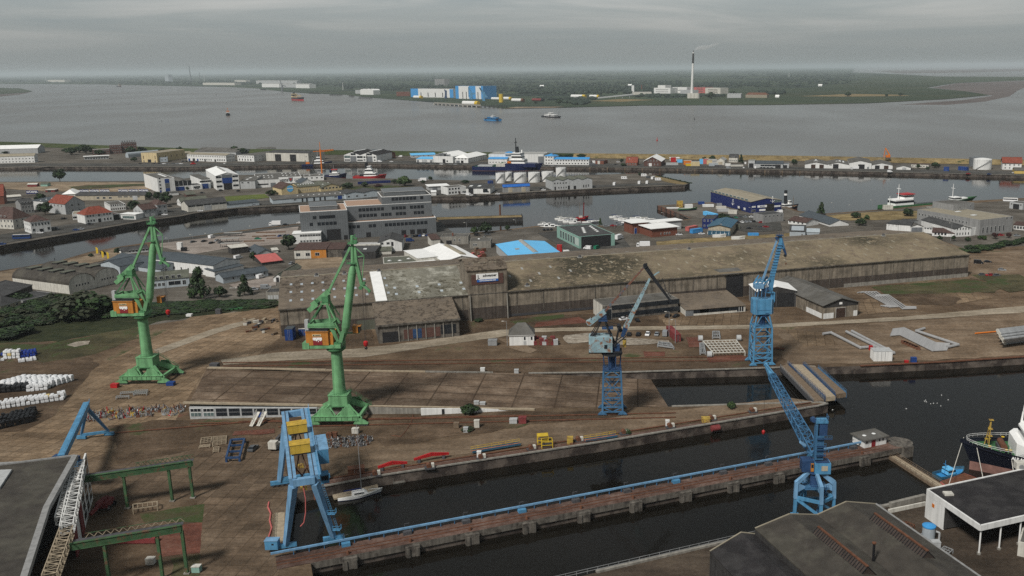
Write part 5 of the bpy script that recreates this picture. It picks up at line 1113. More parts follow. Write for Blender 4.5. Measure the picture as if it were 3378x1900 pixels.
r=B('depot','long depot with navy banners reading WÜRFEL along its roof edge','depot','F1',(890,745),(1690,740),ty=690,d=12,wl_='beige',rf_='gx',rh=2.2,rfm='rdk',wn_=(('f',3,.32,.5,1.2,2.6,1.8),('f',4,.64,.9,2.4,4,1)),dr_=(('f',.86,4.5,4,'lgy'),))
W_,d_,h_=r['dims']
for i in rg_(6):
 f=(.0,.15,.30,.57,.72,.87)[i];wd=W_*.135;b=MQ();b.box(f*W_,f*W_+wd,d_*.5+.8,d_*.5+1.0,h_+2.0,h_+4.6,'navy');bn=b.bd('banner',r);text(bn,'WÜRFEL',1.9,'wcl',(f*W_+wd/2,d_*.5+.76,h_+3.3),bold=.05,sx=1.25)
r=link('sign_board',None,None,g('F1',310,690),R(6));tag(r,'navy hoarding reading WÜRFEL on the waste ground','sign');b=MQ();b.box(0,10.5,0,.2,1.6,4.8,'navy');bn=b.bd('panel',r);text(bn,'WÜRFEL',2.2,'wcl',(5.3,-.04,3.2),bold=.05,sx=1.2)
for x in(.5,5,10):MQ().box(x-.1,x+.1,.2,.35,0,4.8,'timber').bd('post',r)
B('marquee','white pointed marquee roof behind the red roofed houses','tent','F1',(735,728),(885,722),h=4.2,d=18,rf_='hip',rh=3.6,wl_='ofw',rfm='rwh',ov=.5)
B('hut','small red kiosk with a white end on the waste ground','hut','F1',(322,590),(432,588),ty=560,d=5,rf_='gx',rh=.8,wl_='rdl',rfm='ofw')
B('hut','low red hut with a pale roof beside the waste ground track','hut','F1',(530,650),(640,648),ty=625,d=7,rf_='slab',wl_='rdl',rfm='ofw',dr_=(('f',.4,3,2.2,'ddk'),))
B('hut','grey green tin hut under the lone waterside tree','hut','F1',(475,585),(555,584),ty=555,d=6,rf_='gx',rh=1,wl_='teal_wall',rfm='rgn')
B('shed','low shed with a pale roof in the scrap yard left of the navy hoarding','shed','F1',(60,750),(250,735),ty=712,d=12,rf_='gx',rh=1,wl_='gwl',rfm='ofw')
r=B('factory','white and blue factory with a tall stair block and long grey roofs','factory','F2',(85,656),(282,640),ty=492,bk=(565,390),wl_='white',rf_='flat',rfm='rgy',wn_=(('f',4,.13,.14,3,1.6,1.6),),dr_=(('f',.12,1.6,2.4,'dbl'),),sky=tp_((.72,.25+.06*i,2.6,2.6)for i in rg_(9)))
W_,d_,h_=r['dims']
for z in(6.4,9.6,12.6):link('window',wmesh(1.6,1.6,'glass','frame'),r,(W_*.13,0,z))
for z0,z1,m in((.2,h_*.27,'dbl'),(h_*.29,h_*.62,'zinc'),(h_*.64,h_-.8,'dbl')):MQ().box(W_*.42,W_*.68,-.12,.02,z0,z1,m).bd('stair_glazing',r)
L2=lambda t,x,y,z=.0:lp(r,g(t,x,y,z))
q0,q1=L2('F2',290,645),L2('F2',640,630);q2=L2('F2',512,636);hh=h_*.72
vol(r,W_+.03,q2.x,1.5,d_*.85,0,hh*.86,rf_='gx' if False else 'gy',rh=1.8,wl_='white',rfm='rgy',wn_=(('f',4,.12,.88,4.6,3.6,5,'glass'),),dr_=(('f',.3,8,4,'dbl'),))
vol(r,q2.x+.03,q1.x,0,16,0,4.6,wl_='white',rfm='rdk',wn_=(('f',1,.45,.45,1.6,6,1.8),('f',1,.45,.45,.6,4,.8)))
vol(r,q1.x+.03,q1.x+(q1.x-q2.x)*.9,2,42,0,9.4,rf_='mono',rh=1,wl_='white',rfm='rgy',wn_=(('f',1,.5,.5,6.2,11,1.8),),dr_=(('f',.35,7,5,'dbl'),('f',.78,4,4.5,'bgy')))
r=B('shipyard_hall','tall white gabled hall with a huge royal blue folding door','hall','F2',(765,628),(1030,610),ty=462,bk=(1103,362),rf_='gy',rh=2.8,wl_='white',rfm='rwh',wn_=(('f',2,.12,.84,2.6,5.2,2),('f',2,.12,.84,7.2,5.2,2),('f',2,.12,.84,11.4,5.2,2)))
W_,d_,h_=r['dims']
MQ().box(W_*.26,W_*.70,-.12,.02,h_*.46,h_*.84,'dbl').box(W_*.26,W_*.70,-.12,.02,h_*.84,h_+1,'zinc').bd('folding_door',r);MQ().box(W_*.30,W_*.67,-.1,.02,.1,h_*.455,'ddk').bd('gate',r);MQ().box(W_*.45,W_*.55,d_*.15,d_*.85,h_+2.9,h_+3.25,'rpl').bd('ridge_vent',r)
r=B('annex','small white flat annex right of the tall white gabled hall','building','F2',(1040,612),(1212,608),ty=520,d=30,rf_='mono',rh=1.2,wl_='lgy',rfm='rgy',wn_=(('f',2,.15,.55,5.2,2,1.5),),sky=((.35,.3,2.4,6),(.4,.6,2.4,6),(.8,.8,2,2)))
r=B('factory','long flat roofed white factory with a big lettered facade and domed skylights','factory','F2',(1222,600),(1765,572),ty=512,bk=(1775,408),wl_='white',rfm='rgy',wn_=(('f',1,.15,.15,2.4,10,1.5),),dr_=(('f',.36,5,4.4,'dgy'),('f',.47,2.4,3,'ddk')),sky=tp_((x,y,1.8,1.8)for x in(.12,.2,.3,.38)for y in(.35,.6))+tp_((x,y,1.8,1.8)for x in(.62,.7,.8,.9)for y in(.5,.8)))
W_,d_,h_=r['dims'];b=MQ();b.box(W_*.49,W_*.98,-.35,-.02,h_*.42,h_*1.25,'wcl');sg=b.bd('facade_panel',r)
text(sg,'HEISE',3.4,'black',(W_*.60,-.40,h_*.80),bold=.12,sx=1.0)
b=MQ();x=W_*.745;z=h_*.86
b.psm([(x-2.3,-.42,z+2.3),(x+2.3,-.42,z+2.3),(x+1.6,-.42,z-1.2),(x,-.42,z-2.4),(x-1.6,-.42,z-1.2)],(0,.06,0),'zinc');b.psm([(x-1.2,-.46,z+1.2),(x+1.2,-.46,z+1.2),(x,-.46,z-1.4)],(0,.04,0),'red');b.bd('emblem',sg)
for k in rg_(2):MQ().box(W_*.82,W_*.955,-.4,-.36,z+.2-k*1.3,z+.75-k*1.3,'fdk').bd('lettering_line',sg)
B('workshop','white flat roofed workshop between the lettered factory and the blue tug','workshop','F2',(1778,520),(2010,510),ty=470,d=24,wl_='white',rfm='rgy',wn_=(('f',4,.15,.9,2.2,2,1.4),),sky=((.3,.5,2,2),(.8,.5,2,2)))
r=B('fish_smokehouse','yellow gabled building with a pale blue round emblem on its gable','building','F2',(1520,686),(1712,668),ty=612,d=22,rf_='gy',rh=4.2,wl_='cream',rfm='rbn')
W_,d_,h_=r['dims'];MQ().cyl((W_*.52,-.12,h_-.4),(W_*.52,.02,h_-.4),3.0,n=24,m='rcy').box(W_*.52-3,W_*.52+3,-.16,-.121,h_-.5,h_+.2,'wcl').bd('emblem',r)
r=B('factory','long yellow factory with a grey roof and a blue gabled dormer','factory','F2',(1716,662),(1968,640),ty=590,d=24,rf_='gx',rh=2.2,wl_='cream',rfm='rgn',wn_=(('f',9,.08,.92,1.6,.9,1.8,'beige','ofw'),),sky=tp_((.1+.12*i,.25,1.4,1.4)for i in rg_(7)))
W_,d_,h_=r['dims'];vol(r,W_*.24,W_*.86,8,22,h_-.5,3.0,rf_='gy',rh=3.4,wl_='white',rfm='rsl')
B('factory','yellow shallow gabled factory with a blue edged roof above the grey office','factory','F2',(1972,645),(455,622),tb='F3',ty=602,d=30,rf_='gy',rh=3.2,wl_='cream',rfm='rgn',wn_=(('f',6,.12,.9,2.2,2,1.4),),sky=((.3,.3,1.6,1.6),(.6,.4,1.6,1.6),(.7,.6,1.6,1.6)))
B('quay_shed','long pale blue quay shed with dark gates and a row of roof domes','shed','F2',(1415,790),(495,728),tb='F3',ty=740,d=15,rf_='mono',rh=1.4,wl_='pbw',rfm='rgy',dr_=(('f',.40,1.4,3.2,'ddk'),('f',.46,1.4,3.2,'ddk'),('f',.56,1.4,3.2,'ddk'),('f',.645,1.4,3.2,'ddk'),('f',.71,1.4,3.2,'ddk'),('f',.92,4,3.4,'dbl')),wn_=(('f',2,.3,.86,1.8,2.4,1.2),),sky=tp_((.36+.075*i,.5,1.4,1.4)for i in rg_(9)))
B('quay_shed','pale blue shed with a wavy grey roof beside the grey office tower','shed','F3',(500,735),(908,700),ty=672,d=22,rf_='gy',ng=2,rh=1.4,wl_='pbw',rfm='rdk',wn_=(('f',3,.08,.55,1.6,2.2,1.4),))
B('shed','beige concrete shed with a row of dark high windows on the canal','shed','F2',(428,884),(880,838),ty=806,d=17,rf_='gx',rh=3,wl_='ofw',rfm='rdk',wn_=(('f',5,.1,.9,4.0,5.4,1.2),),dr_=(('f',.505,6,4.4,'lgy'),))
B('low_shed','low grey shed with a blue grey end wall beside the beige concrete shed','shed','F2',(884,838),(1258,802),ty=795,d=12,rf_='mono',rh=.8,wl_='pbw',rfm='rsl')
B('house','white fronted house with a moss green roof above the canal','house','F2',(300,800),(342,815),ty=745,d=22,rf_='gy',rh=2.6,wl_='white',rfm='rgn',wn_=(('f',2,.3,.7,2,1.2,1.8),))
B('annex','dark red barn with a moss green flat roof','barn','F2',(410,720),(518,712),ty=682,d=14,rf_='mono',rh=1,wl_='dbk',rfm='rgn')
B('shed','low white shed with dark lettering band beside the stair block','shed','F2',(218,690),(318,682),ty=655,d=8,rf_='slab',wl_='white',rfm='rgy')
B('office_building','white two storey quay office with four square windows per floor','building','F3',(1690,685),(1900,665),ty=598,d=14,wl_='white',rfm='rgy',rim='wcl',wn_=(('f',4,.1,.6,4.6,1.6,1.5,'glass','fdk'),('f',4,.1,.6,1.2,1.6,1.6,'glass','fdk')),dr_=(('f',.64,1.6,2.6,'dbn'),('f',.88,4,2.6,'dgy')))
B('canopy_building','low white canopied building behind the white quay office','building','F3',(1465,632),(1700,620),ty=585,d=16,rf_='slab',wl_='lgy',rfm='rwh',ov=.8,dr_=(('f',.3,5,3,'dgy'),))
B('kiosk','pair of white flat roofed kiosks beside the white quay office','kiosk','F3',(1495,690),(1552,688),ty=650,d=8,rf_='mono',rh=.5,wl_='white',rfm='rwh')
B('workshop','white workshop with two pale dormers and lettered fascia on the island quay','workshop','F3',(1902,668),(238,668),tb='F4',ty=605,d=22,rf_='mono',rh=1.4,wl_='white',rfm='rdk',dr_=(('f',.2,4.6,5,'ddk'),('f',.8,4.6,3.4,'glass',1.2)),sky=((.12,.5,3,8),(.47,.5,3,8)),wn_=(('f',1,.92,.92,1,1.4,1.6),))
B('warehouse','grey clad warehouse with a vivid blue roof beside the white tanks','warehouse','F4',(390,655),(698,640),ty=590,bk=(690,572),rf_='gx',rh=1.8,wl_='gwl',rfm='roof_blue',dr_=(('f',.27,4,5,'beige'),('f',.77,4,5,'beige')))
r=B('office_building','white saw roofed office and workshop on the island quay','building','F4',(962,628),(1428,604),ty=520,d=24,rf_='gy',ng=4,rh=1.6,wl_='lgy',rfm='rgn',wn_=(('f',5,.06,.34,5.6,1.5,1.6),('f',4,.16,.34,1.2,1.3,1.9),('f',2,.78,.84,1,1.4,3),('f',1,.9,.9,1.6,1.3,2.6)),dr_=(('f',.07,1.4,3.2,'ddk'),('f',.41,2,3.6,'ddk'),('f',.56,2.4,3.2,'ddk')))
def tank(label,t,a,b,ty,group,rail_=True,mtl='white',legs=False,dome=.5):
 A,Bq=g(t,*a),g(t,*b);c=(A+Bq)/2;r=(Bq-A).length/2;c=c+Vc((0,r*.6,0));h=hz(t,a,(a[0],ty))
 o=thg('storage_tank',label,'tank',c,0,group)
 m=MQ();m.lth((0,0,0),[(r,.05),(r,h),(r*.5,h+dome*.7),(.2,h+dome)],28,mtl)
 for k in rg_(1,4):m.lth((0,0,h*k/4),[(r+.02,0),(r+.06,.05),(r+.02,.1)],28,mtl)
 m.bd('shell',o)
 if rail_:
  n=18;b_=MQ()
  for i in rg_(n):
   p=Vc((r*math.cos(2*math.pi*i/n),r*math.sin(2*math.pi*i/n),h));q=Vc((r*math.cos(2*math.pi*(i+1)/n),r*math.sin(2*math.pi*(i+1)/n),h));u=ZZ(1.1)
   b_.bar(p,p+u,.09,.09,'steel');b_.bar(p+u,q+u,.09,.09,'steel');b_.bar(p+u*.5,q+u*.5,.07,.07,'steel')
  b_.bd('railing',o)
 s=MQ();n=14
 for i in rg_(n):a0=R(200+i*7);s.bar((math.cos(a0)*(r+.1),math.sin(a0)*(r+.1),h*i/n),(math.cos(a0+.12)*(r+1),math.sin(a0+.12)*(r+1),h*i/n),.9,.12,'steel')
 s.bd('stair',o)
 return o
tank('squat white tank left of the others, in the front row','F4',(300,545),(410,545),432,'white storage tanks')
tank('narrow white tank half hidden behind its left neighbour','F4',(412,520),(494,520),420,'white storage tanks')
tank('widest white tank behind the vivid blue roof','F4',(510,538),(658,538),432,'white storage tanks')
tank('white tank with a weathered left side, between two wide tanks','F4',(678,536),(815,536),424,'white storage tanks')
tank('white tank with a curved stair, next to the tall tank','F4',(835,528),(974,528),416,'white storage tanks')
tank('tallest white tank at the right end of the row','F4',(1002,482),(1122,482),370,'white storage tanks')
tank('large white tank with a red lettered band on legs near the red roofed house','F6',(2042,362),(2240,362),252,'quay tanks',False,'white',dome=1.4)
tank('grey tank standing behind the large white tank','F6',(1996,330),(2190,330),232,'quay tanks',False,'zinc')
def zinc_office():
 A=g('F3',535,1190);Bq=g('F3',1556,1124);rz=yaw(A,Bq);W=(Bq-A).length
 r=thg('office_building','large stepped grey metal clad office with ribbon windows by the canal','building',A,rz)
 Z=lambda yb,yt,x=535:hz('F3',(x,yb),(x,yt))
 h1=Z(1190,1000);d=34
 z=h1;back=5.0
 zm=hz('F3',(538,1165),(538,803));zt=hz('F3',(1300,1120),(1300,680))
 mw,rm,rim='zinc','terrace','wcl'
 gw=('glass','zinc')
 def strip(n,x0,x1,zz,y,w=2.0,h=2.0,skip=()):
  for i in rg_(n):
   if i in skip:continue
   link('window',wmesh(w,h,'glass','fdk'),r,(x0+(x1-x0)*i/(n-1),y,zz))
 vol(r,0,W,0,d,0,h1,wl_=mw,rfm=rm,rim=rim,dr_=tp_(('f',f,3.2,3.4,'ddk')for f in(.22,.62,.72,.8,.86)))
 strip(20,W*.02,W*.88,h1*.60,0,2.2,2.2,(3,4,7,8))
 vol(r,.02,W*.97,back,d,h1,zm-h1,wl_=mw,rfm=rm,rim=rim)
 strip(18,W*.15,W*.86,h1+2.0,back,2.1,2.2,(5,9,13,14));strip(18,W*.15,W*.86,h1+6.0,back,2.1,2.2,(7,8,13))
 vol(r,W*.40,W*.97,back-.03,d+.03,zm,zt-zm,wl_=mw,rfm='rgy',rim=rim)
 strip(9,W*.53,W*.86,zm+2.0,back-.03,2.1,2.2,(7,))
 vol(r,W*.44,W*.92,back+5,d-3,zt-.3,2.8,rf_='hip',rh=1.4,wl_='zinc',rfm='zinc');
 q=lp(r,g('F2',1752,1195));xl=q.x;yl=-3.0;hl=hz('F2',(1752,1195),(1730,850))
 vol(r,xl,-.03,yl,d-4,0,hl,wl_=mw,rfm=rm,rim=rim,dr_=(('f',.68,9,7.5,'ddk'),('f',.93,2.6,3,'ddk')))
 wl=-xl
 strip(7,xl+wl*.3,xl+wl*.70,hl*.74,yl,2.2,2.2,(1,));strip(7,xl+wl*.22,xl+wl*.72,hl*.52,yl,2.2,2.2,(1,))
 vol(r,xl+wl*.22,-wl*.2,yl+4,d-10,hl-.3,3.0,rf_='hip',rh=1.2,wl_='zinc',rfm='zinc')
 b=MQ();n=60
 for i in rg_(n):x=xl+(W-xl)*i/n;yy=yl if x<0 else 0;b.box(x-.05,x+.05,yy-.06,yy-.005,.1,(hl if x<0 else h1)-.4,'zinc')
 b.bd('cladding_seams',r)
zinc_office()
B('clinic','small white two storey office with a flat white roof before the grey metal office','building','F2',(1650,1255),(1978,1240),ty=1138,d=11,rf_='slab',wl_='white',rfm='rwh',wn_=(('f',8,.3,.95,4.6,1.6,1.5),('f',7,.3,.95,.9,1.5,1.4)),ov=.25)
B('workshop_row','long low brown roofed workshop with an orange painted bay','workshop','F2',(1668,1428),(2040,1418),ty=1325,d=16,rf_='mono',rh=1.4,wl_='ofw',rfm='rbn',wn_=(('f',3,.12,.72,1.6,2.6,2,'glass'),))
rr=[o for o in COL.objects if o.get('label')=='long low brown roofed workshop with an orange painted bay'][0];W_,d_,h_=rr['dims']
MQ().box(W_*.52,W_,-.06,.02,.05,h_-.1,'hor').bd('painted_bay',rr);link('window',wmesh(2.6,2,'glass','frame'),rr,(W_*.72,-.08,1.6))
vol(rr,W_+.03,W_*1.55,1,15,0,h_-.3,rf_='mono',rh=1.4,wl_='ocn',rfm='rbn');vol(rr,W_*1.56,W_*2.6,-6,15,0,h_*.8,wl_='dwl',rfm='rdk',sky=((W_*1.8,5,2,2),(W_*2.2,4,2,2)));vol(rr,W_*.9,W_*2.6,15.05,19,0,h_+.2,wl_='ofw',rfm='rdk',rim='wcl')
B('house','white gabled house with two windows and a brown roof','house','F3',(880,1345),(1155,1335),ty=1240,d=22,rf_='gy',rh=2.6,wl_='white',rfm='rdk',wn_=(('f',2,.16,.42,4.4,2,1.6),),dr_=(('f',.6,1.4,2.6,'ddk',3.4),),sky=((.35,.5,3,2,1),))
B('shed','low shed with a moss roof under the white gabled house','shed','F3',(885,1378),(1030,1372),ty=1338,d=9,rf_='mono',rh=.8,wl_='ofw',rfm='rgn')
r=B('market_hall','bright white low gabled hall with a barrel rooflight','hall','F3',(1640,1462),(2050,1420),h=5.5,atop=1,bk=(1930,1262),rf_='gy',rh=2.4,wl_='ofw',rfm='rwh')
W_,d_,h_=r['dims'];b=MQ();n=8;arc=[(W_*.60+2.4*math.cos(math.pi*i/n),d_*.12,h_+1.9+1.2*math.sin(math.pi*i/n))for i in rg_(n+1)];b.psm(arc,(0,d_*.72,0),'rtn');b.bd('rooflight',r)
vol(r,-W_*.55,-.03,d_*.3,d_,0,h_,rf_='monof',rh=.8,wl_='ofw',rfm='rwh');vol(r,-W_*1.1,-W_*.1,-4,d_*.29,0,h_*.8,rf_='slab',wl_='ofw',rfm='rwh')
B('workshop','grey felt roofed workshop with six domed skylights against the great warehouse','workshop','G3',(198,268),(806,232),h=4.5,atop=1,bk=(775,172),wl_='lgy',rf_='flat',rfm='rgn',rim='ofw',sky=tp_((x,y,2.6,2.0)for x,y in((.1,.35),(.27,.28),(.42,.5),(.55,.3),(.68,.6),(.82,.4))))
B('house','plain concrete block house beside the bright white hall','house','F3',(1605,1260),(1928,1255),ty=1170,d=12,wl_='con',rfm='rgy',wn_=(('f',2,.5,.68,2,1.3,1.6),),dr_=(('f',.3,3.6,2.6,'ddk'),),chim=((.42,.3,0),))
B('house','low pale concrete house right of the bright white hall','house','F4',(0,1305),(245,1300),ty=1225,d=14,wl_='con',rf_='flat',rfm='rgy',wn_=(('f',2,.2,.3,1.6,1.3,1.4),),sky=((.4,.6,1.6,1.6),))
B('garage','brown lean-to garage with a sloped roof by the parked cars','garage','F3',(1500,1284),(1600,1276),ty=1205,d=12,rf_='mono',rh=1.4,wl_='ofw',rfm='rbn')
r=B('workshop','bright cyan roofed hall with a long barrel skylight','hall','F4',(478,1416),(1078,1374),h=5.2,atop=1,bk=(890,1222),rf_='gy',rh=1.6,wl_='lgy',rfm='rcy')
W_,d_,h_=r['dims'];b=MQ();n=8;arc=[(W_*.5+1.5*math.cos(math.pi*i/n),d_*.05,h_+1.7+.9*math.sin(math.pi*i/n))for i in rg_(n+1)];b.psm(arc,(0,d_*.92,0),'rpl');b.bd('rooflight',r);MQ().box(W_*.22,W_*.3,d_*.4,d_*.47,h_+.6,h_+1.4,'rpl').bd('roof_vent',r)
r=B('repair_hall','pale green repair hall with an open dark front and glazed side','hall','F4',(1270,1310),(1690,1275),ty=1168,bk=(1455,1015),wl_='teal_wall',rfm='rdk',wn_=(('l',6,.2,.8,1.6,3.4,4.8,'glass_pale'),('l',5,.84,.99,1.6,.9,5,'white','teal_wall')),dr_=(('f',.48,20,7.5,'ddk'),),sky=tp_((.35+.05*i,.28+.1*i,2,2)for i in rg_(5))+tp_((.72+.03*i,.3+.12*i,2,2)for i in rg_(5)))
r=B('studio','red brick studio with three overlapping white flat roofs','building','F5',(355,1178),(650,1150),ty=1078,d=18,rf_='slab',wl_='brick',rfm='rwh',ov=1.2,wn_=(('f',3,.5,.7,1.2,1.2,1.4),('f',1,.35,.35,1.4,.9,1.2)))
W_,d_,h_=r['dims'];vol(r,-W_*.28,W_*.35,d_+.1,d_+13,0,h_+1.6,rf_='slab',wl_='brick',rfm='rwh',ov=1.2,dr_=(('f',.2,2,4,'dbl'),));vol(r,W_*.36,W_*1.75,d_+2,d_+11,0,h_+.4,rf_='slab',wl_='lgy',rfm='rwh',ov=.8,dr_=(('f',.55,4.5,4,'ddk'),))
r=B('boat_workshop','dark blue boat workshop with a teal curved roof','workshop','F5',(1010,1148),(1268,1158),ty=1052,d=32,rf_='gy',rh=1.6,wl_='beige',rfm='rte',wn_=(('f',1,.57,.57,6.6,1.3,1.2,'glass'),),ov=.8)
W_,d_,h_=r['dims'];MQ().box(-.06,-.005,.5,d_*.55,.1,h_*.6,'rte').bd('wall_panel',r);vol(r,-W_*.55,-.05,d_*.75,d_*1.35,0,h_+1.4,wl_='navy',rfm='rdk',wn_=(('f',3,.2,.8,1.4,1,1.4),('f',3,.2,.8,5,1,1.4)))
b=MQ()
for i in rg_(6):
 x=W_*(.02+.19*i)
 for k in rg_(5):a0,a1=R(18*k),R(18*(k+1));b.bar((x,-4.6*math.sin(a0)*.9,4.2*math.cos(a0)+.2),(x,-4.6*math.sin(a1)*.9,4.2*math.cos(a1)+.2),.12,.12,'steel')
b.bd('canopy_frame',r);MQ().box(0,W_,-.1,.02,.1,h_*.55,'rte').bd('glazed_front',r)
r=B('boat_shop','large navy blue hall with white window band and white anchors','hall','F5',(1505,895),(1862,870),ty=765,bk=(1345,625),rf_='gy',rh=2.2,wl_='navy',rfm='rtn',wn_=(('l',10,.05,.9,8.2,4.4,2.2,'glass_pale'),('f',1,.86,.86,7.2,6.4,1.8,'glass_pale'),('f',1,.86,.86,3.4,6,1.4,'white'),('l',2,.72,.86,1.2,3.2,1.8,'white'),('f',1,.1,.1,1,3,1.6),('f',1,.1,.1,4.2,3.4,1.2,'white')),dr_=(('f',.62,8,6.4,'ddk'),))
W_,d_,h_=r['dims']
def anchor(par,o,rz):
 b=MQ();b.box(-.18,.18,-.1,0,0,4.2,'wcl');b.box(-1.1,1.1,-.1,0,3.2,3.5,'wcl');b.cyl((0,-.1,4.6),(0,0,4.6),.5,n=12,m='wcl')
 for s in(-1,1):b.bar((0,-.05,.1),(s*1.5,-.05,1.2),.1,.35,'wcl',up=(0,1,0));b.bar((s*1.5,-.05,1.0),(s*1.7,-.05,1.9),.1,.3,'wcl',up=(0,1,0))
 b.bd('anchor_emblem',par,o,rz)
anchor(r,(W_*.70,-.05,7.2),0);anchor(r,(-.05,d_*.42,2.4),-math.pi/2)
b=MQ();b.box(W_*.22,W_*.52,-.25,-.02,4.0,5.6,'wcl');sg=b.bd('sign_board',r);text(sg,'BOOTE',1.2,'navy',(W_*.37,-.28,4.8),bold=.05);MQ().box(W_*.28,W_*.48,-.15,-.02,1.2,2.6,'wcl').bd('sign_board',r)
B('office_building','grey two storey block house beside the full car park','building','F5',(1650,1012),(1888,988),ty=915,d=12,wl_='gwl',rfm='rdk',wn_=(('f',5,.12,.88,4.4,1.4,.9),))
B('shed','low white shed with a dark brown gabled roof left of the long gabled shed','shed','F6',(0,955),(195,985),ty=915,d=14,rf_='gx',rh=2,wl_='white',rfm='rbn',wn_=(('f',4,.1,.8,1.2,1.6,1.6),))
B('net_store','long low white store with a dark slate gabled roof near the lone poplar','store','F6',(122,880),(452,985),ty=858,d=15,rf_='gx',rh=2.8,wl_='white',rfm='rsl')
r=B('solar_workshop','low grey workshop with blue solar panels on its roofs','workshop','F6',(15,1100),(185,1105),ty=1035,d=26,rf_='gx',rh=1.6,wl_='bgy',rfm='rdk',wn_=(('f',1,.8,.8,1.4,1.2,1),))
W_,d_,h_=r['dims'];MQ().psm([(1,1,h_+.45),(W_-1,1,h_+.45),(W_-1,d_*.42,h_+1.75),(1,d_*.42,h_+1.75)],(0,0,.08),'bgy').bd('solar_panel',r);vol(r,W_+.03,W_*1.9,3,12,0,h_*.8,rf_='mono',rh=.8,wl_='bgy',rfm='pbw')
r=B('silo_hall','large grey clad hall with a pale flat roof behind white workshops','hall','F6',(2085,1085),(2445,1040),ty=912,bk=(1790,757),wl_='gwl',rfm='rtn',wn_=(('f',6,.1,.72,1.4,1.4,4,'glass'),('f',2,.8,.93,9,1.4,1.6),('l',15,.04,.8,6.4,1.3,1.8,'glass')),sky=((.4,.3,4,3),(.5,.6,4,3)))
W_,d_,h_=r['dims'];vol(r,W_*.55,W_*1.2,d_*.7,d_*1.05,0,h_+4,wl_='gwl',rfm='rgy',wn_=(('f',5,.1,.6,h_-1,1.4,1.4),('f',2,.3,.8,h_+1.4,1.2,1.2)))
B('workshop','white workshop with a dark porthole fronted wing','workshop','F6',(1205,1040),(1335,1050),ty=962,d=22,rf_='gx',rh=2,wl_='white',rfm='rdk',wn_=())
B('porthole_house','small black and white house with round windows','house','F6',(1072,1022),(1203,1036),ty=950,d=12,rf_='mono',rh=.8,wl_='white',rfm='rdk',wn_=(('f',3,.2,.8,3.2,1,1,'white','dwl'),))
B('garage','white twin door garage with a shallow gable','garage','F6',(1336,1050),(1470,1048),ty=985,d=16,rf_='gy',rh=1.4,wl_='white',rfm='rgy',dr_=(('f',.28,4,3.6,'dgy'),('f',.72,4,3.6,'dgy')))
B('workshop','white two storey gabled workshop with small paired windows','workshop','F6',(1815,1098),(1990,1088),ty=1010,bk=(1560,905),rf_='gy',rh=1.8,wl_='white',rfm='rdk',wn_=(('f',5,.16,.86,4.4,.9,1.6),('f',5,.16,.86,1,.9,1.8)))
B('workshop','low white workshop with a brown roof and dark arched openings','workshop','F6',(1572,1085),(1812,1098),ty=1048,d=10,rf_='mono',rh=1.4,wl_='white',rfm='rbn',wn_=(('f',4,.15,.6,.8,1.3,2,'glass','fdk'),))
B('link_building','white flat roofed link building between the twin garage and grey hall','building','F6',(1475,1050),(1575,1062),ty=1002,d=20,wl_='white',rfm='rpl',wn_=(('f',3,.2,.8,2.6,1.4,1.2),))
B('boiler_house','white plastered boiler house against the large grey hall','building','F6',(1992,1088),(2080,1072),ty=1000,d=10,wl_='white',rfm='rpl',dr_=(('f',.5,1.6,3.4,'white'),))
B('gatehouse','pale grey gatehouse with a dark gate at the far right quay','building','F6',(2415,785),(2560,802),ty=715,d=10,wl_='lgy',rfm='rgy',dr_=(('f',.5,5,4,'ddk'),),wn_=(('f',2,.15,.85,3,1.4,1.4),))
B('bungalow','dark roofed bungalow with white columns at the right edge','building','F6',(2460,1015),(2620,1030),ty=965,d=14,rf_='gx',rh=1.2,wl_='white',rfm='rbn',wn_=(('f',5,.1,.9,.6,1.6,2),))
o=thg('chimney_tower','stubby round red brick chimney tower beside the large grey hall','tower',g('F6',1542,905));hh=hz('F6',(1542,905),(1547,780));MQ().lth((0,0,0),[(3.2,0),(3.0,hh)],20,'brick').lth((0,0,0),[(3.1,hh),(3.3,hh+.6),(2.6,hh+.8)],20,'con').bd('shaft',o)
r=B('arched_hall','twin barrel roofed grey hall with raised dormer rooflights, left of the pair of vaults','hall','G1',(695,575),(950,515),h=4.6,bk=(590,318),rf_='barrel',ng=1,rh=4.6,wl_='ofw',rfm='hall_roof',ov=.3,wn_=(('f',5,.3,.75,3,.9,1.2,'glass'),))
W_,d_,h_=r['dims']
for k in rg_(4):
 b=MQ();y=d_*(.2+k*.2);b.box(W_*.28,W_*.70,y-1.5,y+2.6,h_+2.6,h_+5.2,'dwl');b.box(W_*.26,W_*.72,y-1.3,y+2.9,h_+5.2,h_+5.4,'rgn');b.bd('roof_lantern',r)
r2=dup(r,r.location+Vc((math.cos(r.rotation_euler.z)*(W_+.1),math.sin(r.rotation_euler.z)*(W_+.1),.15)),r.rotation_euler.z,'twin barrel roofed grey hall with raised dormer rooflights, right of the pair of vaults')
B('pub','low blue grey house with a wing and a slate roof behind the far green crane','house','G1',(1200,380),(1430,330),ty=300,d=18,rf_='gx',rh=2.4,wl_='pbw',rfm='rsl')
B('warehouse','blue grey gabled warehouse with a slate roof beyond the far green crane','warehouse','G1',(1605,375),(1945,300),ty=330,d=50,rf_='gy',rh=3,wl_='pbw',rfm='rsl',wn_=(('f',4,.15,.85,1.2,1.6,1.2),))
B('guest_house','pale blue two storey guest house with a grey green roof','house','G1',(1520,525),(1890,490),ty=438,d=15,rf_='gx',rh=2.6,wl_='pbw',rfm='rgn',wn_=(('f',5,.1,.74,4.8,1.8,1.8),('f',3,.08,.3,1.2,1.4,1.8),('f',1,.6,.6,1.2,6,2.2),('f',1,.86,.86,1,1.8,2.4)))
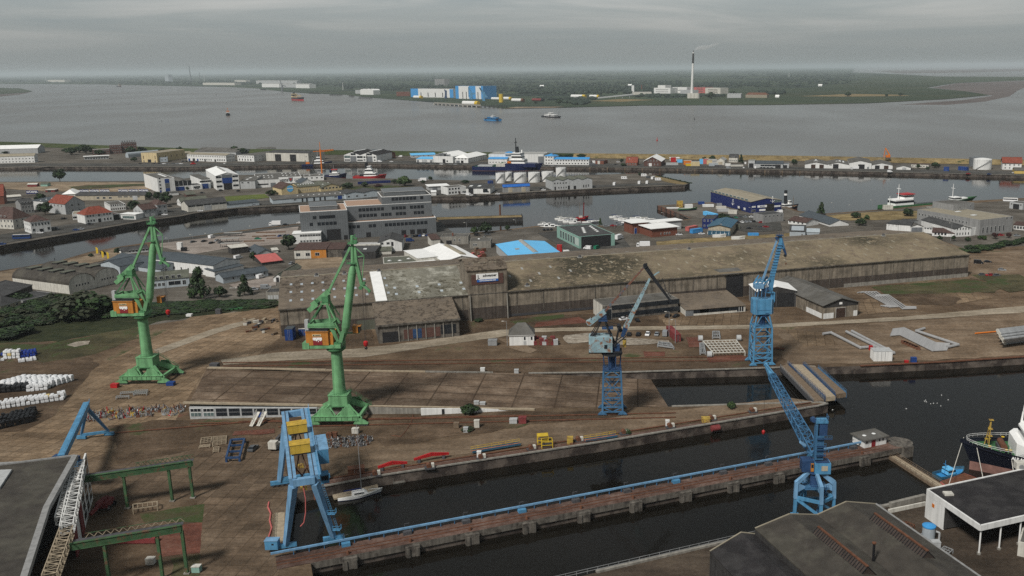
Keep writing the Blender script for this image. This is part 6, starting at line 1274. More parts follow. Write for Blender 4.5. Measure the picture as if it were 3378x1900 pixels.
B('canal_house','low dark roofed house with white gables beside the canal path','house','G1',(1215,180),(1480,150),ty=150,d=10,rf_='gx',rh=1.6,wl_='white',rfm='rdk',wn_=(('f',6,.3,.95,.8,1.2,1.4),))
B('barn','long low dark roofed barn with a curved roof at the left edge','barn','G1',(-60,720),(330,560),h=4,d=26,rf_='gx',rh=2.6,wl_='dwl',rfm='rdk',chim=((.4,.3,1),))
B('shed','dark flat roofed shed with a raised rim between the barns and shrubs','shed','G1',(235,690),(560,610),ty=640,d=14,wl_='gwl',rfm='rdk')
B('gable_house','beige house with a dark pyramid roof in front of the dark barn','house','G1',(10,760),(215,700),ty=690,d=12,rf_='hip',rh=3.4,wl_='beige',rfm='rdk',wn_=(('f',2,.4,.8,1.4,1.2,1.4),))
o=thg('retaining_wall','dark concrete panel wall with pilasters along the canal path','wall',g('G1',205,475),yaw(g('G1',205,475),g('G1',600,385)));Lw=(g('G1',600,385)-g('G1',205,475)).length;MQ().box(0,Lw,0,.3,0,3.6,'dwl').bd('panel',o)
for i in rg_(11):MQ().box(Lw*i/10-.2,Lw*i/10+.2,-.25,0,0,3.9,'con').bd('pilaster',o)
B('long_house','white long gabled workshop with a slate roof and small windows','workshop','G2',(322,395),(585,330),ty=290,bk=(235,100),rf_='gy',rh=2.0,wl_='white',rfm='rsl',wn_=(('f',3,.18,.82,2.4,2,1.2),('l',9,.06,.94,1.4,1.2,1.6)))
B('lean_to','low slate roofed lean-to at the foot of the white long workshop','building','G2',(330,410),(620,345),ty=352,d=8,rf_='mono',rh=.8,wl_='white',rfm='rsl')
B('long_house','low grey long house facing the pale yard with a parked van','house','G2',(415,470),(862,395),ty=415,d=10,rf_='gx',rh=1.8,wl_='bgy',rfm='rsl',wn_=(('f',4,.22,.92,1.4,1.1,1.4),))
B('house','pink gabled house with a dark slate roof beside the red awning','house','G2',(750,195),(915,175),ty=180,d=22,rf_='gy',rh=2.4,wl_='lgy',rfm='rsl')
B('awning_house','dark house with a broad salmon red awning roof','house','G2',(800,290),(1000,265),ty=262,d=14,rf_='mono',rh=2.0,wl_='dwl',rfm='rpk')
B('shed','mossy roofed white shed against the end of the great warehouse','shed','G2',(915,455),(1005,455),ty=410,d=28,rf_='gy',rh=1.8,wl_='white',rfm='rgn',dr_=(('f',.45,1.6,2.6,'ddk'),))
B('hall','black sided low hall with white lettered fascia by the square','hall','G2',(500,180),(665,160),ty=118,d=8,rf_='mono',rh=.5,wl_='dwl',rfm='ofw')
B('hut','small pale hut with a white roof left of the orange painted bay','hut','G2',(905,165),(960,160),ty=140,d=6,rf_='mono',rh=.4,wl_='ofw',rfm='ofw')
B('transformer_house','grey concrete transformer house at the corner of the great warehouse','building','G2',(845,660),(985,655),ty=555,d=9,wl_='con',rfm='rdk',wn_=(('f',2,.3,.7,1.6,2.6,2.2,'lgy','con'),))
B('yard_hut','small white hut with a grey hipped corrugated roof in the middle of the yard','hut','G3',(1452,1090),(1698,1082),ty=985,d=8,rf_='hip',rh=4.2,wl_='white',rfm='rgy',wn_=(('f',2,.62,.9,2.2,.9,1.6),),dr_=(('f',.62,1.3,2.0,'lgy'),),ov=.4)
r=B('yard_office','two storey brown office with ribbon windows in front of the great warehouse','building','G4',(425,838),(1165,760),ty=690,bk=(1020,556),wl_='ocn',rfm='rgy',rim='con',wn_=(('f',6,.19,.94,4.4,6,2.2,'glass','fdk'),('f',6,.19,.94,.9,6,2.2,'glass','fdk')),dr_=(('f',.06,3.6,5.2,'glass'),))
W_,d_,h_=r['dims'];MQ().box(-.12,-.01,1,d_,.1,h_-.2,'ofw').bd('end_wall',r)
B('canteen','long low canteen with a mossy grey roof and white window wall','building','G4',(1248,795),(1838,748),ty=735,bk=(1700,570),rf_='mono',rh=1.6,wl_='ofw',rfm='roof_shed_brown',wn_=(('f',4,.22,.72,1.0,9.5,1.7,'glass','fdk'),('f',3,.87,.95,.3,1.1,2.6,'glass','frame')),dr_=(('f',.055,4,3,'dgy'),))
r=B('open_shed','open sided steel shed with a white gabled roof behind the bright blue crane','shed','G5',(250,620),(592,610),ty=480,bk=(75,420),rf_='gy',rh=2.2,wl_='dwl',rfm='rwh')
W_,d_,h_=r['dims'];MQ().box(1,W_-1,-.1,.02,.05,h_-1,'ddk').bd('front_shade_panel',r)  # solid dark panel: shade inside the open shed is put into its colour
for f in(.02,.5,.98):MQ().box(f*W_-.2,f*W_+.2,-.35,-.11,0,h_,'sdk').bd('column',r)
for k in rg_(5):b=MQ();y=d_*(k+.5)/5;b.box(-.3,-.02,y-.15,y+.15,0,h_,'steel');b.bd('column',r)
r=B('storage_barn','dark grey gabled storage barn with pale lower panels beside the open shed','barn','G5',(828,720),(1130,688),ty=600,bk=(630,382),rf_='gy',rh=2.6,wl_='shed_wall',rfm='rgy',dr_=(('f',.5,5,4.6,'dbn'),),ov=.7)
W_,d_,h_=r['dims']
MQ().psm([(0,-.06,h_-1.2),(W_,-.06,h_-1.2),(W_,-.06,h_),(W_/2,-.06,h_+2.5),(0,-.06,h_)],(0,.05,0),'dwl').bd('gable_cladding',r)
for f0,f1 in((.01,.3),(.87,.98)):MQ().box(f0*W_,f1*W_,-.12,-.01,.1,2.6,'white').bd('lower_panel',r)
for f0,f1 in((.02,.3),(.58,.9)):MQ().box(-.12,-.01,d_*f0,d_*f1,.1,2.4,'white').bd('lower_panel',r)
MQ().box(W_*.45,W_*.53,-.2,-.07,h_-.2,h_+.8,'wcl').bd('notice',r)
A=g('H2',70,338);Bq=g('H2',960,318);rz=yaw(A,Bq);W=(Bq-A).length
r=thg('glazed_workshop','row of glazed workshop bays under the high end of the slipway','workshop',A+Vc((0,-1.2,0)),rz)
MQ().psm([(0,.1,0),(W,.1,0),(W,.1,2.9),(0,.1,4.1)],(0,.8,0),'lgy').bd('wall',r)
n=10
for i in rg_(n):
 x0,x1=W*i/n+.3,W*(i+1)/n-.3;top=3.7-1.1*i/n
 for z0,z1,m in((.9,top*.62,'glass_pale' if i in(0,1)else 'glass'),(top*.68,top,'glass')):
  if i==5 and z0<1:m='dbl';z0=.05;z1=top*.66
  o=MQ();o.box(x0,x1,-.02,.12,z0,z1,'frame' if i<2 else 'fdk');kk=3
  for k in rg_(kk):xa=x0+.12+(x1-x0-.12)*k/kk;o.box(xa,xa+(x1-x0-.48)/kk,-.06,0,z0+.12,z1-.12,m)
  o.bd('door' if m=='dbl' else 'window',r,smooth=False)
b=MQ();e0,e1=g('D',462,1012,4.9),g('D',1345,1029,.25);b.bar(lp(r,e0)+Vc((0,-.3,0)),lp(r,e1)+Vc((0,-.3,0)),1.0,.55,'tpl');b.bd('ramp_edge_beam',r)
r=thg('ramp_wall','white retaining wall along the lower slipway edge with a dark doorway','wall',g('H3',408,486)+Vc((0,-.7,0)),yaw(g('H3',408,486),g('H3',1440,432)))
Lw=(g('H3',1440,432)-g('H3',408,486)).length;MQ().psm([(0,0,0),(Lw,0,0),(Lw,0,.15),(0,0,2.4)],(0,.5,0),'white').bd('wall',r);MQ().box(Lw*.19,Lw*.215,-.05,.02,.05,1.8,'ddk').bd('door',r)
def left_hall():
 z=14.0
 c1=g('H1',530,618,z);c2=g('H1',330,980,z);c3=g('H1',180,1449,z);c0=g('H1',-60,692,z)
 O=Vc((c0.x-18,0,0));rtt=thg('shipbuilding_hall','big dark hall with low grey roof and white lattice girders at bottom left','hall',c1*1.0-ZZ(z))
 T=lambda p:p-rtt.location
 far=Vc((c1.x-60,c1.y-(c1.y-c0.y)*60/max(1,(c1.x-c0.x)),z))
 c4=c3+(c3-c2)*.9
 poly=[c1,c2,c4,Vc((c4.x-60,c4.y,z)),far]
 b=MQ();b.psm([T(p)+ZZ(0)for p in poly],(0,0,.5),'hall_roof');rf=b.bd('roof',rtt)
 b=MQ()
 for p,q in((c1,c2),(c2,c4)):b.bar(T(p)+ZZ(.2),T(q)+ZZ(.2),1.3,1.2,'gwl')
 b.bar(T(c1)+ZZ(.4),T(far)+ZZ(.4),.5,.9,'gwl');b.bd('roof_edge',rtt)
 b=MQ();sx=T(g('H1',30,760,z));b.psm([T(g('H1',-120,720,z+.5)),T(g('H1',85,712,z+.5)),T(g('H1',0,840,z+.5)),T(g('H1',-200,880,z+.5))],(0,0,.5),'lgy');b.bd('skylight',rf)
 ins=5.0
 b=MQ()
 w1,w2=T(c1)+Vc((-.5,-.6,0)),T(c4)+Vc((-ins,0,0));wm=T(c2)+Vc((-ins,0,0))
 for p,q in((w1+Vc((-2,0,0)),wm),(wm,w2)):
  P=[Vc((p.x,p.y,0)),Vc((q.x,q.y,0)),Vc((q.x,q.y,z)),Vc((p.x,p.y,z))];b.add(P,[(0,1,2,3)],'dwl')
 P=[Vc((w1.x,w1.y,0)),Vc((w1.x-60,w1.y-6,0)),Vc((w1.x-60,w1.y-6,z)),Vc((w1.x,w1.y,z))];b.add(P,[(0,1,2,3)],'lgy');b.bd('wall',rtt)
 for k,(a,e,m)in enu(((g('H1',560,668,12),g('H1',470,1120,12),'lgy'),(g('H1',470,1135,12),g('H1',350,1470,12),'yru'))):
  b=MQ();lt_(b,T(a),T(e),2.6,2.6,2.2,2.2,'frame' if k==0 else 'tpl',18 if k==0 else 12,.13);b.bd('lattice_girder',rtt)
 b=MQ();a,e=T(g('H1',515,700,12)),T(g('H1',420,1060,12));lt_(b,a,e,1.8,1.8,2.0,2.0,'frame',16,.12);b.bd('lattice_girder',rtt)
 f0,f1=g('H1',655,905,0),g('H1',600,1110,0)
 A_=T(f0);d=(T(f1)-A_);L_=d.length;d=d.normalized();up=ZZ(1);Hh=13.0
 b=MQ();nx=Vc((-d.y,d.x,0));nx=nx if nx.x<0 else-nx
 P=[A_,A_+d*L_,A_+d*L_+up*Hh,A_+up*Hh];b.psm(P,nx*.4,'white');fa=b.bd('facade',rtt)
 for i in rg_(3):
  for j in rg_(5):
   p=A_+d*(L_*(i+.18)/3)+up*(1.2+j*2.35)-nx*.06;q=p+d*(L_*.2)
   o=MQ();o.psm([p,q,q+up*1.8,p+up*1.8],nx*.05,'glass');o.bd('window',fa)
 for t0,m in((.0,'rdl'),(.35,'white'),(.6,'rdl')):
  o=MQ();p=A_+d*(L_*(1.05+t0))-nx*.1;q=p+d*L_*.25;o.psm([p,q,q+up*9,p+up*9],nx*.3,m);o.bd('gate',rtt)
left_hall()
def workshop_roof(label,pts,up,rm,lights,flue,name='workshop',Ln=62.0):
 z=9.5;prof=[g('H5',x,y,z+u)for(x,y),u in zip(pts,up)];v=prof[2]
 ax=(g('H5',1500,1449,z)-g('H5',755,928,z)).normalized()
 rtt=thg(name,label,'workshop',Vc((v.x,v.y,0)));T=lambda p:p-rtt.location
 b=MQ()
 for p,q in zip(prof,prof[1:]):b.psm([T(p),T(q),T(q)+ax*Ln,T(p)+ax*Ln],(0,0,.3),rm)
 rf=b.bd('roof',rtt,smooth=False)
 b=MQ();P=[T(p)for p in prof];base=[Vc((p.x,p.y,0))for p in P];n=len(P)-1
 for i in rg_(n):b.add([base[i],base[i+1],P[i+1],P[i]],[(0,1,2,3)],'ofw' if n<3 else 'dwl')
 for i in(0,n):b.add([base[i],base[i]+ax*Ln,P[i]+ax*Ln,P[i]],[(0,1,2,3)],'dwl')
 b.bd('wall',rtt,smooth=False)
 b=MQ()
 for p,q in zip(prof,prof[1:]):b.bar(T(p)+ZZ(.35),T(q)+ZZ(.35),.3,.2,'rtn')
 b.bd('verge',rtt);MQ().bar(P[-1]+ZZ(.2),P[-1]+ax*Ln+ZZ(.2),.5,.5,'gwl').bd('gutter',rtt)
 for a,e in lights:
  p=g('H5',*a,z+2.0);q=p+ax*((g('H5',*e,z+2)-p).dot(ax));p,q=T(p),T(q);sd=Vc((-ax.y,ax.x,0));hh=2.3;w_=3.0
  b=MQ();pr=[p-sd*w_-ZZ(1.4),p+sd*w_-ZZ(1.4),p+ZZ(hh-.6)];b.psm(pr,q-p,'skylight_brown')
  b.bar(p+ZZ(hh-.5),q+ZZ(hh-.5),.5,.25,'rust');n=22
  for i in rg_(n+1):
   c_=p.lerp(q,i/n)
   for s in(-1,1):b.bar(c_+sd*w_*s+ZZ(-1.35),c_+ZZ(hh-.55),.14,.14,'black')
  b.bd('rooflight',rf,smooth=False)
 if flue:p=T(g('H5',738,1318,z+1));MQ().cyl(p-ZZ(1),p+ZZ(3.4),.28,n=10,m='black').cyl(p+ZZ(3.4),p+ZZ(3.6),.45,n=10,m='rust').bd('flue_pipe',rf)
D('skylight_brown',(.055,.042,.036),var=.3,ro_=.5)
workshop_roof('grey twin gabled workshop with two long glazed rooflights in the bottom right foreground',((-132,1108),(120,1003),(325,1008),(538,912),(755,928)),(0,2.2,-.2,2.2,0),'hall_roof',(((330,1140),(650,1449)),((745,1040),(1150,1320))),1)
workshop_roof('low gabled hall with a pitch black roof left of the grey twin gabled workshop',((-464,1277),(-234,1138),(-62,1157)),(-2.6,-.6,-2.2),'roof_black',(),0,'black_roof_hall',70.0)
def roof_block(name,label,cat,pts,z,rfm,rimm,wallm,hgt,t='H5'):
 P=[g(t,x,y,z)for x,y in pts];rtt=thg(name,label,cat,Vc((P[0].x,P[0].y,0)));T=lambda p:p-rtt.location
 MQ().psm([T(p)for p in P],(0,0,.25),rfm).bd('roof',rtt)
 b=MQ();n=len(P)
 for i in rg_(n):b.bar(T(P[i])-ZZ(.25),T(P[(i+1)%n])-ZZ(.25),.45,1.4,rimm)
 b.bd('fascia',rtt)
 return rtt,P,T
rtt,P,T=roof_block('canopy_hall','white edged open hall with a broad black flat roof on columns at the right','hall',((1135,822),(1800,680),(2600,520),(2600,840),(1846,1015),(1525,1088)),7.2,'roof_black','white','white',7)
b=MQ();a,e=P[0],P[0].lerp(P[5],.36);b.bar(T(a)-ZZ(4.0),T(e)-ZZ(4.0),.4,6.2,'white');wl=b.bd('wall',rtt)
m_=a.lerp(e,.42);b=MQ();d_=(e-a).normalized();c_=T(m_)-ZZ(2.6)+Vc((d_.y,-d_.x,0))*.23;b.bar(c_-d_*.45,c_+d_*.45,.08,.9,'orange');b.bd('notice',wl)
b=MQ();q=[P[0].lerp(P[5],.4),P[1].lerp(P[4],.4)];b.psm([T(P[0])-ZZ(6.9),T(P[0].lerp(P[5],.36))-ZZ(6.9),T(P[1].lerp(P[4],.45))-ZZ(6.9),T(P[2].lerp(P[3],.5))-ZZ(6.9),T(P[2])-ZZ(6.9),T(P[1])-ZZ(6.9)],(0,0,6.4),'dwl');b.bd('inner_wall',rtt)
for f in(.04,.5,.96):
 p=T(P[5].lerp(P[4],f));MQ().cyl((p.x,p.y+.4,0),(p.x,p.y+.4,p.z-.8),.2,n=12,m='white').cyl((p.x,p.y+.4,0),(p.x,p.y+.4,.4),.5,n=12,m='con').bd('column',rtt)
p=T(g('H5',1288,850,7.4));MQ().box(p.x-1.1,p.x+1.1,p.y-.9,p.y+.9,p.z,p.z+.5,'ofw').bd('roof_hatch',rtt)
p=T(g('H5',1812,655,7.4));MQ().box(p.x-1.2,p.x+1.2,p.y-1,p.y+1,p.z,p.z+1.8,'ofw').cyl((p.x,p.y-1.3,p.z+.8),(p.x,p.y-1,p.z+.8),.6,n=12,m='steel').bd('air_unit',rtt)
B('hut','white walled hut cut by the right edge below the black roofed canopy','hut','H5',(1795,1300),(1990,1345),ty=1195,d=9,wl_='ofw',rfm='rgy')
gm_('yard_tan',[(.11,.078,.05),(.165,.118,.078),(.235,.178,.125)],.06,dirt=.3,grass=(.06,.065,.03),gs_=.66)
gm_('lawn',[(.075,.10,.025),(.105,.13,.032),(.13,.15,.045)],.15,dirt=.15)
gm_('scrub',[(.045,.043,.022),(.075,.066,.034),(.12,.098,.054)],.1,dirt=.3,grass=(.045,.06,.022),gs_=.5)
for nm,m,pts,amp in(('town_ground','town',[(-400,800),(0,705),(300,640),(597,590),(757,565),(1098,555),(1150,594),(1350,571),(1500,571),(1738,553),(1665,518),(1814,510),(1960,517),(2005,533),(2075,540),(2225,528),(2576,501),(2900,492),(2900,590),(2440,630),(2330,592),(1980,610),(1276,665),(723,695),(690,770),(300,830),(-300,860)],0),('bale_yard','ddt',[(-400,1090),(-400,840),(90,850),(200,880),(245,915),(180,1000),(110,1060),(40,1085)],1.2),('rough_grass','scrub',[(-200,850),(93,868),(250,840),(345,815),(350,850),(240,890),(110,912),(60,900),(-200,890)],1.5),('thicket_floor','bramble',[(-300,760),(0,735),(200,740),(420,765),(560,760),(690,752),(690,775),(560,788),(420,806),(330,828),(150,858),(-300,880)],2),('concrete_apron','slabs',[(-400,1230),(-400,1110),(60,1085),(140,1045),(190,985),(240,925),(320,885),(480,797),(700,774),(705,850),(640,898),(520,922),(468,1010),(440,1060),(330,1120),(190,1165)],0),('yard_slabs','slabs_dark',[(240,1185),(470,1118),(690,1085),(735,1240),(715,1370),(690,1500),(505,1500),(495,1250),(330,1262),(235,1245)],0),('yard_dirt','ddt',[(275,1068),(480,1055),(700,1058),(695,1112),(480,1135),(300,1165)],1.6),('red_floor','rox',[(395,1325),(506,1313),(503,1390),(400,1402)],.3),('yard_grass','scrub',[(350,1294),(512,1268),(507,1316),(360,1314)],.6),('yard_grass','scrub',[(430,1402),(500,1395),(500,1470),(430,1470)],.6),('quay_lane','yard_tan',[(820,1165),(953,1130),(1200,1096),(1400,1064),(1560,1046),(1990,1000),(2040,1008),(1900,1040),(1525,1092),(1200,1138),(953,1172),(830,1200)],.5),('quay_edge_strip','deck_red',[(817,1221),(953,1196),(1525,1109.5),(2057,1021),(2059,1015),(1525,1100),(953,1183),(815,1208)],.15),('slip_side_dirt','ddt',[(930,1076),(1100,1048),(1335,1034),(1640,1040),(1560,1046),(1400,1060),(1200,1090),(960,1125)],1.2),('slip_side_dirt','ddt',[(560,908),(920,905),(1320,905),(1560,905),(1900,900),(1960,912),(1960,922),(1565,935),(1330,937),(820,928),(530,922)],1.0),('store_yard','ddt',[(745,812),(850,803),(936,830),(940,868),(850,872),(740,874)],.8),('shed_front_dirt','ddt',[(1155,812),(1290,803),(1460,790),(1660,795),(1660,818),(1340,826),(1160,842)],1.0),('red_ground','rox',[(1350,812),(1460,797),(1480,812),(1345,823)],.8),('green_strip','scrub',[(1280,808),(1340,798),(1420,790),(1420,798),(1350,808),(1300,816)],.5),('yard_road','road_tan',[(555,905),(700,886),(915,876),(1155,845),(1260,829),(1411,824),(1900,817),(1946,815),(2264,797),(2700,758),(2700,778),(2264,806),(1946,824),(1891,827),(1411,833),(1344,835),(1155,862),(915,898),(700,907),(560,918)],.35),('yard_road','road_tan',[(385,880),(534,828),(640,799),(650,806),(534,842),(400,890)],.3),('yard_track','yard_tan',[(1250,850),(1300,852),(1350,880),(1330,890),(1285,875)],.8),('quay_yard','yard_tan',[(1960,832),(2264,808),(2700,780),(2700,880),(2576,893),(2374,905),(2164,914),(1975,916)],.8),('slab_field','slabs',[(1975,828),(2080,838),(2110,868),(2020,872)],.4),('slab_field','slabs',[(2165,792),(2240,786),(2300,772),(2215,742),(2160,760)],.3),('slab_field','slabs',[(2330,742),(2420,732),(2500,748),(2410,764)],.4),('dark_ground','ddt',[(2270,740),(2360,732),(2420,752),(2390,768),(2300,765)],1.0),('rough_grass','scrub',[(2190,722),(2430,702),(2545,716),(2500,735),(2330,738),(2230,742)],1.2),('canteen_forecourt','slabs',[(1665,803),(1830,787),(1890,792),(1890,816),(1675,819)],.2),('rubble_patch','rubble',[(1420,842),(1480,838),(1560,848),(1680,856),(1685,863),(1570,868),(1480,862),(1425,864)],1.1),('rubble_patch','rubble',[(167,868),(195,858),(226,857),(222,866),(190,872)],.8),('rubble_patch','rubble',[(2005,918),(2050,920),(2075,960),(2040,945)],.3),('red_ground','rox',[(1618,884),(1670,884),(1672,896),(1620,897)],.5),('red_ground','rox',[(1725,848),(1758,848),(1770,872),(1732,873)],.6),('red_ground','rox',[(1778,896),(1868,892),(1880,908),(1785,912)],.5),('red_ground','rox',[(590,1085),(690,1078),(690,1090),(585,1095)],.5),('plaza_paving','paving',[(405,609),(600,589),(752,567),(740,612),(575,624),(485,640),(400,620)],0),('canal_path','sand',[(-300,735),(0,684),(141,661),(303,624),(330,622),(300,646),(141,682),(0,715),(-300,770)],.5),('canal_road','asphalt',[(390,606),(597,583),(757,564),(757,569),(597,589),(400,612)],0),('quay_road','asphalt',[(-400,668),(0,613),(216,577),(367,551),(457,540),(489,532),(597,520),(757,511),(1088,491),(1333,480),(1563,469),(1700,464),(1690,459),(1563,463),(1333,470),(1088,479),(757,500),(597,508),(489,518),(367,531),(216,558),(0,590),(-400,640)],0),('waste_ground','sand',[(-300,470),(0,459),(180,458),(396,459),(396,476),(300,482),(130,482),(0,474)],.8),('waste_scrub','scrub',[(170,470),(220,466),(390,461),(390,466),(300,471),(200,478)],1.0),('lawn','lawn',[(565,494),(666,488),(679,497),(571,509)],0),('lawn','scrub',[(845,470),(960,465),(1050,470),(960,478),(850,482)],.8),('dry_grass','straw',[(1652,608),(1740,600),(1850,594),(2000,586),(2005,597),(1850,608),(1700,618),(1655,620)],.6),('dry_grass','straw',[(2075,542),(2225,531),(2360,530),(2380,545),(2240,553),(2140,554),(2090,553)],.7),('dry_grass','straw',[(1645,441.5),(1733,461),(1718,464),(1685,460),(1640,447)],.5),('car_park','asphalt',[(1800,536),(1960,543),(1968,580),(1880,584),(1795,566)],0),('street','asphalt',[(1352,586),(1410,580),(1455,600),(1560,590),(1590,625),(1500,645),(1440,640),(1395,610)],0),('street','asphalt',[(1098,560),(1106,556),(1148,592),(1180,590),(1180,600),(1140,605),(1090,590)],0),('quay_road','asphalt',[(-400,424),(138,417),(457,418),(870,409.5),(979,410.5),(1419,418.5),(1563,419.5),(2021,426.5),(2576,439),(2900,446),(2900,438),(2576,431),(2021,420),(1563,412),(979,404),(457,411),(138,411),(-400,415)],0),('sandy_lot','sand',[(742,654),(862,645),(862,672),(745,686)],.3),('pale_lot','paving',[(575,716),(692,694),(695,718),(600,728)],0),('gravel_lot','town',[(2095,590),(2200,580),(2300,572),(2310,585),(2180,598),(2090,602)],.3),('far_yard','yard_tan',[(2440,640),(2576,628),(2800,620),(2800,700),(2576,720),(2440,700)],.8),('rough_grass','scrub',[(2440,690),(2560,690),(2640,720),(2540,735)],1.0),):pt_(nm,m,pts,amp=amp)
def seg(a,b_,w,h,m,mb,z=.0):
 p,q=g('D',*a,z),g('D',*b_,z);mb.bar(p+ZZ(h/2),q+ZZ(h/2),w,h,m)
for i,(a,e)in enu((((480,1065),(1700,1038)),((700,1074),(1700,1049)),((560,921),(1930,905)),((560,912),(1930,896)),((830,1203),(2040,1012)),((270,1090),(690,1056)),((600,1060),(1335,1044)))):
 b=MQ();p,q=g('D',*a,.3),g('D',*e,.3);b.bar(p,q,.45,.2,'rust');st_(b.bd('rail_track'))
def coping(name,pts,w,h,m,z=.0):
 b=MQ()
 for p,q in zip(pts,pts[1:]):seg(p,q,w,h,m,b,z)
 st_(b.bd(name))
coping('quay_coping',[(815,1223.5),(953,1197.5),(1525,1110.5),(2059,1021.5),(2082,1015.8),(2059,1012.3),(1690,1023)],.8,.35,'con')
coping('quay_coping',[(1966,925),(1565,937),(1330,939.3)],.8,.35,'con');coping('quay_coping',[(2164,921),(2374,911),(2576,898),(2900,874)],.9,.35,'rust')
coping('quay_coping',[(1500,1440),(1830,1363),(2331,1251)],1.0,.5,'con')
coping('quay_coping',[(0,619),(216,583),(367,556),(457,544),(489,537),(597,524),(757,515),(1088,495),(1182,494),(1333,484),(1462,477),(1563,472.6),(1723,466),(1735,461)],.8,.3,'ocn')
coping('quay_coping',[(0,421.5),(138,419),(457,420),(870,411),(979,412),(1419,420),(1563,421),(2021,428),(2576,441)],1.0,.3,'con')
coping('slipway_kerb',[(524,926),(820,931.5)],.6,.5,'tpl',4.6);
b=MQ();b.bar(g('D',521,925.5,5),g('D',820,931,3.7),.6,.5,'tpl');b.bar(g('D',820,931,3.7),g('D',1070,934.6,2.2),.6,.5,'tpl');b.bar(g('D',1070,934.6,2.2),g('D',1240,937,.9),.6,.5,'con');st_(b.bd('slipway_kerb'))
for k in rg_(26):
 x=1440+k*44;p=g('D',x,420+(x-1440)*.0178 if x<2021 else 428+(x-2021)*.0234,-.2)
 b=MQ();b.box(-.6,.6,-.9,.1,-2.6,.1,'timber');tag(b.bd('fender',loc=p),'dark timber fender on the outer quay wall','fender','fenders along the outer quay')
A_=g('D',715,1386,1.4);E_=g('D',2166,1112,1.4);rz=yaw(A_,E_);Lp=(E_-A_).length
pier=thg('dock_pier','long narrow concrete dock pier carrying a bright blue cable duct','pier',Vc((A_.x,A_.y,0)),rz)
MQ().box(-2,Lp+11,-5.6,.7,-1.6,0,'ocn').box(-2,Lp+11,-5.2,.4,-8,-1.6,'quay_wall').bd('pier_wall',pier)
MQ().box(-2,Lp+11,-5.5,.6,.004,.05,M['deck_red']).bd('deck',pier)
MQ().box(-3,Lp,-.22,.22,1.15,1.6,'gbl').bd('cable_duct',pier)
n=46
for i in rg_(n):b=MQ();x=2+i*(Lp-3)/n;b.box(x-.09,x+.09,-.15,.15,.05,1.15,'cbm');b.bd('duct_post',pier)
for y in(-2.2,-3.7):MQ().box(-2,Lp+4,y-.1,y+.1,.05,.22,'rust').bd('rail',pier)
for k in rg_(11):
 x=14+k*(Lp-14)/10.2;MQ().box(x-1.7,x+1.7,-6.5,-5.61,-8,-.3,'ocn').box(x-1.5,x-.7,-6.75,-6.51,-8,-.8,'ocn').box(x+.7,x+1.5,-6.75,-6.51,-8,-.8,'ocn').bd('buttress',pier)
 MQ().box(x-1.2,x+.8,-1.2,.5,.05,.9,'sdk' if k%3 else 'cbl').cyl((x-.2,-4.7,.05),(x-.2,-4.7,.9),.4,.3,10,'rust').bar((x-.6,.3,.9),(x-.6,.3,2.4),.15,.15,'sdk').bar((x-.6,.3,2.4),(x+.6,.3,2.4),.15,.15,'sdk').bd('winch',pier)
MQ().box(Lp+11,Lp+14,-6.6,1.6,-8,.3,'ocn').cyl((Lp+12.5,-2.5,-8),(Lp+12.5,-2.5,.31),3.6,n=18,m='ocn').bd('pier_head',pier)
B('pump_house','small white hut with a red door on the end of the dock pier','hut','H5',(672,512),(832,478),ty=455,d=5.5,rf_='slab',ov=.6,wl_='white',rfm='rgy',wn_=(('f',1,.1,.1,1.3,.7,1),('f',2,.68,.84,1.3,.7,1)),dr_=(('f',.4,1.7,2.6,'door_red'),),sky=((.25,.5,1.6,1.6),(.68,.5,1.6,1.6)))
def deck(name,label,cat,pts,z0,z1,th,m,railm='steel',group=None):
 P=[g('D',x,y,z)for(x,y),z in zip(pts,(z0,z0,z1,z1))];o=P[0]*1.0;rtt=thg(name,label,cat,o,0,group);T=lambda p:p-o
 MQ().psm([T(p)-ZZ(th)for p in P],(0,0,th),m).bd('deck',rtt)
 for i,j in((0,3),(1,2)):
  MQ().bar(T(P[i])-ZZ(th*.5),T(P[j])-ZZ(th*.5),.35,th*1.25,railm if railm!='steel' else 'sdk').bd('girder',rtt)
  b=MQ();rail(b,[T(P[i]),T(P[j])],1.1,railm,2.4,.08);b.bd('railing',rtt)
deck('gate_bridge','rust brown gate bridge nearest the bright blue crane, over the slipway mouth','bridge',[(1963,923),(1981,914),(2073,1006),(2046,1010)],.5,.5,1.3,'timber',group='slipway gate bridges')
deck('gate_bridge','middle gate bridge with sandy deck over the slipway mouth','bridge',[(1985,916),(2020,917),(2102,996),(2076,999)],.9,.9,1.6,'tpl','cnv','slipway gate bridges')
deck('gate_bridge','outermost gate bridge with blue grey railings over the slipway mouth','bridge',[(2024,917),(2058,925),(2129,988),(2100,992)],.9,.9,1.6,'timber','cbm','slipway gate bridges')
deck('floating_walkway','narrow timber walkway from the pier head to the barge','walkway',[(2226,1142),(2240,1138),(2376,1222),(2360,1229)],WTR+.7,WTR+.7,.6,'tpl','timber')
deck('landing_stage','low concrete landing stage along the dock wall','landing',[(985,1204),(1235,1163),(1238,1170),(990,1213)],WTR+.6,WTR+.6,.7,'con','con')
deck('dock_bridge','brown plank bridge at the head of the dock beside the gantry foot','bridge',[(690,1290),(718,1288),(716,1358),(686,1360)],.4,.4,.5,'tpl','timber')
deck('old_jetty','old sheet piled jetty overgrown with dry grass','jetty',[(1098,553),(1315,546),(1312,540),(1096,546)],.3,.3,4.2,'dwl','dwl')
fj=[g('D',x,y,.34)for x,y in((1099,552.5),(1313,545.8),(1311,541),(1097,547))];b=MQ();b.add(fj,[(0,1,2,3)],M['straw']);st_(b.bd('jetty_grass',smooth=False))
b=MQ();b.cyl((0,0,-4),(0,0,hz('F4',(354,925),(352,795))),.7,n=12,m='rust');tag(b.bd('mooring_pile',loc=g('F4',354,925)),'tall rusty mooring pile on the overgrown jetty','pile')
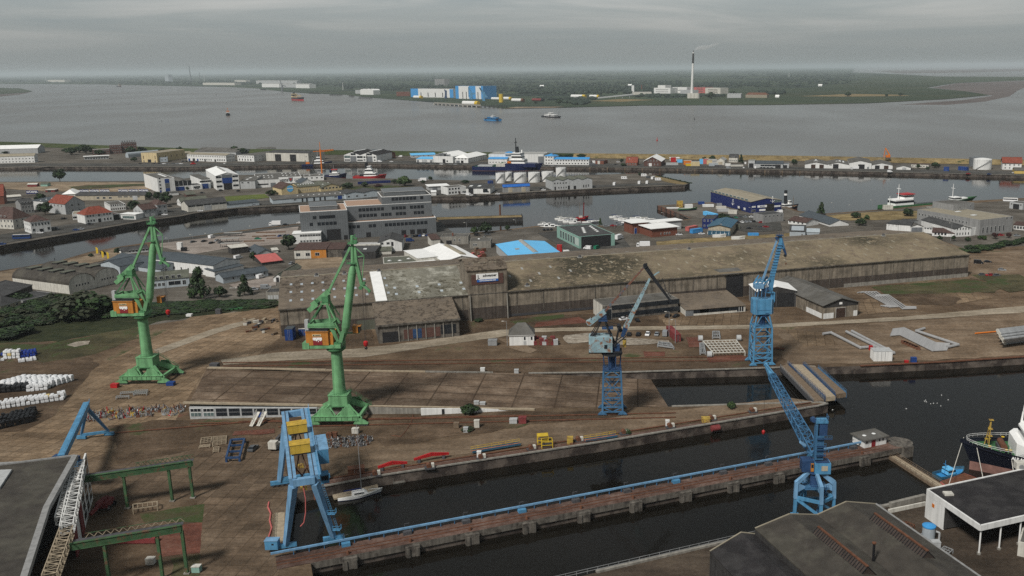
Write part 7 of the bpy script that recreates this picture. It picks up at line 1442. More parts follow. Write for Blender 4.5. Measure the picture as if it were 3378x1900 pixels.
b=MQ();P=[g('D',x,y,.02)for x,y in((1656,517.5),(1738,549))];o=thg('sheet_pile_wall','brown sheet piled quay wall with dark pillars at the boat hall spur','wall',P[0],yaw(*P));Lw=(P[1]-P[0]).length
b.box(0,Lw,-.5,.3,-5,.35,'brick_quay');b.bd('wall',o)
for i in rg_(8):MQ().box(Lw*i/7-.5,Lw*i/7+.5,-1.0,-.51,-5,.2,'dwl').bd('pillar',o)
def crown_mesh(name,kind,mats,n_cl,n_lf,ls,seed):
 rnd=random.Random(seed);v=[];f=[];mi=[]
 for c in rg_(n_cl):
  while True:
   p=Vc((rnd.uniform(-1,1),rnd.uniform(-1,1),rnd.uniform(-1,1)))
   if .25<p.length<1:break
  if kind=='cone':t=rnd.random()**.8;r=(1-t)*.46+.05;a=rnd.uniform(0,6.28);rr=r*math.sqrt(rnd.random());cen=Vc((rr*math.cos(a),rr*math.sin(a),.06+t*.9));cr=.09+.09*(1-t)
  elif kind=='bush':cen=Vc((p.x*.40,p.y*.40,.30+abs(p.z)*.42*math.sqrt(max(0,1-p.x*p.x*.7-p.y*p.y*.7))));cr=rnd.uniform(.12,.2);cen.z=min(cen.z,.82)
  else:cen=Vc((p.x*.40,p.y*.40,.62+p.z*.30));cr=rnd.uniform(.10,.17)
  k=rnd.choice((0,0,1))if c%4 else 1
  for i in rg_(n_lf):
   d=Vc((rnd.gauss(0,1),rnd.gauss(0,1),rnd.gauss(.15,.8))).normalized();q=cen+d*cr*rnd.uniform(.55,1.1)
   if q.z<.01:q.z=.01
   nn=(d+Vc((rnd.uniform(-.7,.7),rnd.uniform(-.7,.7),rnd.uniform(-.2,.9)))).normalized();x=nn.cross(Vc((rnd.uniform(-1,1),rnd.uniform(-1,1),rnd.uniform(-1,1)))).normalized();y=nn.cross(x);s=ls*rnd.uniform(.6,1.25);o=len(v)
   v+=[tp_(q-x*s*.5-y*s*.5),tp_(q+x*s*.5-y*s*.3),tp_(q+x*s*.35+y*s*.55),tp_(q-x*s*.5+y*s*.4)];f.append((o,o+1,o+2,o+3));mi.append(k)
 me=bpy.data.meshes.new(name);me.from_pydata(v,[],f);[me.materials.append(M[m])for m in mats];me.polygons.foreach_set('material_index',mi);return me
def trunk_mesh(kind):
 b=MQ();b.cyl((0,0,-.01),(.01,0,.32),.028,.018,8,'bark')
 if kind=='round':
  for i in rg_(5):a=i*1.26;b.cyl((.01,0,.28+.02*i),(.22*math.cos(a),.22*math.sin(a),.55+.04*i),.014,.005,5,'bark')
 elif kind=='cone':b.cyl((.01,0,.3),(0,0,.9),.018,.004,6,'bark')
 else:
  for i in rg_(4):a=i*1.6;b.cyl((0,0,0),(.2*math.cos(a),.2*math.sin(a),.4),.02,.006,5,'bark')
 return b.mesh('trunk')
TM={k:trunk_mesh(k)for k in('round','cone','bush')}
CM={}
for k,n1,n2,ls in(('round',30,46,.085),('cone',34,44,.075),('bush',26,44,.10)):
 for mk,ms in(('d',('leaf_dark','leaf_mid')),('m',('leaf_mid','leaf_light')),('o',('leaf_olive','leaf_mid')),('r',('leaf_red','leaf_red'))):
  for s in(0,1):CM[k,mk,s]=crown_mesh('crown',k,ms,n1,n2,ls,sum(map(ord,k+mk))+s*31)
def tre(name,label,t,x,y,ytop,wpx=None,kind='round',mk='d',group=None,z0=.0,hgt=None,wid=None):
 p=g(t,x,y,z0);h=hgt or max(1.2,hz(t,(x,y),(x,ytop),z0)-z0)
 if wid:w_=wid
 elif wpx:w_=(g(t,x+wpx/2,y,z0)-g(t,x-wpx/2,y,z0)).length
 else:w_=h*(.9 if kind=='round' else .5 if kind=='cone' else 1.3)
 rtt=thg(name,label,'tree' if kind!='bush' else 'shrub',p,random.uniform(0,6.28),group);rtt.scale=(w_,w_,h)
 link('trunk',TM[kind],rtt);link('crown',CM[kind,mk,random.randint(0,1)],rtt);return rtt
for a in(('conifer','tall dark pyramidal tree behind the shrubs, by the pale blue guest house','D',505,750,672,60,'cone','d'),('conifer','slender dark pointed tree in front of the pale yard with the van','D',616,743,690,36,'cone','d'),('shrub','round dark bush between the two pointed trees','D',553,748,714,36,'bush','d'),('tree','broad green tree on the square beside the small white office','D',727,628,588,46,'round','d'),('tree','lone dark tree standing at the waterside on the waste ground','F1',700,528,375,150,'round','d'),('tree','large dark tree before the tenement behind the white villa','F1',530,920,760,170,'round','d'),('tree','tall dark tree beside the marquee and red walled annex','F1',480,800,655,130,'round','d'),('tree','dark round tree left of the pair of pale houses','F1',1560,890,745,170,'round','d'),('tree','dark tree behind the pair of pale houses, near the stair block','F1',1940,800,640,150,'round','d'),('tree','smaller dark tree beside the last navy banner','F1',1740,740,640,90,'round','d'),('tree','dark tree group left of the brick office block','F1',1005,205,90,130,'round','d'),('tree','dark bushy tree beside the yachts on the outer quay','F1',830,215,105,130,'bush','d'),('shrub','spreading dark bush right of the brick office block','F1',1650,175,110,120,'bush','d'),('tree','dark tree in front of the storage shed','F1',70,205,150,130,'bush','d'),('tree','dark tree by the blue grey arched hall','F1',1570,290,230,80,'bush','d'),('tree','round dark tree between the grey roofed warehouse and the clubhouse','F2',1048,205,122,140,'bush','d'),('shrub','olive bush beside the yellow gabled building','F2',1405,690,606,140,'bush','o'),('tree','small round tree in front of the blue gates of the factory','F2',425,632,585,50,'round','d'),('tree','dark tree in front of the white fronted house','F2',60,750,640,110,'round','d'),('tree','big bushy green tree beside the waterside truck on the island','F3',1185,580,428,170,'bush','m'),('shrub','green bush left of the big bushy tree','F3',1065,550,485,80,'bush','d'),('shrub','wide bush behind the grey office roof','F3',520,605,520,150,'bush','d'),('shrub','dark bush by the blue fence','F3',720,590,515,90,'bush','d'),('shrub','reddish brown bush beside the wavy roofed shed','F3',870,590,545,110,'bush','r'),('shrub','dark bush by the white lorry on the island','F3',1400,545,500,60,'bush','d'),('shrub','small bush on the corner of the white lorry','F3',1480,510,455,60,'bush','d'),('shrub','low bush beside the white quay office roof','F3',1510,605,560,80,'bush','d'),('shrub','low green bush behind the white workshop with dormers','F3',1890,545,498,110,'bush','d'),('tree','round dark tree, leftmost of three behind the blue roofed office','F4',1040,250,200,110,'bush','d'),('tree','round dark tree, middle of three behind the blue roofed office','F4',1155,250,192,120,'bush','d'),('tree','round dark tree, rightmost of three behind the blue roofed office','F4',1300,250,192,140,'bush','d'),('shrub','clipped dark hedge beside the red tiled house','F4',1785,345,308,90,'bush','d'),('tree','small dark tree behind the clipped hedge','F4',1770,312,255,50,'round','d'),('tree','large spreading tree by the overgrown jetty inlet','F4',190,1125,975,180,'bush','d'),('shrub','leafy bush left of the spreading jetty tree','F4',55,1135,1035,100,'bush','m'),('tree','dark tree standing by the inlet near the street lamp','F4',440,1095,1018,70,'bush','d'),('conifer','pointed green tree behind the pale green repair hall','F4',1520,1035,950,50,'cone','m'),('tree','small round tree by the brick studio','F4',1865,1115,1043,60,'round','m'),('tree','dark round tree among the fairground wagons','F5',965,290,228,80,'bush','d'),('tree','round olive tree left of the cream dormer house','F5',1060,272,208,70,'bush','o'),('conifer','tall dark conifer beside the cream dormer house','F5',1393,315,208,62,'cone','d'),('tree','dark round tree right of the slate roofed workshop','F5',2010,335,248,90,'bush','d'),('shrub','long green hedge bush in the boat yard','F5',1190,970,885,190,'bush','d'),('tree','small tree at the camper park edge','F5',212,460,415,50,'bush','d'),('tree','dark tree behind the left white quay warehouse','F6',315,285,248,80,'bush','d'),('tree','big round dark tree beside the low white cottage','F6',1600,345,268,110,'bush','d'),('shrub','round bush in front of the low white cottage','F6',1420,350,290,50,'bush','d'),('shrub','small bush right of the low white cottage','F6',1520,365,325,50,'bush','d'),('tree','tall feathery poplar on the harbour edge','F6',362,855,722,110,'cone','o'),('shrub','wide dark bush near the harbour edge','F6',740,890,812,130,'bush','d'),('shrub','big dark bush beside the gravel lot','F6',790,975,875,140,'bush','d'),('shrub','smaller bush behind the big dark bush','F6',860,910,840,70,'bush','m'),('tree','round dark tree by the red brick chimney tower','F6',1300,870,765,140,'bush','d'),('tree','clipped street tree, leftmost before the white workshop','F6',1655,1140,1082,80,'round','d'),('tree','clipped street tree, second before the white workshop','F6',1808,1145,1080,60,'round','d'),('tree','clipped street tree, third before the white workshop','F6',1962,1145,1088,80,'bush','d'),('tree','leafy street tree in front of the large grey hall','F6',2120,1125,1068,110,'bush','m'),('tree','dark red leaved street tree left of a red car','F6',2258,1120,1048,80,'round','r'),('tree','dark red leaved street tree right of a red car','F6',2408,1112,1048,70,'round','r'),('tree','clipped round tree beside the canal house','G1',1175,185,112,70,'round','d'),('shrub','round bush on the canal path at left','G1',205,405,305,110,'bush','d'),('shrub','round bush left of the yellow flags','G1',905,205,160,56,'bush','d'),('shrub','round bush among the yellow flags','G1',1025,190,138,62,'bush','d'),('tree','big grey green willow rising from the thicket','G1',830,800,500,560,'bush','o'),('tree','dark bush behind the open sided shed','G5',500,425,335,150,'bush','d'),('shrub','young bush growing at the slipway edge wall','H3',870,482,368,200,'bush','d'),('shrub','small bright weed bush on the dock quay','H4',445,745,690,70,'bush','m'),('shrub','weed bush by a red buoy on the slip edge','H4',1345,520,450,90,'bush','m'),('shrub','weeds around the grey switch boxes','H3',850,640,590,130,'bush','o'),('shrub','dark bush by the concrete step of the great warehouse','G3',1150,850,810,110,'bush','d'),('tree','dark tree beside the red awning','G2',715,240,128,80,'bush','d')):tre(*a)
rnd=random.Random(3)
for i in rg_(150):
 t=(i+rnd.random())/150;x=-60+t*740;lo=872-t*190 if t<.45 else 800-(t-.45)*55;hi=745+t*45 if t<.5 else 768-(t-.5)*14
 y=lo+(hi-lo)*rnd.random();tre('shrub','dense dark green shrub of the thicket between the yard and the low houses','D',x,y,0,None,'bush',rnd.choice('ddo'),'shrubs of the thicket',hgt=rnd.uniform(2.6,5.5)if t<.55 else rnd.uniform(1.2,2.6),wid=rnd.uniform(8,15))
for i in rg_(12):tre('tree','dark tree of the loose row under the green dike','D',(165,200,236,250,262,330,345,352,408,446,452,590)[i],(383,384,385,391,386,388,392,387,385,392,388,386)[i],0,None,'bush','d','trees under the dike',hgt=rnd.uniform(7,13),wid=rnd.uniform(10,17))
for i in rg_(16):
 x=2425+i*13;tre('shrub','dark green shrub of the hedge behind the great warehouse at right','D',x,634-(i*1.8)+rnd.uniform(-5,5),0,None,'bush',rnd.choice('ddm'),'hedge shrubs at right',hgt=rnd.uniform(2.2,4),wid=rnd.uniform(7,11))
for i in rg_(14):
 x=1655+i*6.2;tre('shrub','low bush on the grassy tip of the harbour island','D',x,443+i*1.45,0,None,'bush','o','bushes on the island tip',hgt=rnd.uniform(1,2),wid=rnd.uniform(2.5,5))
def wheels(rtt,xs,y,r):
 out=[]
 for x in xs:
  for s in(-1,1):b=MQ();b.cyl((x,s*y-.11,r),(x,s*y+.11,r),r,n=10,m='tyre');b.cyl((x,s*(y+.112)-.005,r),(x,s*(y+.112)+.005,r),r*.55,n=8,m='steel');out.append(b.bd('wheel',rtt))
 return out
def tmpl(kind):
 r=link(kind,None);K=[]
 if kind=='car':
  b=MQ();b.psm([(-2.15,-.87,.28),(2.12,-.87,.28),(2.18,-.87,.62),(1.95,-.87,.82),(1.0,-.87,.92),(-1.9,-.87,.95),(-2.18,-.87,.75)],(0,1.74,0),'cwh');b.psm([(-1.25,-.66,1.40),(.35,-.66,1.40),(.2,-.66,1.46),(-1.1,-.66,1.46)],(0,1.32,0),'cwh');K.append(b.bd('body',r))
  b=MQ();b.psm([(-1.85,-.72,.93),(1.05,-.72,.91),(.35,-.72,1.41),(-1.25,-.72,1.41)],(0,1.44,0),'glass');K.append(b.bd('window_band',r));K+=wheels(r,(-1.35,1.35),.8,.31)
 elif kind=='van':
  b=MQ();b.psm([(-2.6,-.98,.35),(2.6,-.98,.35),(2.65,-.98,1.0),(1.7,-.98,1.35),(1.1,-.98,2.3),(-2.6,-.98,2.35)],(0,1.96,0),'cwh');K.append(b.bd('body',r))
  b=MQ();b.psm([(1.74,-.85,1.38),(1.14,-.85,2.2),(1.2,-.85,2.22),(1.8,-.85,1.4)],(0,1.7,0),'glass');b.box(.3,1.05,-1.0,1.0,1.35,2.0,'glass');K.append(b.bd('window_band',r));K+=wheels(r,(-1.6,1.65),.9,.36)
 elif kind=='lorry':
  b=MQ();b.box(-4.4,2.0,-1.25,1.25,1.0,3.7,'cwh');K.append(b.bd('box_body',r));b=MQ();b.psm([(2.2,-1.15,.5),(4.1,-1.15,.5),(4.15,-1.15,1.5),(3.8,-1.15,2.7),(2.2,-1.15,2.8)],(0,2.3,0),'cwh');K.append(b.bd('cab',r));b=MQ();b.psm([(4.17,-1.0,1.5),(3.86,-1.0,2.5),(3.9,-1,2.5),(4.2,-1,1.5)],(0,2,0),'glass');b.box(2.7,3.7,-1.17,1.17,1.5,2.3,'glass');K.append(b.bd('window_band',r));b=MQ();b.box(-4.3,4,-.5,.5,.6,1.0,'sdk');K.append(b.bd('chassis',r));K+=wheels(r,(-3.2,-2.2,3.1),1.0,.5)
 elif kind=='camper':
  b=MQ();b.psm([(-3.2,-1.1,.45),(3.0,-1.1,.45),(3.1,-1.1,1.1),(2.4,-1.1,1.5),(2.6,-1.1,2.4),(2.2,-1.1,2.9),(-3.2,-1.1,2.9)],(0,2.2,0),'cwh');K.append(b.bd('body',r));b=MQ();b.box(-2.4,-1.2,-1.12,1.12,1.6,2.2,'glass');b.box(-.2,.8,-1.12,1.12,1.6,2.2,'glass');b.box(1.6,2.3,-1.12,1.12,1.4,1.9,'glass');K.append(b.bd('window_band',r));K+=wheels(r,(-1.7,2.0),1.0,.35)
 else:
  b=MQ();b.psm([(-5.6,-1.25,.4),(5.4,-1.25,.4),(5.7,-1.25,1.4),(5.4,-1.25,3.1),(-5.6,-1.25,3.1)],(0,2.5,0),'cwh');K.append(b.bd('body',r));b=MQ();b.box(-5.2,5.3,-1.27,1.27,1.7,2.6,'glass');b.box(5.5,5.66,-1.0,1.0,1.5,2.7,'glass');K.append(b.bd('window_band',r));b=MQ();b.box(-5.5,5.3,-1.1,1.1,3.1,3.2,'ofw');K.append(b.bd('roof',r));K+=wheels(r,(-3.6,3.6),1.05,.5)
 return r,K
TPL={};CW=dict(w='cwh',s='car_silver',k='car_black',g='car_grey',b='car_blue',r='car_red',n='car_green');CN=dict(w='white',s='silver',k='black',g='dark grey',b='dark blue',r='red',n='green')
ORD='first second third fourth fifth sixth seventh eighth ninth tenth eleventh twelfth thirteenth fourteenth'.split()
def veh(kind,col,p,ang,label,group=None):
 if kind not in TPL:
  r,K=tmpl(kind);TPL[kind]=(r,K);r.location=p;r.rotation_euler=(0,0,ang);tag(r,label,kind);o,ks=r,K
  if group:o['group']=group
 else:
  r,K=TPL[kind];o=r.copy();COL.objects.link(o);o.location=p;o.rotation_euler=(0,0,ang);tag(o,label,kind);ks=[]
  if 'group' in o:del o['group']
  if group:o['group']=group
  for k in K:c=k.copy();COL.objects.link(c);c.parent=o;ks.append(c)
 for k in ks:
  if k.name.split('.')[0]in('body','box_body','cab'):paint(k,CW[col])
def row(t,a,e,cols,desc,off=90,kind='car'):
 n=len(cols);A_,E_=g(t,*a),g(t,*e);y=yaw(A_,E_)
 for i,c in enu(cols):veh(kind,c,A_.lerp(E_,i/max(1,n-1)),y+R(off)+random.uniform(-.06,.06)+(math.pi if random.random()<.3 else 0),'%s %s, %s from left in row %s'%(CN[c],kind,ORD[i],desc),'cars parked '+desc)
row('F1',(1640,322),(2110,322),'kgkgsgw','at the cream warehouse',0)
row('F2',(40,322),(300,322),'gkwggs','just left of the red boat',0);row('F2',(365,295),(520,298),'ggskg','by the harbour building',90)
row('F3',(1345,323),(1830,330),'kgkgkwkgsk','by the white hall',0)
row('F4',(850,347),(1010,350),'ggsg','by the corner office',0);row('F5',(1625,372),(1755,374),'kkkk','by the slate workshop',0)
row('F5',(1120,965),(1440,945),'kggkngs','along the boat yard hedge',90);row('F5',(1220,1015),(1540,998),'rgskwssk','in the main car park',90)
row('F3',(1280,1170),(1500,1155),'gkbwbk','by the grey metal office',60);row('F4',(865,1095),(950,1092),'kkk','by the motor yachts',90)
row('G4',(680,985),(957,982),'kkws','left of the red container',80);row('G4',(1068,800),(1148,803),'kk','by the brown office',70);row('G5',(2215,340),(2340,345),'grg','beyond the great warehouse',30)
for t,x,y,kd,c,an,lb in(('F3',560,308,'car','g',0,'dark grey car before the twin gabled boat hall'),('F3',895,298,'van','w',0,'white van in front of the brick gabled shed'),('F3',1030,298,'car','w',0,'white car on the open quay before the grass'),('F3',1135,240,'van','w',170,'white van by the green dike'),('F3',1060,262,'car','g',30,'dark car beside the brick gabled shed'),('F4',1700,332,'car','k',0,'black car in the drive left of the red tiled house'),('F4',1728,303,'car','w',10,'white car in the drive behind the red tiled house hedge'),('F5',1500,355,'van','w',80,'white van in front of the raised end block'),('F5',1560,372,'van','w',80,'white van beside the black cars of the workshop'),('F5',1445,322,'van','w',80,'white van behind the raised end block'),('F5',1248,375,'van','s',0,'silver van on the quay below the cream house'),('F5',1425,368,'car','w',80,'white car on the quay near the conifer'),('F4',325,676,'car','w',0,'white car on the quay below the grey clad warehouse'),('F4',858,630,'car','w',0,'white car before the saw roofed office'),('F4',840,618,'car','k',0,'black car behind a white one near the saw roofed office'),('F4',138,664,'car','w',10,'white car before the white workshop with dormers'),('F4',205,660,'car','g',10,'grey car before the white workshop with dormers'),('F3',1868,672,'car','w',0,'white car before the white quay office'),('F3',1932,688,'van','w',0,'white van on the island quay'),('F4',65,690,'car','k',20,'black car beside the white van on the island quay'),('F4',12,690,'car','w',5,'white car left of the black car on the island quay'),('F2',570,874,'car','w',8,'white car on the quay before the beige concrete shed'),('F2',155,918,'car','w',10,'white car before the garages of the pale house'),('F2',375,882,'car','g',20,'dark car at the corner of the beige concrete shed'),('F2',592,664,'car','k',10,'black car before the blue gated factory'),('F2',1200,808,'car','s',8,'silver car before the low grey shed'),('F2',895,620,'car','k',80,'black car inside the door of the tall white hall'),('F2',1012,640,'car','k',80,'black car right of the tall white hall door'),('F2',808,634,'car','k',80,'black car left of the tall white hall door'),('F1',470,1130,'car','w',8,'white pickup car in front of the square white villa'),('F1',645,1092,'van','g',12,'dark van right of the square white villa'),('F1',888,1097,'car','b',8,'dark blue car on the quay road'),('F1',948,1086,'car','s',-15,'silver car on the quay road beside a blue one'),('F1',30,1262,'car','b',8,'dark car on the quay road at the left edge'),('F1',1050,1030,'car','k',10,'black car at the corner of the red roofed quay house'),('F1',1395,970,'car','k',10,'black car before the glazed canal pavilion'),('F1',745,965,'car','k',60,'black car in the courtyard behind the villa'),('F1',260,1195,'bus','b',10,'blue bus with a cream roof on the quay road'),('F2',215,820,'car','k',80,'black car beside the white fronted house'),('F4',1800,500,'camper','w',0,'white camper van parked alone behind the hedge'),('F4',1685,570,'camper','w',80,'white camper van nearest the saw roofed office'),('F4',1975,555,'camper','w',80,'white camper van near the middle of the camper park'),('F4',2066,552,'camper','w',80,'white camper van beside a dark trailer'),('F5',265,468,'camper','w',0,'long white camper van at the back of the camper park'),('F5',316,486,'van','g',10,'dark grey van among the camper vans'),('F5',372,500,'camper','w',60,'white camper van left of the rightmost one'),('F5',428,516,'camper','w',0,'rightmost white camper van of the camper park'),('F2',700,1185,'van','w',80,'white van parked at the canal side of the square'),('F2',487,1238,'car','g',60,'grey green car at the left of the square'),('F2',615,1230,'car','k',70,'black car on the square left of the white van'),('F2',702,1250,'car','k',70,'black car on the square in front of the white van'),('F2',768,1222,'car','s',70,'silver blue car on the square'),('F2',806,1245,'car','g',70,'dark car beside the bicycle shelters'),('F2',1440,1042,'lorry','w',183,'white box lorry on the canal road'),('F2',1565,1036,'car','k',5,'black car behind the white box lorry'),('F2',1728,1014,'car','w',5,'white car at the corner of the grey metal office'),('F2',1240,1200,'car','n',5,'green car among the planters on the square'),('F2',1505,1168,'car','b',60,'blue car left of three by the square tree'),('F2',1552,1164,'car','s',60,'silver car, middle of three by the square tree'),('F2',1600,1165,'car','b',60,'blue car, right of three by the square tree'),('G2',785,415,'van','w',70,'white van on the pale yard'),('G2',720,535,'car','s',10,'silver car behind the slender pointed tree'),('G2',838,522,'van','s',12,'long silver van beside the pale yard wall'),('G2',562,222,'van','w',60,'white van behind the white long workshop'),('G2',1105,318,'car','r',80,'red car at the edge of the sandy lot'),('G2',1095,275,'car','s',80,'silver car behind the red one by the sandy lot'),('F3',1195,1172,'car','r',70,'dark red car beside the white gabled house'),('F3',1245,1225,'van','b',20,'dark blue van by the white gabled house'),('F4',85,1158,'car','k',0,'black car beside the plain concrete house'),('F4',205,1152,'car','g',0,'grey car under the spreading jetty tree'),('F4',172,1190,'car','s',70,'light blue silver car behind the plain concrete houses'),('F4',1592,1052,'car','s',10,'silver car on the marina road near the pointed tree'),('F4',1670,1048,'car','r',5,'red car on the marina road'),('F4',1742,1040,'car','s',10,'silver car on the marina road right of the red one'),('F4',1806,1038,'car','g',10,'dark car on the marina road nearest the brick studio'),('F4',1480,1312,'van','n',60,'green van before the pale green repair hall'),('F4',1372,1315,'van','w',150,'white van by the repair hall gate'),('F4',1740,1205,'lorry','w',60,'white box lorry right of the pale green repair hall'),('F5',250,1292,'lorry','w',180,'long white lorry with a dark trailer behind the great warehouse'),('F5',1520,945,'car','w',10,'white car before the navy blue hall'),('F5',1636,1008,'car','r',20,'red car left of the grey block house'),('F5',1492,1080,'car','k',10,'black car at the near side of the car park'),('F5',1622,1070,'car','g',10,'dark grey car at the near side of the car park'),('F5',1682,1062,'car','r',10,'dull red car at the near side of the car park'),('F5',935,1142,'car','w',12,'white car beside the blue shipping container'),('F5',672,1152,'car','w',12,'white car beside the brick studio'),('F5',1838,890,'van','w',180,'white van at the gate of the navy blue hall'),('F5',1385,862,'car','k',-20,'black car against the side of the navy blue hall'),('G4',1040,985,'van','s',80,'silver van left of the red container'),('G4',760,845,'car','k',100,'black car standing behind the rusty crane jib'),('G4',628,832,'car','w',30,'white car behind the rusty crane jib'),('G5',2180,238,'van','k',-20,'black van on the far right yard'),('G5',2262,228,'car','k',-10,'black car beside the black van on the far right yard'),('G5',2385,298,'car','s',-20,'silver grey car on the far right yard track'),('F6',1110,392,'van','w',0,'white van on the outer quay below the white garage'),('F6',1968,412,'car','r',0,'red car below the large white tank'),('F6',2195,416,'car','b',0,'dark blue car below the large white tank'),('F6',2468,402,'car','w',0,'white car by the yellow walled shed'),('F6',2322,1085,'car','r',5,'red car between the two red leaved trees'),('F6',2500,1092,'car','s',5,'silver car at the right edge street'),('F6',725,362,'lorry','w',180,'white lorry at the gate of the taller white warehouse'),('F6',2425,712,'bus','w',160,'white coach on the far right quay'),('H2',502,562,'car','g',85,'dark grey car on the slabs near the gantry crane'),('F3',1390,525,'lorry','w',180,'white lorry with a tall box on the island quay'),('F4',1440,350,'lorry','g',0,'dark tipper lorry before the flat roofed brick shed')):veh(kd,c,g(t,x,y),R(an),lb)
bb=MQ();bb.lth((0,0,0),[(.62,.0),(.80,.18),(.82,.95),(.66,1.2)],4,'bwh');bb.v=[(x*1.05,y*1.05,z)for x,y,z in bb.v];BM=bb.mesh('wrapped_bale')
def bales(t,a,e,n,rows,layers,m,label,group,sk=.0,name='wrapped_bale',drop=.12):
 A_,E_=g(t,*a),g(t,*e);d=(E_-A_)/n;nrm=Vc((-d.y,d.x,0)).normalized()*1.45;y=yaw(A_,E_)+math.pi/4;L_=d.length/1.5
 for r in rg_(rows):
  for i in rg_(n):
   for k in rg_(layers):
    if k<layers-1 and r>0 and i<n-1:continue
    if k==layers-1 and k>0 and random.random()<drop:continue
    o=link(name,BM,None,A_+d*(i+.5)+nrm*r+d.normalized()*(sk*r)+Vc((random.uniform(-.15,.15),random.uniform(-.15,.15),k*1.17)),y+random.uniform(-.12,.12));o.scale=(L_*random.uniform(.95,1.08),)*2+(random.uniform(.94,1.05),)
    paint(o,'bale_cream' if m=='bwh' and random.random()<.012 else m);tag(o,label,'bale',group)
bales('K3',(-60,790),(480,745),6,3,2,'bale_black','black wrapped bale in the small stack before the long white stack','black bales, small stack')
bales('K3',(-60,690),(880,690),10,6,2,'bwh','white wrapped bale in the deep upper white stack','white bales, upper stack',.9);bales('K3',(470,765),(860,720),5,2,2,'bwh','white wrapped bale in the deep upper white stack','white bales, upper stack',.6)
bales('K3',(-60,1075),(1130,905),14,3,2,'bwh','white wrapped bale in the lower white stack of three rows','white bales, lower stack',.35)
bales('K3',(-60,1440),(600,1290),8,7,2,'bale_black','black wrapped bale in the big black stack','black bales, big stack',.5)
bales('K3',(70,185),(370,165),4,2,3,'bwh','white wrapped bale in the three high stack by the thicket','white bales by the thicket');bales('K3',(360,160),(640,130),5,3,2,'bale_blue','dark blue wrapped bale in the pile by the thicket','blue bales by the thicket');bales('K3',(320,250),(650,200),5,2,1,'bwh','white wrapped bale in the loose pile before the blue bales','loose white bales',drop=0);bales('K3',(-40,225),(90,212),2,1,1,'bwh','white wrapped bale lying at the left edge below the three high stack','edge bales');bales('K3',(-40,130),(70,118),2,1,1,'bale_blue','bright blue bale at the left edge','edge blue bales')
def hull(mb,L_,Bm,zd,m,mb_,md,sheer=1.0,bul=.8,fine=.35,zb=.5,stern=.86):
 n=14;secs=[]
 for i in rg_(n+1):
  t=i/n;x=-L_/2+L_*t;f=stern+(1-stern)*min(1,t/.25)if t<.25 else 1.0;k=1-fine
  if t>k:f=max(.015,(1-((t-k)/fine)**2.2))
  fw=f if t<k else max(.012,f*(1-.55*(t-k)/fine));zz=zd+sheer*max(0,(t-.5)/.5)**2;ov=L_*.05*max(0,(t-.7)/.3)
  secs.append([(x,Bm/2*fw*.9,-1.2),(x,Bm/2*fw,zb),(x+ov,Bm/2*f,zz),(x+ov,max(.01,Bm/2*f-.25),zz),(x+ov,max(.01,Bm/2*f-.25),zz-bul)])
 for s in(1,-1):
  for j,mm in((0,mb_),(1,m),(2,m),(3,m)):
   vs=[(p[j][0],s*p[j][1],p[j][2])for p in secs]+[(p[j+1][0],s*p[j+1][1],p[j+1][2])for p in secs];mb.add(vs,[(i,i+1,n+2+i,n+1+i)for i in rg_(n)],mm)
 vs=[(p[4][0],p[4][1],p[4][2])for p in secs]+[(p[4][0],-p[4][1],p[4][2])for p in secs];mb.add(vs,[(i,i+1,n+2+i,n+1+i)for i in rg_(n)],md)
 p=secs[0];mb.add([(q[0],q[1],q[2])for q in p[:3]]+[(q[0],-q[1],q[2])for q in p[:3]],[(0,1,4,3),(1,2,5,4)],m)
def ship(name,label,cat,t,a,e,Bm,zd,m,mb_,md,parts,group=None,sheer=1.0,z0=WTR,L_=None,**kw):
 A_,E_=g(t,*a,z0),g(t,*e,z0);Ln=L_ or(E_-A_).length;r=thg(name,label,cat,(A_+E_)/2,yaw(A_,E_),group);b=MQ();hull(b,Ln,Bm,zd,m,mb_,md,sheer,**kw);b.bd('hull',r)
 for p in parts:
  k=p[0];b=MQ()
  if k=='box':
   _,nm,x0,x1,wf,za,zb,mm=p[:8];tp=p[8]if len(p)>8 else .0;x0,x1=(x0-.5)*Ln,(x1-.5)*Ln;w_=Bm*wf/2
   b.psm([(x0,-w_,za),(x1,-w_,za),(x1-tp,-w_,zb),(x0+tp*.4,-w_,zb)],(0,2*w_,0),mm);o=b.bd(nm,r)
   if len(p)>9:b=MQ();zz=za+(zb-za)*.45;b.psm([(x0+.1,-w_-.03,zz),(x1+.04,-w_-.03,zz),(x1+.04-tp*.35,-w_-.03,zz+(zb-za)*.35),(x0+.1,-w_-.03,zz+(zb-za)*.35)],(0,2*w_+.06,0),'glass');b.bd('window_band',o)
  elif k=='mast':_,nm,x,za,zb,rr,mm=p;x=(x-.5)*Ln;b.cyl((x,0,za),(x,0,zb),rr,rr*.6,8,mm);b.bar((x,-1.2*rr*6,za+(zb-za)*.7),(x,1.2*rr*6,za+(zb-za)*.7),rr,rr,mm);b.bd(nm,r)
  elif k=='cyl':_,nm,x,y,za,zb,rr,mm=p;x=(x-.5)*Ln;b.cyl((x,y,za),(x,y,zb),rr,n=12,m=mm);b.bd(nm,r)
  elif k=='bar':_,nm,x0,za,x1,zb,wd,mm=p;b.bar(((x0-.5)*Ln,0,za),((x1-.5)*Ln,0,zb),wd,wd,mm);b.bd(nm,r)
 return r
W8='wcl'
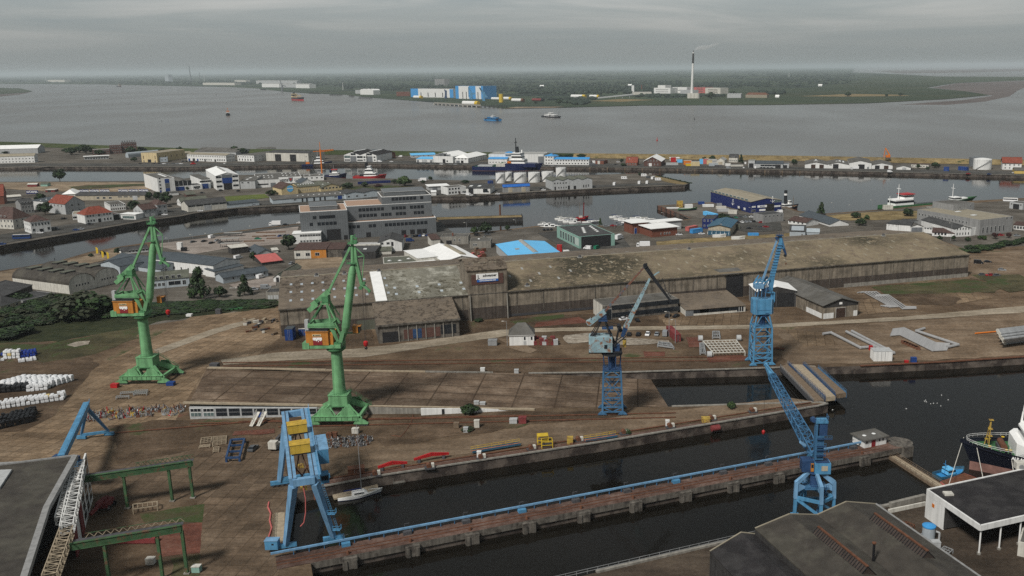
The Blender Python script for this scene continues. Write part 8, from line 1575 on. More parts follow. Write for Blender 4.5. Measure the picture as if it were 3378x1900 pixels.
ship('offshore_ship','large navy blue offshore ship with a tall white bridge moored before the blue roofed factory','ship','F4',(48,392),(815,398),17,5.0,'snv','antifoul','dgn',(('box','forecastle',.50,.97,.9,4.5,8.5,'snv',2),('box','superstructure',.56,.80,.85,8.5,13,W8,1,1),('box','deckhouse',.60,.76,.75,13,17,W8,1,1),('box','bridge',.60,.75,.95,17,20.5,W8,1.4,1),('mast','mast',.65,20,37,.7,'cbk'),('box','funnel',.645,.69,.3,20,27,'cbk',.6),('cyl','radome',.74,0,20,23.5,.9,W8),('box','rescue_boat',.54,.6,1.0,9,11,'orange',.6),('bar','deck_crane',.30,6,.46,9,.7,'dgn'),('box','deck_cargo',.08,.3,.6,4.4,6.0,'lgy'),('box','winch_house',.36,.5,.7,4.4,8,'ofw',.5)),sheer=4)
ship('tugboat','blue tug with a white deckhouse and red topped bridge beside the yellow tower crane','tug','F3',(256,488),(500,482),10.5,3.4,'snv','ship_red','deck_brown',(('box','deckhouse',.22,.72,.7,2.8,6.0,W8,1,1),('box','bridge',.36,.60,.5,6,9,W8,.5,1),('box','bridge_roof',.33,.62,.56,9,9.6,'red'),('mast','mast',.44,9.6,15,.25,'steel'),('box','funnel',.26,.33,.7,6,9,'snv')),sheer=2.2)
ship('tugboat','white tug with a red hull and tall black mast moored at the island','tug','F3',(592,492),(958,488),11,3.0,'ship_red','ship_red','deck_brown',(('box','deckhouse',.34,.76,.72,2.6,6.2,W8,1.6,1),('box','deckhouse',.38,.64,.6,6.2,10.5,W8,1.2,1),('box','bridge',.42,.58,.56,10.5,13.6,W8,.6,1),('mast','mast',.45,13.6,27,.5,'cbk'),('box','funnel',.40,.45,.6,11,17,'cbk'),('box','towing_winch',.2,.33,.5,2.4,4.4,'cbk')),sheer=2.0)
ship('patrol_ship','dark blue patrol ship with a white superstructure moored behind the yellow tower crane','ship','F2',(1752,352),(2092,340),9,3.2,'snv','sbk','lgy',(('box','superstructure',.42,.78,.8,3,7,W8,1.4,1),('box','bridge',.5,.68,.7,7,11,W8,1,1),('mast','mast',.56,11,22,.4,'steel'),('box','rescue_boat',.14,.28,.6,3,5,'orange',.6),('bar','deck_crane',.32,3,.42,10,.5,'steel')),sheer=2.6)
ship('rescue_boat','bright red boat with a red cabin moored on the outer quay','boat','F2',(398,362),(600,352),6,2.0,'red','rdl','rdl',(('box','cabin',.26,.66,.7,1.6,4.4,'red',1.2,1),('box','bridge',.36,.56,.5,4.4,6.4,'red',.7,1),('mast','mast',.44,6.4,10,.12,'steel')),sheer=1)
ship('fishing_boat','white work boat lying at the outer quay behind the tall white hall','boat','F2',(780,352),(900,346),5,1.5,W8,'sbk','deck_brown',(('box','cabin',.5,.72,.6,1.2,3.6,W8,.4,1),))
ship('dredger','long green and white dredger with a white bridge at the far quay','ship','F6',(1022,790),(2010,706),12,2.4,'dgn','sbk','dgn',(('box','bridge_house',.10,.30,.8,1.6,7,W8,1,1),('box','bridge',.20,.30,.7,7,10.4,W8,.6,1),('box','bridge_roof',.19,.31,.76,10.4,11,'red'),('mast','mast',.17,7,19,.35,W8),('mast','mast',.08,2,10,.3,W8),('box','hopper_deck',.34,.74,.74,1.6,3.2,'zinc'),('box','fore_house',.76,.84,.6,2,5,W8,.6,1),('mast','mast',.77,4,16,.3,W8),('box','windlass',.86,.92,.4,2.4,4,W8)),sheer=1.6)
ship('steam_tug','black and white steam tug with a tall black funnel behind the navy blue hall','tug','F5',(1805,868),(2050,842),8,2.4,'sbk','ship_red','deck_brown',(('box','deckhouse',.3,.66,.55,2,5,W8,.6,1),('cyl','funnel',.42,0,4,16,1.3,'cbk'),('cyl','funnel_band',.42,0,12,13.4,1.34,W8),('box','bridge',.52,.64,.5,5,7.6,W8,.4,1),('mast','mast',.8,2,11,.18,'timber')),sheer=1.6)
ship('cargo_ship','black and red bulk carrier with cream cranes steaming on the river','ship','B',(318,424),(545,440),22,12,'sbk','ship_red','rdl',(('box','bridge_house',.02,.16,.9,11,26,'cream',2,1),('box','funnel',.03,.08,.3,25,31,'sbk'),('mast','deck_crane',.36,11,24,1.2,'cream'),('bar','crane_jib',.36,22,.46,17,1.0,'cream'),('mast','deck_crane',.56,11,24,1.2,'cream'),('bar','crane_jib',.56,22,.66,17,1.0,'cream'),('mast','deck_crane',.74,11,23,1.2,'cream'),('mast','foremast',.94,12,22,.5,'steel')),zb=6,L_=128,bul=1.2,sheer=3)
ship('pilot_boat','small pilot boat with an orange topped cabin and black hull on the river','boat','A',(2300,572),(2288,590),11,4.0,'sbk','sbk','lgy',(('box','cabin',.3,.75,.8,3.4,9,W8,1,1),('box','bridge',.4,.65,.7,9,12,'orange',.8,1),('mast','mast',.5,12,21,.4,'orange')),L_=26,sheer=2)
ship('ferry','blue and white car ferry crossing the river, the nearer of two','ferry','B',(2300,632),(2465,640),12,3.4,'deck_blue','snv','lgy',(('box','car_deck',.1,.9,.9,2.6,5.6,'snv',2,1),('box','saloon',.22,.8,.7,5.6,8.4,'deck_blue',1,1),('box','bridge',.44,.6,.6,8.4,11.2,W8,.6,1),('mast','mast',.5,11,15,.2,W8)),stern=.5)
ship('ferry','white and black car ferry crossing the river, the farther of two','ferry','C',(300,778),(482,788),13,3.0,'sbk','sbk','lgy',(('box','saloon',.22,.5,.9,2.4,7,W8,.8,1),('box','saloon',.58,.78,.9,2.4,6.6,W8,.8,1),('box','bridge',.42,.6,.7,7,11,W8,.6,1),('mast','mast',.93,3,15,.3,'sdk')),stern=.4)
ship('freighter','distant grey freighter low on the far river','ship','A',(1165,292),(1236,294),18,8,'sbk','ship_red','rdl',(('box','bridge_house',.55,.8,.9,8,24,'beige',2,1),('mast','mast',.3,8,26,1,'steel')),L_=120)
def big_tug():
 p=g('H5',1395,432,6.5);rz=R(170);Ln=62.0;c=p-Vc((math.cos(rz),math.sin(rz),0))*(Ln*.54)
 r=thg('ocean_tug','large dark ocean tug with green foredeck and white bridge at the right edge','tug',Vc((c.x,c.y,WTR)),rz);b=MQ();hull(b,Ln,17,6.6,'sbk','antifoul','dgn',2.6,1.0,.36,2.6);b.bd('hull',r)
 for nm,x0,x1,w_,z0,z1,tp,win in(('superstructure',-8,20,7.4,6,10.4,.8,0),('deckhouse',-8,17.8,6.6,10.4,13.2,.8,1),('bridge',-4,16,7.6,13.2,16.2,1.5,1)):
  b=MQ();b.psm([(x0,-w_,z0),(x1-2,-w_,z0),(x1,-w_*.6,z0),(x1,w_*.6,z0),(x1-2,w_,z0),(x0,w_,z0)],(0,0,z1-z0),W8);o=b.bd(nm,r)
  if win:b=MQ();w2=w_+.05;b.psm([(x0+.2,-w2,z0+1.2),(x1-2,-w2,z0+1.2),(x1+.05,-w2*.6,z0+1.2),(x1+.05,w2*.6,z0+1.2),(x1-2,w2,z0+1.2),(x0+.2,w2,z0+1.2)],(0,0,.95),'glass');b.bd('window_band',o)
 b=MQ();b.box(-2,14,-6.5,6.5,16.2,16.5,W8);rail(b,[(14,-6.4,16.5),(14,6.4,16.5)],1,'steel');b.bd('bridge_roof',r)
 MQ().box(3,7.2,-1.8,1.8,16.5,22.5,'sbk').box(4,7.25,-1.4,1.4,18,20.6,W8).cyl((5,0,22.5),(5,0,25),1.0,n=12,m='rust').bd('funnel',r)
 MQ().lth((5,0,24.4),[(.6,0),(1.3,.6),(1.4,1.4),(.9,2.2),(.1,2.5)],14,W8).bd('radome',r);MQ().cyl((9.5,-3.8,16.4),(9.5,-3.8,18.2),.3,n=8,m=W8).lth((9.5,-3.8,18),[(.5,0),(1.2,.6),(1.2,1.4),(.7,2.1),(.1,2.3)],14,W8).bd('radome',r)
 MQ().cyl((16.5,-6,14),(15,-5.5,31),.16,.06,6,W8).cyl((16.5,-6,12),(16.3,-5.9,16),.4,.25,8,W8).bd('aerial_mast',r)
 b=MQ();b.bar((26.5,.9,7.9),(26.2,0,15.5),.22,.22,'yru');b.bar((26.5,-.9,7.9),(26.2,0,15.5),.22,.22,'yru');b.bar((27.5,0,7.9),(26.2,0,15.5),.22,.22,'yru');[b.box(25.6,26.8,-.6,.6,z,z+.12,'yru')for z in(10.5,12.6,15.3)];b.bd('foremast',r)
 MQ().box(21.5,24,-2.2,2.2,7,8.0,'sdk').cyl((22.7,-2.6,8.3),(22.7,2.6,8.3),.9,n=14,m='rust').bd('windlass',r)
 for x,y in((25.5,-3),(26.4,-2.8),(21.6,4.8),(22.6,4.6),(26.6,2.6),(21.4,-5)):MQ().cyl((x,y,7),(x,y,8.4),.35,n=10,m='sbk').cyl((x,y,8.4),(x,y,8.55),.45,n=10,m='yellow').bd('bollard',r)
 b=MQ();pts=[(31*1.045-(abs(y)/8.5)**2.2*19,y,8.9-(abs(y)/8.5)**1.5*1.2)for y in[-8.2+i*.82 for i in rg_(21)]];rail(b,pts,1.0,'white',1.6,.08);b.bd('railing',r)
 sgn=-1 if True else 1
 def on_hull(x):t=(x+Ln/2)/Ln;f=max(.015,1-((t-.64)/.36)**2.2)if t>.64 else 1;return 8.5*f
 for s,x,z,size,m in(('alp',14,4.0,5.0,'orange'),('ALP ACE',19.5,6.7,1.1,'white')):
  y0,y1=on_hull(x-1.5),on_hull(x+1.5);a_=math.atan2(y1-y0,3.0)
  for sd in(1,):o=text(r,s,size,m,(x,on_hull(x)+.18,z),rz=math.pi+a_,bold=.06);o.rotation_euler.x=math.pi/2-.16
 for hx,hy,tx,ty in((1403,430,1292,782),(1492,470,1545,732),(1742,500,1768,682)):
  q=g('H5',hx,hy,5.2);e=g('H5',tx,ty,1.2);b=MQ();b.bar(ZZ(0),e-q,.16,.16,'ofw');tag(b.bd('mooring_rope',loc=q),'pale mooring rope from the ocean tug bow, number %s counted from the left'%('one','two','three')[(1292,1545,1768).index(tx)],'rope')
big_tug()
def yacht(t,x,y,L_,ang,label,mast=True,m=W8,cab=W8,group='boats in the marina',mh=None):
 p=g(t,x,y,WTR);r=thg('sailing_boat' if mast else 'motor_boat',label,'boat',p,R(ang),group);b=MQ();hull(b,L_,L_*.30,.9,m,'snv' if random.random()<.5 else m,'ofw',.5,.15,.55,.2,.7);b.bd('hull',r)
 b=MQ();b.psm([(-L_*.18,-L_*.09,.8),(L_*.2,-L_*.09,.9),(L_*.12,-L_*.08,1.5 if mast else 2.4),(-L_*.15,-L_*.08,1.5 if mast else 2.5)],(0,L_*.18,0),cab);o=b.bd('cabin',r);MQ().box(-L_*.12,L_*.1,-L_*.095,L_*.095,1.1,1.4 if mast else 2.0,'glass').bd('window_band',o)
 if mast:h=mh or L_*1.25;MQ().cyl((L_*.06,0,.9),(L_*.06,0,h),.11,.07,6,'steel').bar((L_*.06,0,2.2),(-L_*.35,0,2.2),.22,.3,'navy' if random.random()<.6 else 'ofw').bar((L_*.06,0,h),(L_*.5,0,1.2),.04,.04,'wire').bar((L_*.06,0,h),(-L_*.48,0,1.2),.04,.04,'wire').bar((L_*.06,-.9,h*.6),(L_*.06,.9,h*.6),.06,.06,'steel').bd('mast',r)
yacht('H2',1248,888,11.5,22,'white sailing yacht with navy boom cover moored alone in the dock',mh=21,group='dock boats')
P=[g('H2',x,y,WTR+.5)for x,y in((1060,890),(1375,815),(1385,850),(1070,915))];b=MQ();b.psm([p-P[0]for p in P],(0,0,.5),'tpl');tag(b.bd('pontoon',loc=P[0]),'pale plank pontoon alongside the lone sailing yacht','pontoon')
for t,x,y,L_,an,lb,ms in(('F4',870,1030,10,20,'sailing boat with a dark mast by the marina bank',1),('F4',895,1060,11,8,'white motor yacht nearest the three black cars',0),('F4',965,1060,12,5,'white motor yacht second from the bank',0),('F4',1010,1072,9,5,'white motor boat at the foot of the repair hall',0),('F4',1065,965,10,12,'white sailing boat at the left of the pontoon cluster',1),('F4',1110,985,11,10,'blue covered sailing boat in the pontoon cluster',1),('F4',1160,1000,10,8,'sailing boat in the middle of the pontoon cluster',1),('F4',1190,975,10,12,'sailing boat at the back of the pontoon cluster',1),('F4',1225,1010,9,8,'small motor boat in the pontoon cluster',0),('F4',1395,1005,11,10,'white sailing boat right of the red cutter',1),('F4',1440,1000,10,10,'blue trimmed sailing boat near the pointed tree',1),('F4',1700,945,10,6,'sailing boat at the far left of the eastern pontoon',1),('F4',1760,970,11,6,'white sailing boat in the middle of the eastern pontoon',1),('F4',1810,985,11,4,'dark hulled sailing boat on the eastern pontoon',1),('F4',1850,1008,11,4,'white sailing boat nearest the road on the eastern pontoon',0),('F4',1960,960,13,0,'tall masted blue covered sailing yacht behind the brick studio',1),('F4',2060,975,13,0,'white catamaran like yacht behind the brick studio',1)):yacht(t,x,y,L_,an,lb,ms)
ship('cutter','red hulled sailing cutter with brown furled sails in the marina','boat','F4',(1240,968),(1378,962),5,1.6,'ship_red','sbk','timber',(('mast','mast',.62,1,19,.22,'cbk'),('bar','furled_sail',.62,3,.66,13,.8,'rdl'),('mast','mast',.3,1,13,.16,'timber'),('box','cabin',.25,.5,.5,1,2.6,'ofw'),('bar','bowsprit',.95,2.4,1.12,3,.2,'timber')))
for t,x,y,L_,an,lb in(('F1',845,330,14,10,'white motor yacht ashore beside the red frames'),('F1',1050,300,15,10,'larger white motor yacht ashore before the pavilion'),('F1',545,150,12,5,'white boat laid up behind the shed, left'),('F1',665,165,13,5,'white boat laid up behind the shed, right'),('F2',1540,278,14,0,'white boat standing before the two dark gates')):yacht(t,x,y,L_,an,lb,False,group='boats ashore')
ZF=WTR+1.2
def fb(name,label,cat,t,a,b_,ty,d,**k):return B(name,label,cat,t,a,b_,ty=ty,d=d,z0=ZF,**k)
r=fb('assembly_hall','long white and blue industrial hall on the far shore','hall','B',(1632,398),(1985,404),312,60,wl_='white',rfm='rgy',wn_=(('f',4,.08,.7,2,5,18,'ddk','ddk'),))
W_,d_,h_=r['dims'];vol(r,-W_*.22,-.1,0,60,0,h_,wl_='rbl',rfm='rgy');MQ().box(W_*.9,W_,-.4,-.01,0,h_-1,'rbl').bd('blue_panel',r)
r=fb('assembly_hall','tall white and blue striped hall beside the blue cranes on the far shore','hall','B',(2008,412),(2285,418),284,70,wl_='rbl',rfm='rgy')
W_,d_,h_=r['dims']
for f0,f1 in((.12,.5),(.74,.93)):MQ().box(W_*f0,W_*f1,-.5,-.01,0,h_-.5,'white').bd('white_panel',r)
for f in(.27,.4,.82):MQ().box(W_*f-2,W_*f+2,-.8,-.51,0,h_*.55,'ddk').bd('gate',r)
fb('brick_hall','low red brick hall left of the blue and white hall','hall','B',(1412,388),(1546,386),344,30,wl_='brick',rfm='rgy')
fb('silo_block','grey concrete silo block standing above the far woods','building','B',(1798,280),(1895,282),214,40,wl_='gwl',rfm='rgy',wn_=tp_(('f',5,.1,.9,6+9*k,5,4)for k in rg_(3)))
fb('shed','white shed with a blue roof right of the tall striped hall','shed','B',(2292,382),(2375,384),350,25,wl_='white',rf_='gx',rh=5,rfm='roof_blue')
fb('tank_hall','cluster of white rounded tents on the far jetty','tent','B',(1048,372),(1180,374),330,40,rf_='barrel',ng=3,rh=7,wl_='white',rfm='rwh');fb('shed','grey white shed beside the rounded tents','shed','B',(998,362),(1046,364),326,30,wl_='lgy',rfm='rpl')
for i,(x0,x1,y,ty,c)in enu(((60,235,298,262,'white'),(240,400,300,268,'lgy'),(400,536,306,268,'white'),(0,410,262,234,'lgy'))):fb('factory_shed','white factory shed on the far left shore behind the bulk carrier, %s of the four'%ORD[i],'shed','B',(x0,y),(x1,y+2),ty,50,wl_=c,rf_='gx',rh=5,rfm='rpl')
fb('factory_shed','long white shed row left of the far shipyard sheds','shed','A',(2040,275),(2360,278),252,60,wl_='ofw',rfm='rpl');fb('factory_shed','white shed above the long white shed row','shed','A',(2360,246),(2470,248),226,50,wl_='ofw',rfm='rpl');fb('factory_shed','pale flat shed far away on the left shore','shed','A',(482,245),(650,246),224,80,wl_='ofw',rfm='rpl')
fb('tower_block','hazy grey tower block left of the tall dark stack','building','A',(1662,240),(1698,241),170,50,wl_='bgy',rfm='rgy')
fb('factory','white stepped factory block left of the tall chimney','factory','C',(1424,542),(1590,544),486,60,wl_='white',rfm='rpl',wn_=tp_(('f',1,.5,.5,6+9*k,70,2,'glass','glass')for k in rg_(2)))
r=[o for o in COL.objects if o.get('label')=='white stepped factory block left of the tall chimney'][0];W_,d_,h_=r['dims'];vol(r,W_*.2,W_*.65,5,50,h_,h_*.45,wl_='white',rfm='rpl')
fb('factory','white factory block directly behind the foot of the tall chimney','factory','C',(1610,540),(1755,542),480,50,wl_='white',rfm='rpl',wn_=(('f',1,.5,.5,12,50,2,'glass','glass'),));fb('factory','orange brown framed factory right of the tall chimney','factory','C',(1825,538),(1942,540),480,50,wl_='rpk',rfm='rgy',wn_=tp_(('f',1,.5,.5,5+8*k,40,2.5,'glass','ofw')for k in rg_(3)))
fb('factory','white banded factory at the right of the chimney works','factory','C',(1940,545),(2093,548),486,50,wl_='ofw',rfm='rpl',wn_=tp_(('f',1,.5,.5,6+9*k,56,3,'dbn','dbn')for k in rg_(2)));fb('factory','low white works at the end of the raised conveyor','factory','C',(1212,558),(1400,556),530,50,wl_='ofw',rfm='rpl');fb('factory','low pale works between the white blocks and the chimney','factory','C',(1690,545),(1800,548),508,40,wl_='lgy',rfm='rpl')
fb('tank_row','pale grey row of arched stores right of the works','store','C',(2160,588),(2300,588),556,30,rf_='barrel',ng=5,rh=5,wl_='lgy',rfm='lgy');fb('brick_stack','long stacked orange brown timber heap on the far meadow','heap','C',(2345,586),(2560,588),556,20,wl_='rtn',rf_='hip',rh=8,rfm='rust')
def fcyl(name,label,cat,t,x,y,yt,r0,r1,m,group=None,band=None):
 p=g(t,x,y,ZF);h=hz(t,(x,y),(x,yt),ZF)-ZF;o=thg(name,label,cat,p,0,group);MQ().cyl((0,0,0),(0,0,h),r0,r1,14,m).bd('shell',o)
 if band:b=MQ();f0,f1,bm=band;rr=lambda f:(r0+(r1-r0)*f)*1.04;b.cyl((0,0,h*f0),(0,0,h*f1),rr(f0),rr(f1),14,bm);b.bd('band',o)
 return o,h
ch,hh=fcyl('chimney','very tall white chimney with a dark top band on the far shore','chimney','C',1803,592,128,5.2,3.4,'white',None,(.76,.975,'dwl'));ch.rotation_euler=(0,R(1.6),0);MQ().cyl((0,0,hh),(0,0,hh+6),1.6,1.4,10,'sdk').bd('flue_tip',ch)
for i,x in enu((1786,1822,1858)):fcyl('storage_silo','squat pale silo at the chimney foot, %s from the left'%ORD[i],'silo','C',x,592,540,10,10,'ofw','silos at the chimney foot')
for i,x in enu((1208,1220)):fcyl('slim_silo','slim tall white silo, %s of two, at the far works'%('left','right')[i],'silo','C',x,528,462,4,4,'white','slim silos')
fcyl('smokestack','tall dark smokestack leaning slightly on the far left shore','chimney','A',1922,238,82,7,4,'zinc')[0].rotation_euler=(0,R(-2),0);fcyl('smokestack','shorter dark smokestack right of the tall dark one','chimney','A',2012,236,152,4,3,'zinc');fcyl('monopile','upright bright yellow steel pile on the far quay','pile','B',2465,450,366,8,8,'yellow');fcyl('brick_chimney','slim red brick chimney behind the far white works','chimney','C',1302,520,455,3,2,'brick')
for i,(t,x,y,yt)in enu((('B',875,326,252),('A',2058,244,160),('A',468,246,180),('E',213,200,150))):fcyl('light_mast','thin pale mast on the far shore, %s'%('by the green bank','right of the smokestacks','far at left','in the woods at right')[i],'mast',t,x,y,yt,1.8,1.2,'white')
def fcrane(label,t,x,y,pts,m):
 p=g(t,x,y,ZF);o=thg('harbour_crane',label,'crane',p,0,'far harbour cranes');c=lambda X,Y:vp(t,X,Y,p.y)-p;b=MQ()
 for a,e,w_ in pts:b.bar(c(*a),c(*e),w_,w_,m)
 b.bd('frame',o);q=c(x,y);b=MQ();[b.bar((s*5,k*4,0),(s*2.5,k*2,12),1.4,1.4,m)for s in(-1,1)for k in(-1,1)];b.bd('portal',o)
fcrane('blue slewing crane, left of two before the striped hall','B',2165,420,(((2165,420),(2165,350),7),((2165,350),(2135,295),4),((2135,295),(2140,400),3),((2150,370),(2200,360),6)),'cbl');fcrane('blue slewing crane, right of two before the striped hall','B',2290,435,(((2290,435),(2290,345),7),((2290,380),(2245,300),4),((2250,305),(2325,400),4),((2290,350),(2310,400),6)),'cbl');fcrane('dark blue crane before the white hall','B',1908,410,(((1908,410),(1908,330),7),((1908,360),(1895,320),4)),'cnv');fcrane('grey harbour crane behind the bulk carrier','B',262,340,(((262,340),(262,280),8),((262,285),(228,205),3.5),((262,275),(300,290),4)),'zinc')
def fpipe(label,t,a,e,r,m,tip=None):
 p,q=g(t,*a,ZF+r),g(t,*e,ZF+r);o=thg('tower_section',label,'tower section',p,0,'wind tower sections');MQ().cyl((0,0,0),q-p,r,n=14,m=m).bd('tube',o)
 if tip:MQ().cyl((q-p)*.82,(q-p)*1.005,r*1.03,n=14,m=tip).bd('painted_end',o)
for a in(('white and yellow tower section before the left blue panel','B',(1590,396),(1665,398),6,'white','yellow'),('white tower section with a yellow end on the far quay','B',(2085,456),(2235,460),7,'white','yellow'),('white tower section lying right of the blue cranes','B',(2372,412),(2470,414),5,'white',None),('white tower section with yellow end beside the yellow pile','B',(2480,410),(2565,412),6,'white','yellow'),('rust brown tower section at the shore','C',(0,610),(115,612),6,'white','rust'),('brown tower section at the shore track','C',(205,606),(315,608),5,'rdl','black'),('white tower section with yellow rings beside the conveyor','C',(598,572),(735,574),7,'white','yellow'),('shorter white tower section with yellow rings beside the conveyor','C',(782,572),(872,573),6,'white','yellow')):fpipe(*a)
p,q=g('C',860,588,ZF+2),g('C',1215,552,ZF+14);o=thg('conveyor','long inclined grey conveyor rising to the far works','conveyor',p);MQ().bar((0,0,0),q-p,6,5,'lgy').bd('gallery',o)
for k in rg_(5):c=(q-p)*(k+.5)/5;MQ().box(c.x-1,c.x+1,c.y-1,c.y+1,-4,c.z,'steel').bd('support',o)
P=[g('B',x,y,ZF+2.5)for x,y in((1790,462),(2262,490),(2262,478),(1790,452))];o=thg('far_quay','concrete loading quay with dark gaps before the far halls','quay',P[0]);MQ().psm([p-P[0]for p in P],(0,0,1.5),'con').bd('deck',o)
for k in rg_(12):c=P[0].lerp(P[1],k/11)-P[0];MQ().cyl((c.x,c.y+1,-6),(c.x,c.y+1,0),2,n=8,m='ofw').bd('pile',o)
for i,(x0,x1,y)in enu(((745,860,382),(942,980,394),(1040,1160,412),(540,640,362),(45,95,324),(2260,2520,505))):
 A_,E_=g('B',x0,y,WTR),g('B',x1,y+3,WTR);o=thg('timber_jetty','dark pile jetty standing in the river off the far shore, %s'%ORD[i],'jetty',A_,yaw(A_,E_),'far jetties');Lj=(E_-A_).length;MQ().box(0,Lj,-3,3,5,6.5,'dwl').bd('deck',o);b=MQ();n=max(3,int(Lj/14));[b.cyl((Lj*k/n,s*2.5,-1),(Lj*k/n,s*2.5,5),1.0,n=6,m='dwl')for k in rg_(n+1)for s in(-1,1)];b.bd('piles',o)
sm=bpy.data.materials.new('smoke');sm.use_nodes=True;nt=sm.node_tree;nt.nodes.remove(nt.nodes['Principled BSDF']);pv=nd(nt,'volume');SV(pv,'Color',(.95,.95,.95,1));SV(pv,'Density',.05);nt.links.new(pv.outputs[0],nt.nodes['Material Output'].inputs['Volume'])
o0=g('C',1803,592,ZF);pts=[vp('C',x,y,o0.y)for x,y in((1826,108),(1850,92),(1885,80),(1930,82),(1975,70),(2015,55),(2050,42),(2080,40))];rr=(2,6,9,8,6.5,6,5,2);b=MQ();rnd=random.Random(5);vs=[];n=12
for i,(p,r_)in enu(zip(pts,rr)):vs+=[(p.x-o0.x,r_*math.cos(6.283*k/n)*rnd.uniform(.8,1.2),min(p.z+r_*math.sin(6.283*k/n)*rnd.uniform(.7,1.3),212))for k in rg_(n)]
b.add(vs,[(i*n+k,i*n+(k+1)%n,(i+1)*n+(k+1)%n,(i+1)*n+k)for i in rg_(7)for k in rg_(n)]+[tp_(rg_(n)),tp_(rg_(7*n,8*n))],sm);st_(b.bd('smoke_plume',loc=o0),'stuff')
rnd=random.Random(11);V=[];Fc=[];MI=[]
def blob(p,r_,h):
 o=len(V);n=7
 for z,k in((0,.85),(.45,1.0),(.8,.62)):
  for i in rg_(n):a=6.283*(i+.5*k)/n;q=r_*k*rnd.uniform(.75,1.2);V.append((p.x+q*math.cos(a),p.y+q*math.sin(a),p.z+h*z*rnd.uniform(.85,1.12)))
 V.append((p.x,p.y,p.z+h));mi=rnd.choice((0,0,1,2))
 for j in rg_(2):
  for i in rg_(n):Fc.append((o+j*n+i,o+j*n+(i+1)%n,o+(j+1)*n+(i+1)%n,o+(j+1)*n+i));MI.append(mi)
 for i in rg_(n):Fc.append((o+2*n+i,o+2*n+(i+1)%n,o+3*n));MI.append(mi)
def belt(n,x0,x1,y0,y1,h=15,cl=1,sl=.0):
 for i in rg_(n):
  x=rnd.uniform(x0,x1);y=rnd.uniform(y0,y1)+sl*(x-x0)
  for k in rg_(cl):blob(g('D',x+rnd.uniform(-4,4)*(k>0),y,ZF-1),rnd.uniform(7,16)*(1+.0),h*rnd.uniform(.6,1.15))
for a in((420,0,575,192,207,14,2,.012),(300,575,900,188,214,14,2,.012),(260,864,1144,212,226,15,1,.015),(160,1144,1290,205,235,15),(260,1289,1589,207,237,16),(60,1400,1520,222,238,18),(140,1589,1714,206,228,17),(60,1600,1680,222,234,15),(130,1751,1935,208,219,15),(260,1932,2140,186,212,16),(60,1900,2020,214,217,12),(200,900,1290,186,206,14),(40,1420,1480,255,264,12),(50,1600,1820,240,246,11),(26,1910,1970,232,238,16),(40,1340,1500,248,252,10)):belt(*a)
for k in rg_(520):
 x=rnd.uniform(-150,2250);d=rnd.random()**1.6*(26 if x>600 else 16)+2.2;y0=187.2-.0096*x+d
 if x>2140 and d>6:continue
 w_=rnd.randint(2,9);s=rnd.uniform(6,30)/w_
 for i in rg_(w_):p=g('D',x+i*s,y0+rnd.uniform(-.25,.25),ZF-1);blob(p,rnd.uniform(9,18)*(1+p.y/9000),rnd.uniform(9,16))
me=bpy.data.meshes.new('far_woods');me.from_pydata(V,[],Fc);D('far_leaf_b',(.030,.046,.030),var=.3,scale=.02);D('far_leaf_c',(.016,.028,.022),var=.3,scale=.02);[me.materials.append(M[m])for m in('far_leaf','far_leaf_b','far_leaf_c')];me.polygons.foreach_set('material_index',MI);st_(link('far_woods',me),'stuff')
for t,x,y,yt,lb in(('C',2215,566,508,'dark clump of trees before the arched stores'),('E',805,392,334,'dark tree clump beside the pale field on the headland'),('E',1190,392,360,'small dark tree, left of two on the headland'),('E',1335,388,344,'small dark tree, right of two on the headland'),('C',2000,596,515,'big dark tree clump at the right of the chimney foot'),('C',470,650,590,'dark tree clump at the far sandy shore'),('C',235,648,612,'low dark trees left of the far shore clump')):tre('tree',lb,t,x,y,yt,None,'bush','d',z0=ZF)
for i,(t,x,y,lb)in enu((('C',290,478,'white gabled farmhouse in the far woods'),('E',520,288,'white roofed farm shed on the right meadow'),('C',1175,470,'white gabled house above the far works'),('E',88,402,'small white hut on the headland'))):fb('farmhouse',lb,'house',t,(x-14,y),(x+24,y),y-10,14,rf_='gx',rh=6,wl_='white',rfm='rwh')
def buoy(label,t,x,y,yt,m,group='river buoys'):p=g(t,x,y,WTR);h=hz(t,(x,y),(x,yt),WTR)-WTR;o=thg('buoy',label,'buoy',p,0,group);MQ().lth((0,0,0),[(h*.22,-.3),(h*.26,h*.12),(h*.1,h*.4),(h*.05,h)],10,m).bd('float',o);MQ().lth((0,0,h*.8),[(.05,0),(h*.12,h*.1),(.05,h*.22)],8,m).bd('topmark',o)
for a in(('red river buoy nearest the outer quay','F5',416,50,12,'red'),('dark river buoy right of the farther ferry','C',1832,806,782,'black'),('dark river buoy above the pilot boat','A',2177,378,366,'black'),('small dark river buoy at upper left','A',772,305,297,'black'),('small dark river buoy at middle left','A',1132,478,470,'black'),('dark river buoy left of the pilot boat, lower','A',1626,640,626,'black')):buoy(*a)
def cont(name,label,t,a,e,d,h,m,rfm=None,group=None,cat='container'):
 A_,E_=g(t,*a),g(t,*e);W_=(E_-A_).length;o=thg(name,label,cat,A_,yaw(A_,E_),group);b=MQ();b.box(0,W_,0,d,.1,h,m);n=int(W_/.6)
 for i in rg_(n):b.box(i*W_/n+.1,i*W_/n+.3,-.05,0,.2,h-.15,m)
 for k in rg_(int(d/.6)):b.box(W_,W_+.05,k*.6+.1,k*.6+.3,.2,h-.15,m);b.box(-.05,0,k*.6+.1,k*.6+.3,.2,h-.15,m)
 b.bd('body',o);MQ().box(-.08,W_+.08,-.08,d+.08,h,h+.12,rfm or m).bd('lid',o);b=MQ();[b.box(W_*f,W_*f+.08,-.12,-.05,.2,h-.2,'steel')for f in(.4,.6)];b.bd('door_bar',o);return o
